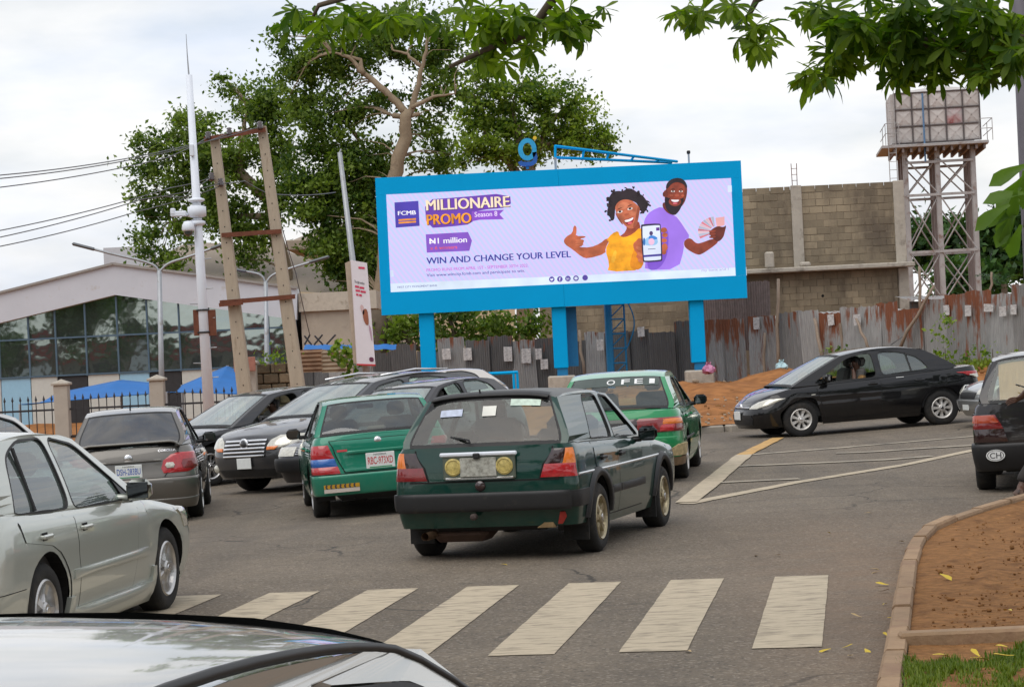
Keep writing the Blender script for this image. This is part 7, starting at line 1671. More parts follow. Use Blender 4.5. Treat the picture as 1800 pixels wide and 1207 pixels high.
# ---------- black saloon crossing at right
BKP = paint('black paint', (.004, .004, .005), .0, .10, (.10, .08, .06))
v0 = onroad(1408, 767); f = Vector((math.sin(rad(-102)), math.cos(rad(-102)))); l = Vector((-f.y, f.x)) * 1
lv = Vector((-math.cos(rad(-102)), math.sin(rad(-102))))
pos = Vector((v0.x, v0.y)) - f*2.55*1.045 - lv*.72
b = Car('saloon', 'glossy black saloon with silver wheel covers crossing the junction at right', -102, (pos.x, pos.y), BKP, **{**SEDAN, **dict(scale=(1.045, 1, 1), wb=2.55, W=.85, R=.315, Ra=.37, Lf=.62, ef=.72, glass='clear', sglass='mint', rim='hub', rimm=HUBCAP, roofw=.57, open={(1, 0): 1.0},
        top=[(-1.05, 1.0), (-.6, 1.02), (0, .985), (.8, .945), (1.6, .905), (2.1, .895), (2.66, .875), (3.0, .79), (3.25, .68), (3.45, .52)], sx=1.42, rear=[(.1, -.72), (.3, -.79), (.45, -.82), (.6, -.82), (.8, -.80), (1.05, -.76)], front=[(.1, 3.28), (.22, 3.38), (.4, 3.42), (.52, 3.40), (.64, 3.30), (.76, 3.18)],
        rxc=.95, C=((-.34, 1.03), (.20, 1.36)), A=((2.68, .88), (1.70, 1.365)), roof=[(1.35, 1.43), (.9, 1.46), (.5, 1.43)], wins=[[(2.30, .915), (1.60, 1.335), (1.16, 1.40), (1.13, .955)], [(1.05, .975), (1.06, 1.392), (.66, 1.375), (.34, 1.255), (.18, 1.06), (.20, 1.025)]], doors=[(1.10, 2.10, 1.09, 2.25), (.25, 1.09, .12, 1.08)], handle=.84)})
for sg in (1, -1):
    b.patch('headlight', [(.545, ('f', .42), ('f', .62)), (.60, ('f', .44), ('s', 3.08)), (.66, ('f', .54), ('s', 2.93)), (.705, ('f', .68), ('s', 2.80))], CLEARL, .006, .012, sg, nu=14)
    b.patch('tail_light', [(.80, ('r', .42), ('s', -.66)), (.86, ('r', .40), ('s', -.50)), (.91, ('r', .42), ('s', -.34)), (.925, ('r', .5), ('s', -.30))], REDL, .010, .012, sg, nu=14); b.patch('reverse_lens', [(.80, ('s', -.74), ('s', -.66)), (.85, ('s', -.72), ('s', -.54)), (.87, ('s', -.72), ('s', -.54))], CLEARL, .024, .004, sg)
    b.patch('window_moulding', [(.905, ('s', 1.1), ('s', 2.1)), (.912, ('s', 1.1), ('s', 2.1))], SEAM, .003, 0, sg, nu=16)
    MB().tube([(.50, sg*(b.wg(.50, 1.02)+.014), 1.01), (.54, sg*(b.wg(.54, 1.33)+.014), 1.345)], .013, 6).build('window_divider', GASKET, b.root)
    b.patch('repeater', [(.72, ('s', 2.28), ('s', 2.35)), (.735, ('s', 2.28), ('s', 2.35))], CLEARL, .008, .004, sg)
    b.patch('fuel_flap', [(.74, ('s', -.10), ('s', -.02)), (.80, ('s', -.14), ('s', .02)), (.86, ('s', -.14), ('s', .02)), (.90, ('s', -.10), ('s', -.02))], BKP, .004, .002, sg) if sg > 0 else None
b.patch('grille', [(.26, ('f', -.5), ('f', .5)), (.36, ('f', -.55), ('f', .55)), (.44, ('f', -.52), ('f', .52))], BLACK, .008, -.002, nu=16); b.patch('grille', [(.54, ('f', -.40), ('f', .40)), (.59, ('f', -.42), ('f', .42))], BLACK, .010, 0, nu=16); b.patch('grille_bar', [(.56, ('f', -.42), ('f', .42)), (.575, ('f', -.42), ('f', .42))], CHROME, .016, .004, nu=16); b.disc(1, 0, .58, .06, CHROME, 'badge', .015); b.plate(1, 0, .43, '', PBLU, (.34, .15), off=.02)
b.mirror(2.10, .93, BKP, size=(.12, .22, .15)); MB().tube([(.55, 0, 1.49), (.32, 0, 1.62)], [.008, .004], 5).build('aerial', BLACK, b.root); MB().tube([(2.62, .3, .93), (2.60, -.2, .96), (2.58, -.5, .95)], .01, 5).build('wiper', BLACK, b.root)
b.patch('scratch', [(.91, ('s', .66), ('s', .80)), (.916, ('s', .66), ('s', .80))], WPR, .006, 0)
# ---------- dark hatch at the right edge
VWP = paint('faded black paint', (.012, .012, .015), .1, .4)
e = onroad(1740, 859); f = Vector((math.sin(rad(14)), math.cos(rad(14)))); rv = Vector((f.y, -f.x)); pos = Vector((e.x, e.y)) + rv*.72
v = Car('hatchback', 'black hatchback cut by the right edge, with an oval CH sticker', 14, (pos.x, pos.y), VWP, W=.85, R=.31, tw=.2, wb=2.475, Lr=.22, Lf=.35, er=.34, ef=.45, Ra=.36, roofw=.60, bulge=.07, rbulge=.05, rcrown=.055, dcrown=.0,
        top=[(-.9, .96), (-.5, .97), (0, .96), (1, .93), (1.8, .89), (2.1, .87), (2.7, .80), (3.1, .74), (3.3, .66)], rear=[(.1, -.66), (.25, -.74), (.4, -.80), (.6, -.80), (.8, -.785), (1.0, -.75)], front=[(.1, 3.1), (.3, 3.22), (.5, 3.27), (.65, 3.24), (.8, 3.15)], bot=[(-2, .30), (-.4, .28), (-.33, .2), (2.8, .2), (2.9, .22), (5, .22)],
        A=((1.95, .88), (1.2, 1.37)), C=((-.72, .97), (-.42, 1.41)), roof=[(.9, 1.43), (.3, 1.45), (-.15, 1.44)], wins=[[(1.7, .92), (1.13, 1.34), (.80, 1.37), (.78, .94)], [(.70, .945), (.71, 1.37), (.22, 1.37), (-.05, .98)]], doors=[(.70, 1.62, .74, 1.70), (.05, .69, -.06, .73)], handle=.82, glass='smoke', rglass='clear', rim='six', rp=.09, inset=.0)
for sg in (1, -1):
    v.patch('tail_light', [(.70, ('r', .50), ('s', -.70)), (.76, ('r', .53), ('s', -.70)), (.85, ('r', .58), ('s', -.69))], DREDL, .010, .008, sg); v.patch('indicator_lens', [(.765, ('r', .545), ('s', -.695)), (.845, ('r', .60), ('s', -.69))], mat('orange red lens %d' % sg, (.42, .06, .02), .15, coat=1), .02, .003, sg); v.patch('tail_light', [(.56, ('r', .46), ('s', -.71)), (.70, ('r', .50), ('s', -.70))], SMOKEL, .010, .006, sg)
v.patch('rear_bumper', [(.26, ('s', -.42), ('r', -.84)), (.30, ('s', -.42), ('r', -.84)), (.50, ('s', -.42), ('r', -.84)), (.54, ('s', -.42), ('r', -.84))], BLACK, .03, .014, nu=30)
w_ = v.wpar(('r', .60), .42); cc = v.Q(w_, .42); M = Matrix.Translation((cc.x-.062, .60, .42)) @ Matrix.Rotation(math.pi/2, 4, 'Z') @ Matrix.Diagonal((1, 1, .62, 1)); o = MB().lathe([(.10, 0), (.10, .004), (0, .004)], 24, M).build('oval_sticker', WPR, v.root); MB().lathe([(.088, .0045), (.080, .0045)], 24, M).build('sticker_ring', BK, v.root)
text_into(MB(), 'CH', lambda u, q_: (cc.x-.0675, .66-u*.12, .388+q_*.062), .02).build('lettering', BK, o)
MB().grid(on_glass(v, .52, -.52, .10, .93, -.03)).build('window_cover', mat('pleated tan curtain', (.40, .24, .10), .9, var=.2, scale=9, stretch=(1, 5, .6)), v.root)
MB().tube([(-.86, -.1, 1.0), (-.82, .1, 1.07), (-.76, .34, 1.16)], .009, 6).build('rear_wiper', BLACK, v.root)
MB().box((-.42, .70, .27), (.03, .24, .16)).build('mud_flap', RUBBER, v.root)
# ---------- dark grey crossover, front view
VZP = paint('dark slate metallic paint', (.055, .057, .062), .5, .22)
def place(px, py, d, th, dx, dy):                 # car position from one wheel contact seen at a pixel
    p = at(px, py, d); t_ = rad(th); f = Vector((math.sin(t_), math.cos(t_))); l = Vector((-math.cos(t_), math.sin(t_))); q_ = Vector((p.x, p.y)) - f*dx - l*dy; return (q_.x, q_.y)
n = Car('crossover', 'dark grey crossover with a wide chrome-barred grille facing left in the queue', -141, place(447, 862, 35.3, -141, 2.78, -.80), VZP, W=.94, R=.365, tw=.235, wb=2.78, Lr=.5, Lf=.62, er=.5, ef=.60, Ra=.42, roofw=.64, sill=.26, bulge=.13, crown=.06,
        top=[(-1.1, 1.08), (-.5, 1.12), (.5, 1.10), (1.5, 1.07), (2.2, 1.05), (2.6, 1.02), (3.1, .95), (3.5, .86), (3.8, .74)], rear=[(.1, -.85), (.3, -.95), (.5, -1.02), (.7, -1.02), (.95, -.98), (1.15, -.92)], front=[(.1, 3.52), (.28, 3.66), (.45, 3.72), (.62, 3.72), (.78, 3.66), (.92, 3.52)], bot=[(-2, .38), (-.5, .36), (-.42, .26), (3.1, .26), (3.2, .24), (5, .24)], sec=[(.10, .88), (.25, .94), (.4, .985), (.55, 1.0), (.75, .995), (.95, .975), (1.15, .94)],
        A=((2.45, 1.03), (1.42, 1.50)), C=((-.95, 1.12), (-.62, 1.50)), roof=[(1.0, 1.565), (.4, 1.60), (-.2, 1.57)], wins=[[(2.0, 1.09), (1.38, 1.45), (.80, 1.52), (.76, 1.12)], [(.66, 1.125), (.70, 1.525), (.1, 1.52), (-.35, 1.46), (-.50, 1.17)]], doors=[(.70, 1.95, .70, 2.05), (-.2, .69, -.45, .69)], handle=.95, glass='mint', rim='ten', fp=.06)
for sg in (1, -1):
    n.patch('headlight', [(.66, ('f', .46), ('f', .60)), (.72, ('f', .46), ('s', 3.40)), (.80, ('f', .50), ('s', 3.20)), (.86, ('f', .62), ('s', 3.06))], CLEARL, .008, .014, sg, nu=14); n.patch('indicator_lens', [(.76, ('s', 3.36), ('s', 3.22)), (.83, ('s', 3.30), ('s', 3.12))], ORANGEL, .026, .004, sg); n.patch('indicator_lens', [(.655, ('f', .47), ('f', .60)), (.70, ('f', .47), ('f', .66))], ORANGEL, .024, .004, sg)
    n.disc(1, sg*.70, .40, .06, CLEARL, 'fog_lamp', .02); MB().tube([(1.2, sg*.60, 1.60), (.4, sg*.62, 1.655), (-.4, sg*.60, 1.61)], .018, 6).build('roof_rail', CHROME, n.root, True)
n.patch('grille', [(.55, ('f', -.44), ('f', .44)), (.70, ('f', -.45), ('f', .45)), (.80, ('f', -.45), ('f', .45)), (.83, ('f', -.38), ('f', .38))], BLACK, .006, 0, nu=18)
for i in range(5): za = .565+i*.054; n.patch('grille_bar', [(za, ('f', -.43), ('f', .43)), (za+.026, ('f', -.435), ('f', .435))], CHROME, .026, .006, nu=18)
n.disc(1, 0, .76, .085, CHROME, 'badge', .04); n.disc(1, 0, .76, .06, VZP, 'badge_centre', .048); n.patch('lower_intake', [(.27, ('f', -.55), ('f', .55)), (.38, ('f', -.60), ('f', .60))], BLACK, .008, 0, nu=18); n.plate(1, 0.02, .47, '', PBLU, (.30, .16), off=.03)
n.mirror(1.85, 1.10, BLACK)
# ---------- older dark saloon between crossover and green saloon
DSP = paint('blue-black paint', (.012, .014, .022), .2, .25)
d = Car('saloon', 'older dark saloon facing left, mostly hidden behind the green saloon', -146, place(560, 850, 33.6, -146, 2.6, -.72), DSP, **{**SEDAN, **dict(Lf=.34, ef=.45, glass='clear', sglass='mint', open={(1, 0): .9}, rim='six')})
for sg in (1, -1): d.patch('headlight', [(.575, ('f', .42), ('f', .78)), (.70, ('f', .42), ('f', .78))], CLEARL, .010, .010, sg); d.patch('indicator_lens', [(.575, ('f', .78), ('s', 3.25)), (.70, ('f', .78), ('s', 3.22))], CLEARL, .010, .006, sg)
d.patch('grille', [(.58, ('f', -.40), ('f', .40)), (.68, ('f', -.40), ('f', .40))], BLACK, .008, 0, nu=16)
for i in range(3): d.patch('grille_bar', [(.595+i*.03, ('f', -.4), ('f', .4)), (.603+i*.03, ('f', -.4), ('f', .4))], CHROME, .012, .003, nu=16)
d.patch('front_bumper', [(.36, ('s', 3.0), ('f', -.83)), (.40, ('s', 3.0), ('f', -.83)), (.50, ('s', 3.0), ('f', -.83)), (.54, ('s', 3.0), ('f', -.83))], BLACK, .05, .01, nu=30)
d.mirror(1.66, .90, BLACK)
# ---------- dark saloon further left in the queue
DKP = paint('charcoal paint', (.03, .032, .036), .4, .22)
q = Car('saloon', 'charcoal saloon with open driver window behind the grey saloon at left', -132, place(369, 855, 37.4, -132, 2.7, .78), DKP, **{**SEDAN, **dict(wb=2.7, W=.90, R=.33, Ra=.385, glass='mint', open={(1, 0): 1.0}, rim='ten', front=[(.1, 3.5), (.25, 3.6), (.42, 3.66), (.56, 3.65), (.68, 3.55), (.8, 3.4)], top=[(-1.05, 1.0), (-.6, 1.02), (0, .99), (.8, .96), (1.6, .94), (2.15, .92), (2.5, .89), (3.1, .80), (3.4, .72), (3.7, .60)], A=((2.2, .92), (1.24, 1.405)), C=((-.85, 1.015), (-.28, 1.42)), roof=[(.95, 1.45), (.5, 1.48), (.05, 1.47)], wins=[[(1.82, .96), (1.16, 1.36), (.72, 1.42), (.66, .975)], [(.57, .98), (.62, 1.425), (.18, 1.425), (-.10, 1.33), (-.32, 1.01)]])})
for sg in (1, -1): q.patch('headlight', [(.60, ('f', .46), ('s', 3.35)), (.70, ('f', .48), ('s', 3.15)), (.76, ('f', .6), ('s', 3.05))], CLEARL, .008, .010, sg)
q.patch('grille', [(.56, ('f', -.4), ('f', .4)), (.66, ('f', -.42), ('f', .42))], BLACK, .008, 0); q.mirror(1.70, .94, BLACK)
# ---------- silver saloon following the black one
SVP = paint('dull silver paint', (.30, .31, .31), .5, .25)
s_ = Car('saloon', 'silver saloon nosing out between the black saloon and the black hatchback', -98, place(1818, 745, 38.5, -98, 2.6, .72), SVP, **{**SEDAN, **dict(glass='mint', rim='six')})
for sg in (1, -1): s_.patch('headlight', [(.57, ('f', .40), ('s', 3.30)), (.66, ('f', .42), ('s', 3.10)), (.71, ('f', .55), ('s', 3.0))], CLEARL, .008, .010, sg)
s_.patch('grille', [(.50, ('f', -.35), ('f', .35)), (.60, ('f', -.38), ('f', .38))], BLACK, .008, 0); s_.patch('front_bumper', [(.28, ('s', 3.0), ('f', -.82)), (.45, ('s', 3.0), ('f', -.82)), (.48, ('s', 3.0), ('f', -.82))], SVP, .03, .012, nu=26)
s_.plate(1, 0, .38, '', PBLU, (.3, .15), off=.04); s_.mirror(1.66, .9, SVP)
# ---------- white saloon roof beyond the hatchback, white car at far left edge, near car at the bottom left
WTP = paint('white paint', (.62, .62, .60), .0, .15)
w = Car('saloon', 'white saloon whose roof just shows beyond the dark hatchback', -100, place(838, 790, 52, -100, 0, .72), WTP, **{**SEDAN, **dict(glass='dark', rim='hub', rimm=HUBCAP)})
tail(w, [(.65, ('r', .45), ('s', -.75)), (.80, ('r', .45), ('s', -.72))], REDL); w.mirror(1.66, .9, WTP)
x = Car('saloon', 'white saloon at the left edge behind the sage-silver one, only a pillar showing', 11, (-5.38, 19.6), WTP, **{**SEDAN, **dict(glass='smoke', rim='hub', rimm=HUBCAP)})
tail(x, [(.65, ('r', .45), ('s', -.75)), (.80, ('r', .45), ('s', -.72))], REDL); x.mirror(1.66, .95, BLACK)
for y in (.5, -.5): MB().tube([(1.0, y, 1.50), (.2, y, 1.53), (-.2, y, 1.50)], .03, 8).build('roof_bar', BLACK, x.root, True)
NRP = paint('paint paled as reflected sky', (.50, .49, .45), .55, .05, rough=.25)  # pale base colour stands in for sky reflected on a dark roof
y_ = Car('saloon', 'nearest car, roof coloured as reflected sky, and door frames showing at the bottom left', 14, (-1.02, 1.86), NRP, **{**SEDAN, **dict(scale=(1, 1, 1.012), A=((2.10, .885), (1.24, 1.395)), C=((-.80, .985), (-.28, 1.415)), roof=[(.95, 1.44), (.5, 1.47), (.05, 1.46)], rcrown=.05, wins=[[(1.86, .925), (1.18, 1.365), (.72, 1.425), (.66, .945)], [(.57, .95), (.62, 1.427), (.18, 1.427), (-.10, 1.34), (-.30, .975)]], glass='smoke', sglass='smoke', open={(-1, 0): .35, (-1, 1): 1.0}, W=.86)})
for sg in (-1,):
    P = [(xx, sg*(y_.wg(xx, zz)+.008), zz+.012) for xx, zz in chaikin([(-.28, 1.405), (.05, 1.457), (.5, 1.467), (.95, 1.435), (1.24, 1.385), (1.7, 1.13)], 2, False)]; MB().tube(P, .007, 6).build('drip_moulding', BLACK, y_.root, True)
tail(y_, [(.65, ('r', .45), ('s', -.75)), (.80, ('r', .45), ('s', -.72))], REDL); y_.mirror(1.66, .9, NRP)
# ================================================================== people
SKIN = mat('dark brown skin', (.085, .038, .022), .5, var=.1, scale=20); HAIR = mat('black hair', (.01, .009, .009), .7, var=.2, bump=.5, bscale=90); EYEW = mat('eye white', (.6, .56, .5), .4)
def skin_body(name, verts, edges, radii, mt, parent=None, lv=2):
    me = bpy.data.meshes.new(name); me.from_pydata([tuple(v) for v in verts], edges, []); me.materials.append(mt); o = link(name, me, parent)
    o.modifiers.new('skin', 'SKIN'); sv = me.skin_vertices[0].data
    for i, r in enumerate(radii): sv[i].radius = (r, r) if not isinstance(r, tuple) else r
    sv[0].use_root = True; sb = o.modifiers.new('sub', 'SUBSURF'); sb.levels = lv; sb.render_levels = lv
    for p in me.polygons: p.use_smooth = True
    o.modifiers['skin'].use_smooth_shade = True
    return o
def head_parts(o, c, f, up_, mt_hair, s=1.0, cap=.62):
    # hair cap, eyes, nose, mouth, ears around a head centred at c, facing f
    f = Vector(f).normalized(); up_ = Vector(up_).normalized(); r = f.cross(up_).normalized(); up_ = r.cross(f)
    M = Matrix.Identity(4)
    for i in range(3): M[i][0] = f[i]; M[i][1] = -r[i]; M[i][2] = up_[i]; M[i][3] = c[i]
    P = []
    for i in range(17):
        a = i/16*math.pi*2; row = []
        for j in range(9):
            t = j/8*math.pi*cap; x, y, zz = -.012+.102*math.sin(t)*math.cos(a), .086*math.sin(t)*math.sin(a), .118*math.cos(t)+.012
            lim = .055 if math.cos(a) > .3 else -1
            if math.cos(a) > .35 and zz < .055: zz = .055; x = min(x, .085)
            row.append(M @ Vector((x*s, y*s, zz*s)))
        P.append(row)
    MB().grid(P).build('hair', mt_hair, o, True, fix=True)
    for sg in (-1, 1):
        MB().lathe([(0, -.012), (.012, -.004), (.013, .003), (0, .010)], 10, M @ Matrix.Translation((.082*s, sg*.034*s, .012*s))).build('eye', EYEW, o, True)
        MB().rbox((0, 0, 0), (.02, .014, .05), .006).build('ear', SKIN, o).matrix_local = M @ Matrix.Translation((-.012*s, sg*.084*s, -.005*s))
    MB().rbox((0, 0, 0), (.035, .03, .05), .012, Matrix.Rotation(.3, 3, 'Y')).build('nose', SKIN, o, True).matrix_local = M @ Matrix.Translation((.095*s, 0, -.012*s))
    MB().rbox((0, 0, 0), (.016, .045, .014), .006).build('mouth', mat('lips', (.12, .035, .03), .4) if 'lips' not in bpy.data.materials else bpy.data.materials['lips'], o, True).matrix_local = M @ Matrix.Translation((.088*s, 0, -.055*s))
def seated(car, x, y, zs, label, shirt, phone=False, yaw=0, lean=0, hair=HAIR):
    # hips at (x, y, zs) in the car frame
    V = [(0, 0, 0), (-.02, 0, .18), (-.03, 0, .36), (-.02, 0, .48), (.0, 0, .56), (.015, 0, .63), (.03, 0, .70), (.03, 0, .77)]; E = [(i, i+1) for i in range(7)]; R_ = [(.15, .11), (.14, .10), (.17, .11), (.10, .08), .055, .06, (.078, .095), (.075, .085)]
    for sg in (1, -1):
        i = len(V); up = phone and sg > 0
        arm = [(-.03, sg*.19, .44), (.10, sg*.27, .22), (.36, sg*.20, .28)] if not up else [(-.02, sg*.19, .44), (.16, sg*.26, .34), (.12, sg*.15, .60)]
        V += arm; E += [(3, i), (i, i+1), (i+1, i+2)]; R_ += [.062, .045, .036]
        h = Vector(arm[2]); base = len(V)-1
        for k in range(4):
            a = Vector((.03, sg*(-.02+.013*k), .05)) if up else Vector((.05, sg*(-.02+.014*k), -.005)); b2 = a*1.75 + Vector((0, -sg*.012 if up else 0, .0)); n0 = len(V); V += [tuple(h+a), tuple(h+b2)]; E += [(base, n0), (n0, n0+1)]; R_ += [.010, .008]
        n0 = len(V); V += [tuple(h+Vector((.02, -sg*.035, .01))), tuple(h+Vector((.045, -sg*.045, .03)))]; E += [(base, n0), (n0, n0+1)]; R_ += [.011, .009]
    for sg in (1, -1):
        i = len(V); V += [(.0, sg*.10, -.02), (.42, sg*.12, .06), (.62, sg*.12, -.30)]; E += [(0, i), (i, i+1), (i+1, i+2)]; R_ += [.085, .065, .05]
    o = empty('person', (0, 0, 0), label=label, cat='person'); M = car.M @ Matrix.Translation((x, y, zs)) @ Matrix.Rotation(yaw, 4, 'Z') @ Matrix.Rotation(lean, 4, 'X'); o.matrix_world = M
    skin_body('body', V, E, R_, SKIN, o)
    sv = V[:4] + [V[8], tuple(Vector(V[8]).lerp(Vector(V[9]), .6))] ; i2 = 8 + 3 + 8 + 2
    sv += [V[i2], tuple(Vector(V[i2]).lerp(Vector(V[i2+1]), .6))]; skin_body('shirt', sv, [(0, 1), (1, 2), (2, 3), (3, 4), (4, 5), (3, 6), (6, 7)], [(.165, .125), (.155, .115), (.185, .125), (.11, .09), .075, .062, .075, .062], shirt, o)
    head_parts(o, Vector((.035, 0, .715)), (1, 0, -.05), (0, 0, 1), hair)
    if phone: MB().rbox((.155, .145, .665), (.02, .07, .14), .006, Matrix.Rotation(.3, 3, 'Y')).build('phone', BLACK, o)
    return o
PAT = mat('patterned brown and gold shirt', (.16, .08, .03), .8, var=.8, scale=35, dirt=(.4, .26, .05), dirtamt=.5, dscale=30)
seated(b, 1.34, .40, .50, 'driver of the black saloon holding a phone to the face, patterned top', PAT, True)
seated(d, 1.0, .38, .47, 'driver in dark clothes in the open window of the older dark saloon', mat('dark shirt', (.03, .03, .035), .8))
seated(q, 1.02, .40, .50, 'driver seen through the open window of the charcoal saloon', mat('brown shirt', (.09, .05, .04), .8))
seated(g, .95, .36, .46, 'driver seen from behind through the rear window of the dark green hatchback', mat('grey shirt', (.10, .10, .09), .8))
seated(c, 1.0, .38, .48, 'driver in a pale shirt inside the sage-silver saloon', mat('pale blue shirt', (.40, .46, .48), .8))
seated(z, .98, .38, .48, 'driver seen from behind inside the green saloon with banded lights', mat('dark red shirt', (.12, .05, .05), .8))
# person at the right edge reaching towards the black hatchback
fp = onroad(1800, 876); px_ = Vector((fp.x+.36, fp.y, 0)); hand = at(1776, 706, fp.y+.25) - px_
V = [(0, 0, .95), (0, 0, 1.12), (0, .02, 1.30), (0, .02, 1.44), (0, .03, 1.52), (0, .0, 1.58), (-.01, -.01, 1.66), (-.01, -.01, 1.72)]; E = [(i, i+1) for i in range(7)]; R_ = [(.15, .11), (.13, .10), (.17, .12), (.10, .08), .055, .06, (.075, .09), (.07, .08)]
i = len(V); V += [(-.19, .02, 1.40), tuple(Vector((-.19, .02, 1.40)).lerp(hand, .5) + Vector((.06, -.06, -.08))), tuple(hand + Vector((.10, 0, .02)))]; E += [(3, i), (i, i+1), (i+1, i+2)]; R_ += [.06, .043, .033]
h = Vector(V[-1]); base = len(V)-1
for k_, L_ in enumerate((.075, .085, .08, .065)):
    a = Vector((-.06, .02, .022-.016*k_)); n0 = len(V); V += [tuple(h+a), tuple(h+a+Vector((-L_*.55, .015, -.012))), tuple(h+a+Vector((-L_, .015, -.035)))]; E += [(base, n0), (n0, n0+1), (n0+1, n0+2)]; R_ += [.010, .009, .0075]
n0 = len(V); V += [tuple(h+Vector((-.02, -.03, .02))), tuple(h+Vector((-.06, -.05, .02)))]; E += [(base, n0), (n0, n0+1)]; R_ += [.012, .009]
i = len(V); V += [(.19, .02, 1.40), (.24, -.02, 1.14), (.20, -.10, .92)]; E += [(3, i), (i, i+1), (i+1, i+2)]; R_ += [.06, .043, .033]; h = Vector(V[-1]); base = len(V)-1
for k_ in range(4): n0 = len(V); V += [tuple(h+Vector((.02-.015*k_, -.03, -.07))), tuple(h+Vector((.02-.015*k_, -.04, -.14)))]; E += [(base, n0), (n0, n0+1)]; R_ += [.010, .008]
for sg in (-1, 1):
    i = len(V); fx = -.40 if sg < 0 else .16; V += [(sg*.09, 0, .90), (sg*.11-.02, .03, .50), (fx, -.02 if sg < 0 else .1, .09), (fx-.02*1, -.16 if sg < 0 else 0, .045)]; E += [(0, i), (i, i+1), (i+1, i+2), (i+2, i+3)]; R_ += [.085, .06, .045, (.045, .035)]
pe = empty('person', px_, label='person at the right edge, only a reaching hand and a shoe in view', cat='person'); skin_body('body', V, E, R_, SKIN, pe)
skin_body('shirt', V[:4] + [V[8], V[9]], [(0, 1), (1, 2), (2, 3), (3, 4), (4, 5)], [(.165, .125), (.15, .115), (.185, .135), (.11, .09), .07, .058], mat('dark brown shirt', (.05, .03, .025), .85), pe)
li = len(V) - 8; skin_body('trousers', [(0, 0, .97), V[li], V[li+1], tuple(Vector(V[li+2])+Vector((0, 0, .06))), V[li+4], V[li+5], tuple(Vector(V[li+6])+Vector((0, 0, .06)))], [(0, 1), (1, 2), (2, 3), (0, 4), (4, 5), (5, 6)], [(.16, .125), .10, .078, .065, .10, .078, .065], mat('dark trousers', (.03, .025, .024), .85), pe)
for j in (li+2, li+6): MB().rbox(tuple(Vector(V[j]) + Vector((-.02, -.07, -.045))), (.095, .27, .085), .035).build('shoe', mat('brown shoe', (.10, .055, .035), .6) if 'brown shoe' not in bpy.data.materials else bpy.data.materials['brown shoe'], pe, True)
head_parts(pe, Vector((-.01, -.01, 1.67)), (-1, .3, 0), (0, 0, 1), HAIR)

# ================================================================== litter, fallen leaves, rubble
YL = [mat('fallen yellow leaf', (.55, .40, .03), .6, var=.25, scale=30), mat('dry straw leaf', (.42, .30, .14), .7, var=.25, scale=30), mat('brown dead leaf', (.14, .08, .04), .8, var=.25, scale=30)]
lm = [fgleaf(1, .5, b_) for b_ in (.15, -.2)]; LMs = [[m_.mesh('fallen_leaf', yl) for m_ in lm] for yl in YL]
def fallen(px, py, L, ci, lab, z=0, w=0):
    p = G(px, py, z); o = link('fallen_leaf', random.choice(LMs[ci])); o.location = (p.x, p.y, z+.012); o.scale = (L, L, L); o.rotation_euler = (random.uniform(-.2, .2), random.uniform(-.15, .15), random.random()*6.28); tag(o, lab, 'leaf', 'fallen leaves')
ND = [(1562, 1030, .09, 0, 'bright yellow leaf in the gutter below the kerb bend'), (1560, 1088, .07, 0, 'bright yellow leaf in the gutter beside the second zebra end'), (1461, 1143, .07, 0, 'yellow leaf just right of the nearest zebra stripe end'), (1520, 1143, .07, 0, 'yellow leaf on the road near the bottom of the kerb'), (1481, 1141, .05, 0, 'small yellow leaf between two others near the zebra end'), (1460, 939, .06, 0, 'yellow leaf alone on open asphalt'), (1215, 1148, .07, 1, 'pale leaf at the lower right corner of the second zebra stripe'), (1330, 978, .06, 1, 'straw leaf left of the right-hand stripe'), (1362, 977, .05, 1, 'small straw leaf above the right-hand stripe'), (1520, 903, .06, 1, 'pale leaf far out on the asphalt'), (1515, 1087, .07, 1, 'straw leaf midway between stripe and gutter'), (1591, 953, .08, 1, 'dry leaf at the foot of the curved kerb'), (1542, 1042, .07, 2, 'dark brown leaf right of the last stripe'), (1490, 1154, .06, 1, 'brown leaf below the last stripe'), (1575, 1005, .06, 0, 'yellow leaf tucked against the kerb joint'), (1530, 1001, .06, 1, 'pale scrap leaf left of the kerb'), (1547, 1006, .06, 1, 'dry scrap beside the kerb'), (1560, 1120, .05, 0, 'tiny yellow leaf at the low kerb face'), (880, 993, .05, 0, 'tiny yellow leaf under the dark green hatchback'), (1552, 1065, .05, 0, 'small yellow leaf near the gutter')]
for (px, py, L, ci, lab) in ND: fallen(px, py, L*1.25, ci, lab)
for (px, py, L, lab) in ((1652, 1011, .11, 'large yellow leaf on the bare verge'), (1778, 1076, .11, 'yellow leaf at the right edge of the verge'), (1640, 1154, .10, 'yellow leaf on the grass left of centre'), (1706, 1159, .09, 'yellow leaf on the grass in the middle'), (1722, 1157, .08, 'smaller yellow leaf touching the middle one'), (1783, 1155, .10, 'yellow leaf at the right end of the grass'), (1770, 1140, .08, 'yellow leaf at the top of the grass')): fallen(px, py, L*1.15, 0, lab, .12)
RUB = mat('pale rubble', (.34, .27, .20), .9, var=.2, scale=12, bump=.4)
rm_ = [MB().rbox((0, 0, 0), (random.uniform(.6, 1.3), random.uniform(.6, 1.1), random.uniform(.4, .8)), .2, Matrix.Rotation(random.random(), 3, 'X')).mesh('stone', RUB) for _ in range(5)]
rub = MB()
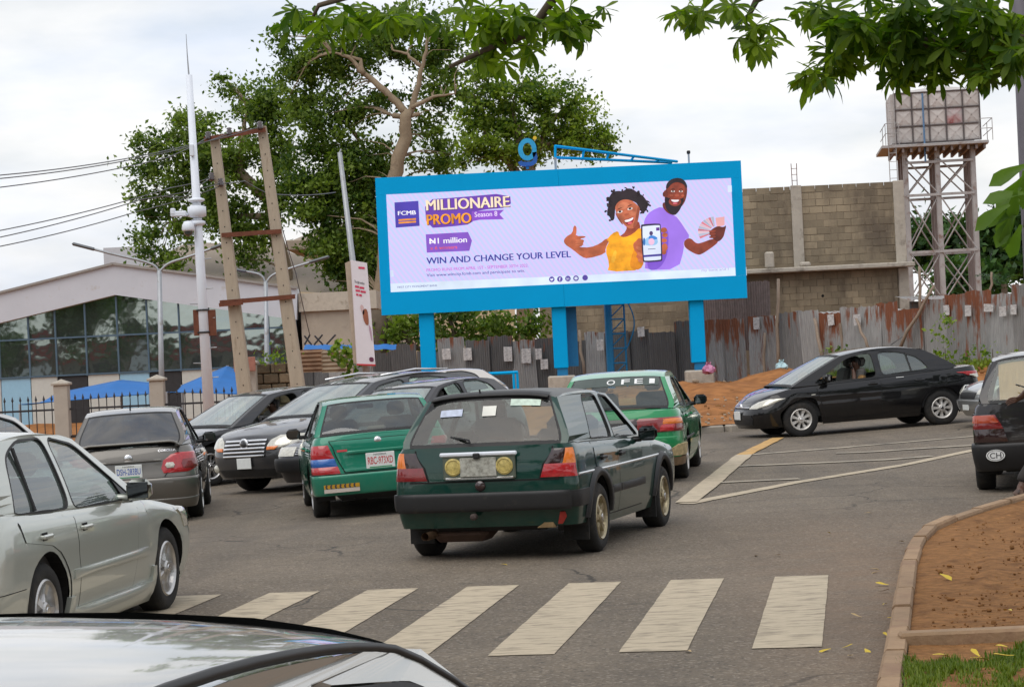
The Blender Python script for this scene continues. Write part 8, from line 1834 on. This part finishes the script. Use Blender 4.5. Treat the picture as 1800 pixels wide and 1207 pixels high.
for i in range(240):
    if i < 80: px, py = random.gauss(1215, 16), random.gauss(668, 5)
    else: px, py = random.uniform(1190, 1420), random.uniform(665, 748)
    d_ = 46
    for _ in range(12): p = at(px, py, d_); zz = bankz(p.x, p.y) + .1; yy = G(px, py, min(1.5, zz)).y; d_ = .5*d_ + .5*min(64, max(42, yy))
    p = at(px, py, d_); s0 = random.uniform(.012, .04)*(2.4 if i < 14 else 1); rub.rbox((p.x, p.y, bankz(p.x, p.y)+.16*nz3(p.x, p.y, .45)+.03), (s0*2, s0*1.6, s0*1.1), s0*.35, Matrix.Rotation(random.random()*3, 3, 'Z') @ Matrix.Rotation(random.random(), 3, 'X'))
tag(rub.build('rubble', RUB), 'scattered pale rubble and litter on the red earth bank', 'rubble', kind='stuff')
cl = MB()
for i in range(900):
    if i < 420:
        px, py = random.uniform(1590, 1815), random.uniform(905, 1130); p = G(px, py, .1)
        if p.x < float(np.interp(p.y, [q_.y for q_ in NKw], [q_.x for q_ in NKw])) + .25: continue
        zz = .085 + .03*nz3(p.x, p.y, 1.1, 5); s0 = random.uniform(.004, .010)*(2 if random.random() < .05 else 1)
    else: x0 = random.uniform(1.5, 13); y0 = yk(x0) + .5 + random.random()**1.3*18; p = Vector((x0, y0, 0)); zz = bankz(x0, y0) + .16*nz3(x0, y0, .45) + .08*nz3(x0, y0, 1.7, 3); s0 = random.uniform(.02, .07)
    cl.rbox((p.x, p.y, zz + s0*.3), (s0*2, s0*1.7, s0*1.2), s0*.4, Matrix.Rotation(random.random()*3, 3, 'Z') @ Matrix.Rotation(random.random()*2, 3, 'X'))
tag(cl.build('earth_clods', DIRT2), 'loose clods of reddish earth strewn over verge and bank', 'earth', kind='stuff')
def bag(px, py, d_, k_, mt_, lab):
    o = empty('plastic_bag', at(px, py, d_), label=lab, cat='bag'); P = []
    for i in range(25):
        a = i/24*2*math.pi; row = []
        for j, (r, zz) in enumerate(((.0, -.12), (.12, -.115), (.18, -.08), (.19, -.02), (.15, .04), (.09, .09), (.04, .12), (.07, .17))):
            w = 1 + .35*mnoise.noise(Vector((math.cos(a)*2+px, math.sin(a)*2, j*.9))) + .25*mnoise.noise(Vector((math.cos(a)*5, math.sin(a)*5+px, j*2.1))); row.append((math.cos(a)*r*w*k_, math.sin(a)*r*w*k_, (zz+.03*math.sin(3*a+j))*k_))
        P.append(row)
    P[-1] = P[0]; MB().grid(P).build('bag', mt_, o, False, fix=True)
bag(1246, 648, 63.2, 1.0, mat('pink plastic', (.46, .17, .30), .35, var=.4, scale=10), 'crumpled pink plastic bag on the right billboard footing')
bag(1374, 643, 61, .9, mat('pale blue plastic', (.36, .52, .56), .4, var=.3), 'pale blue plastic bag lying on the dirt heap by the fence')
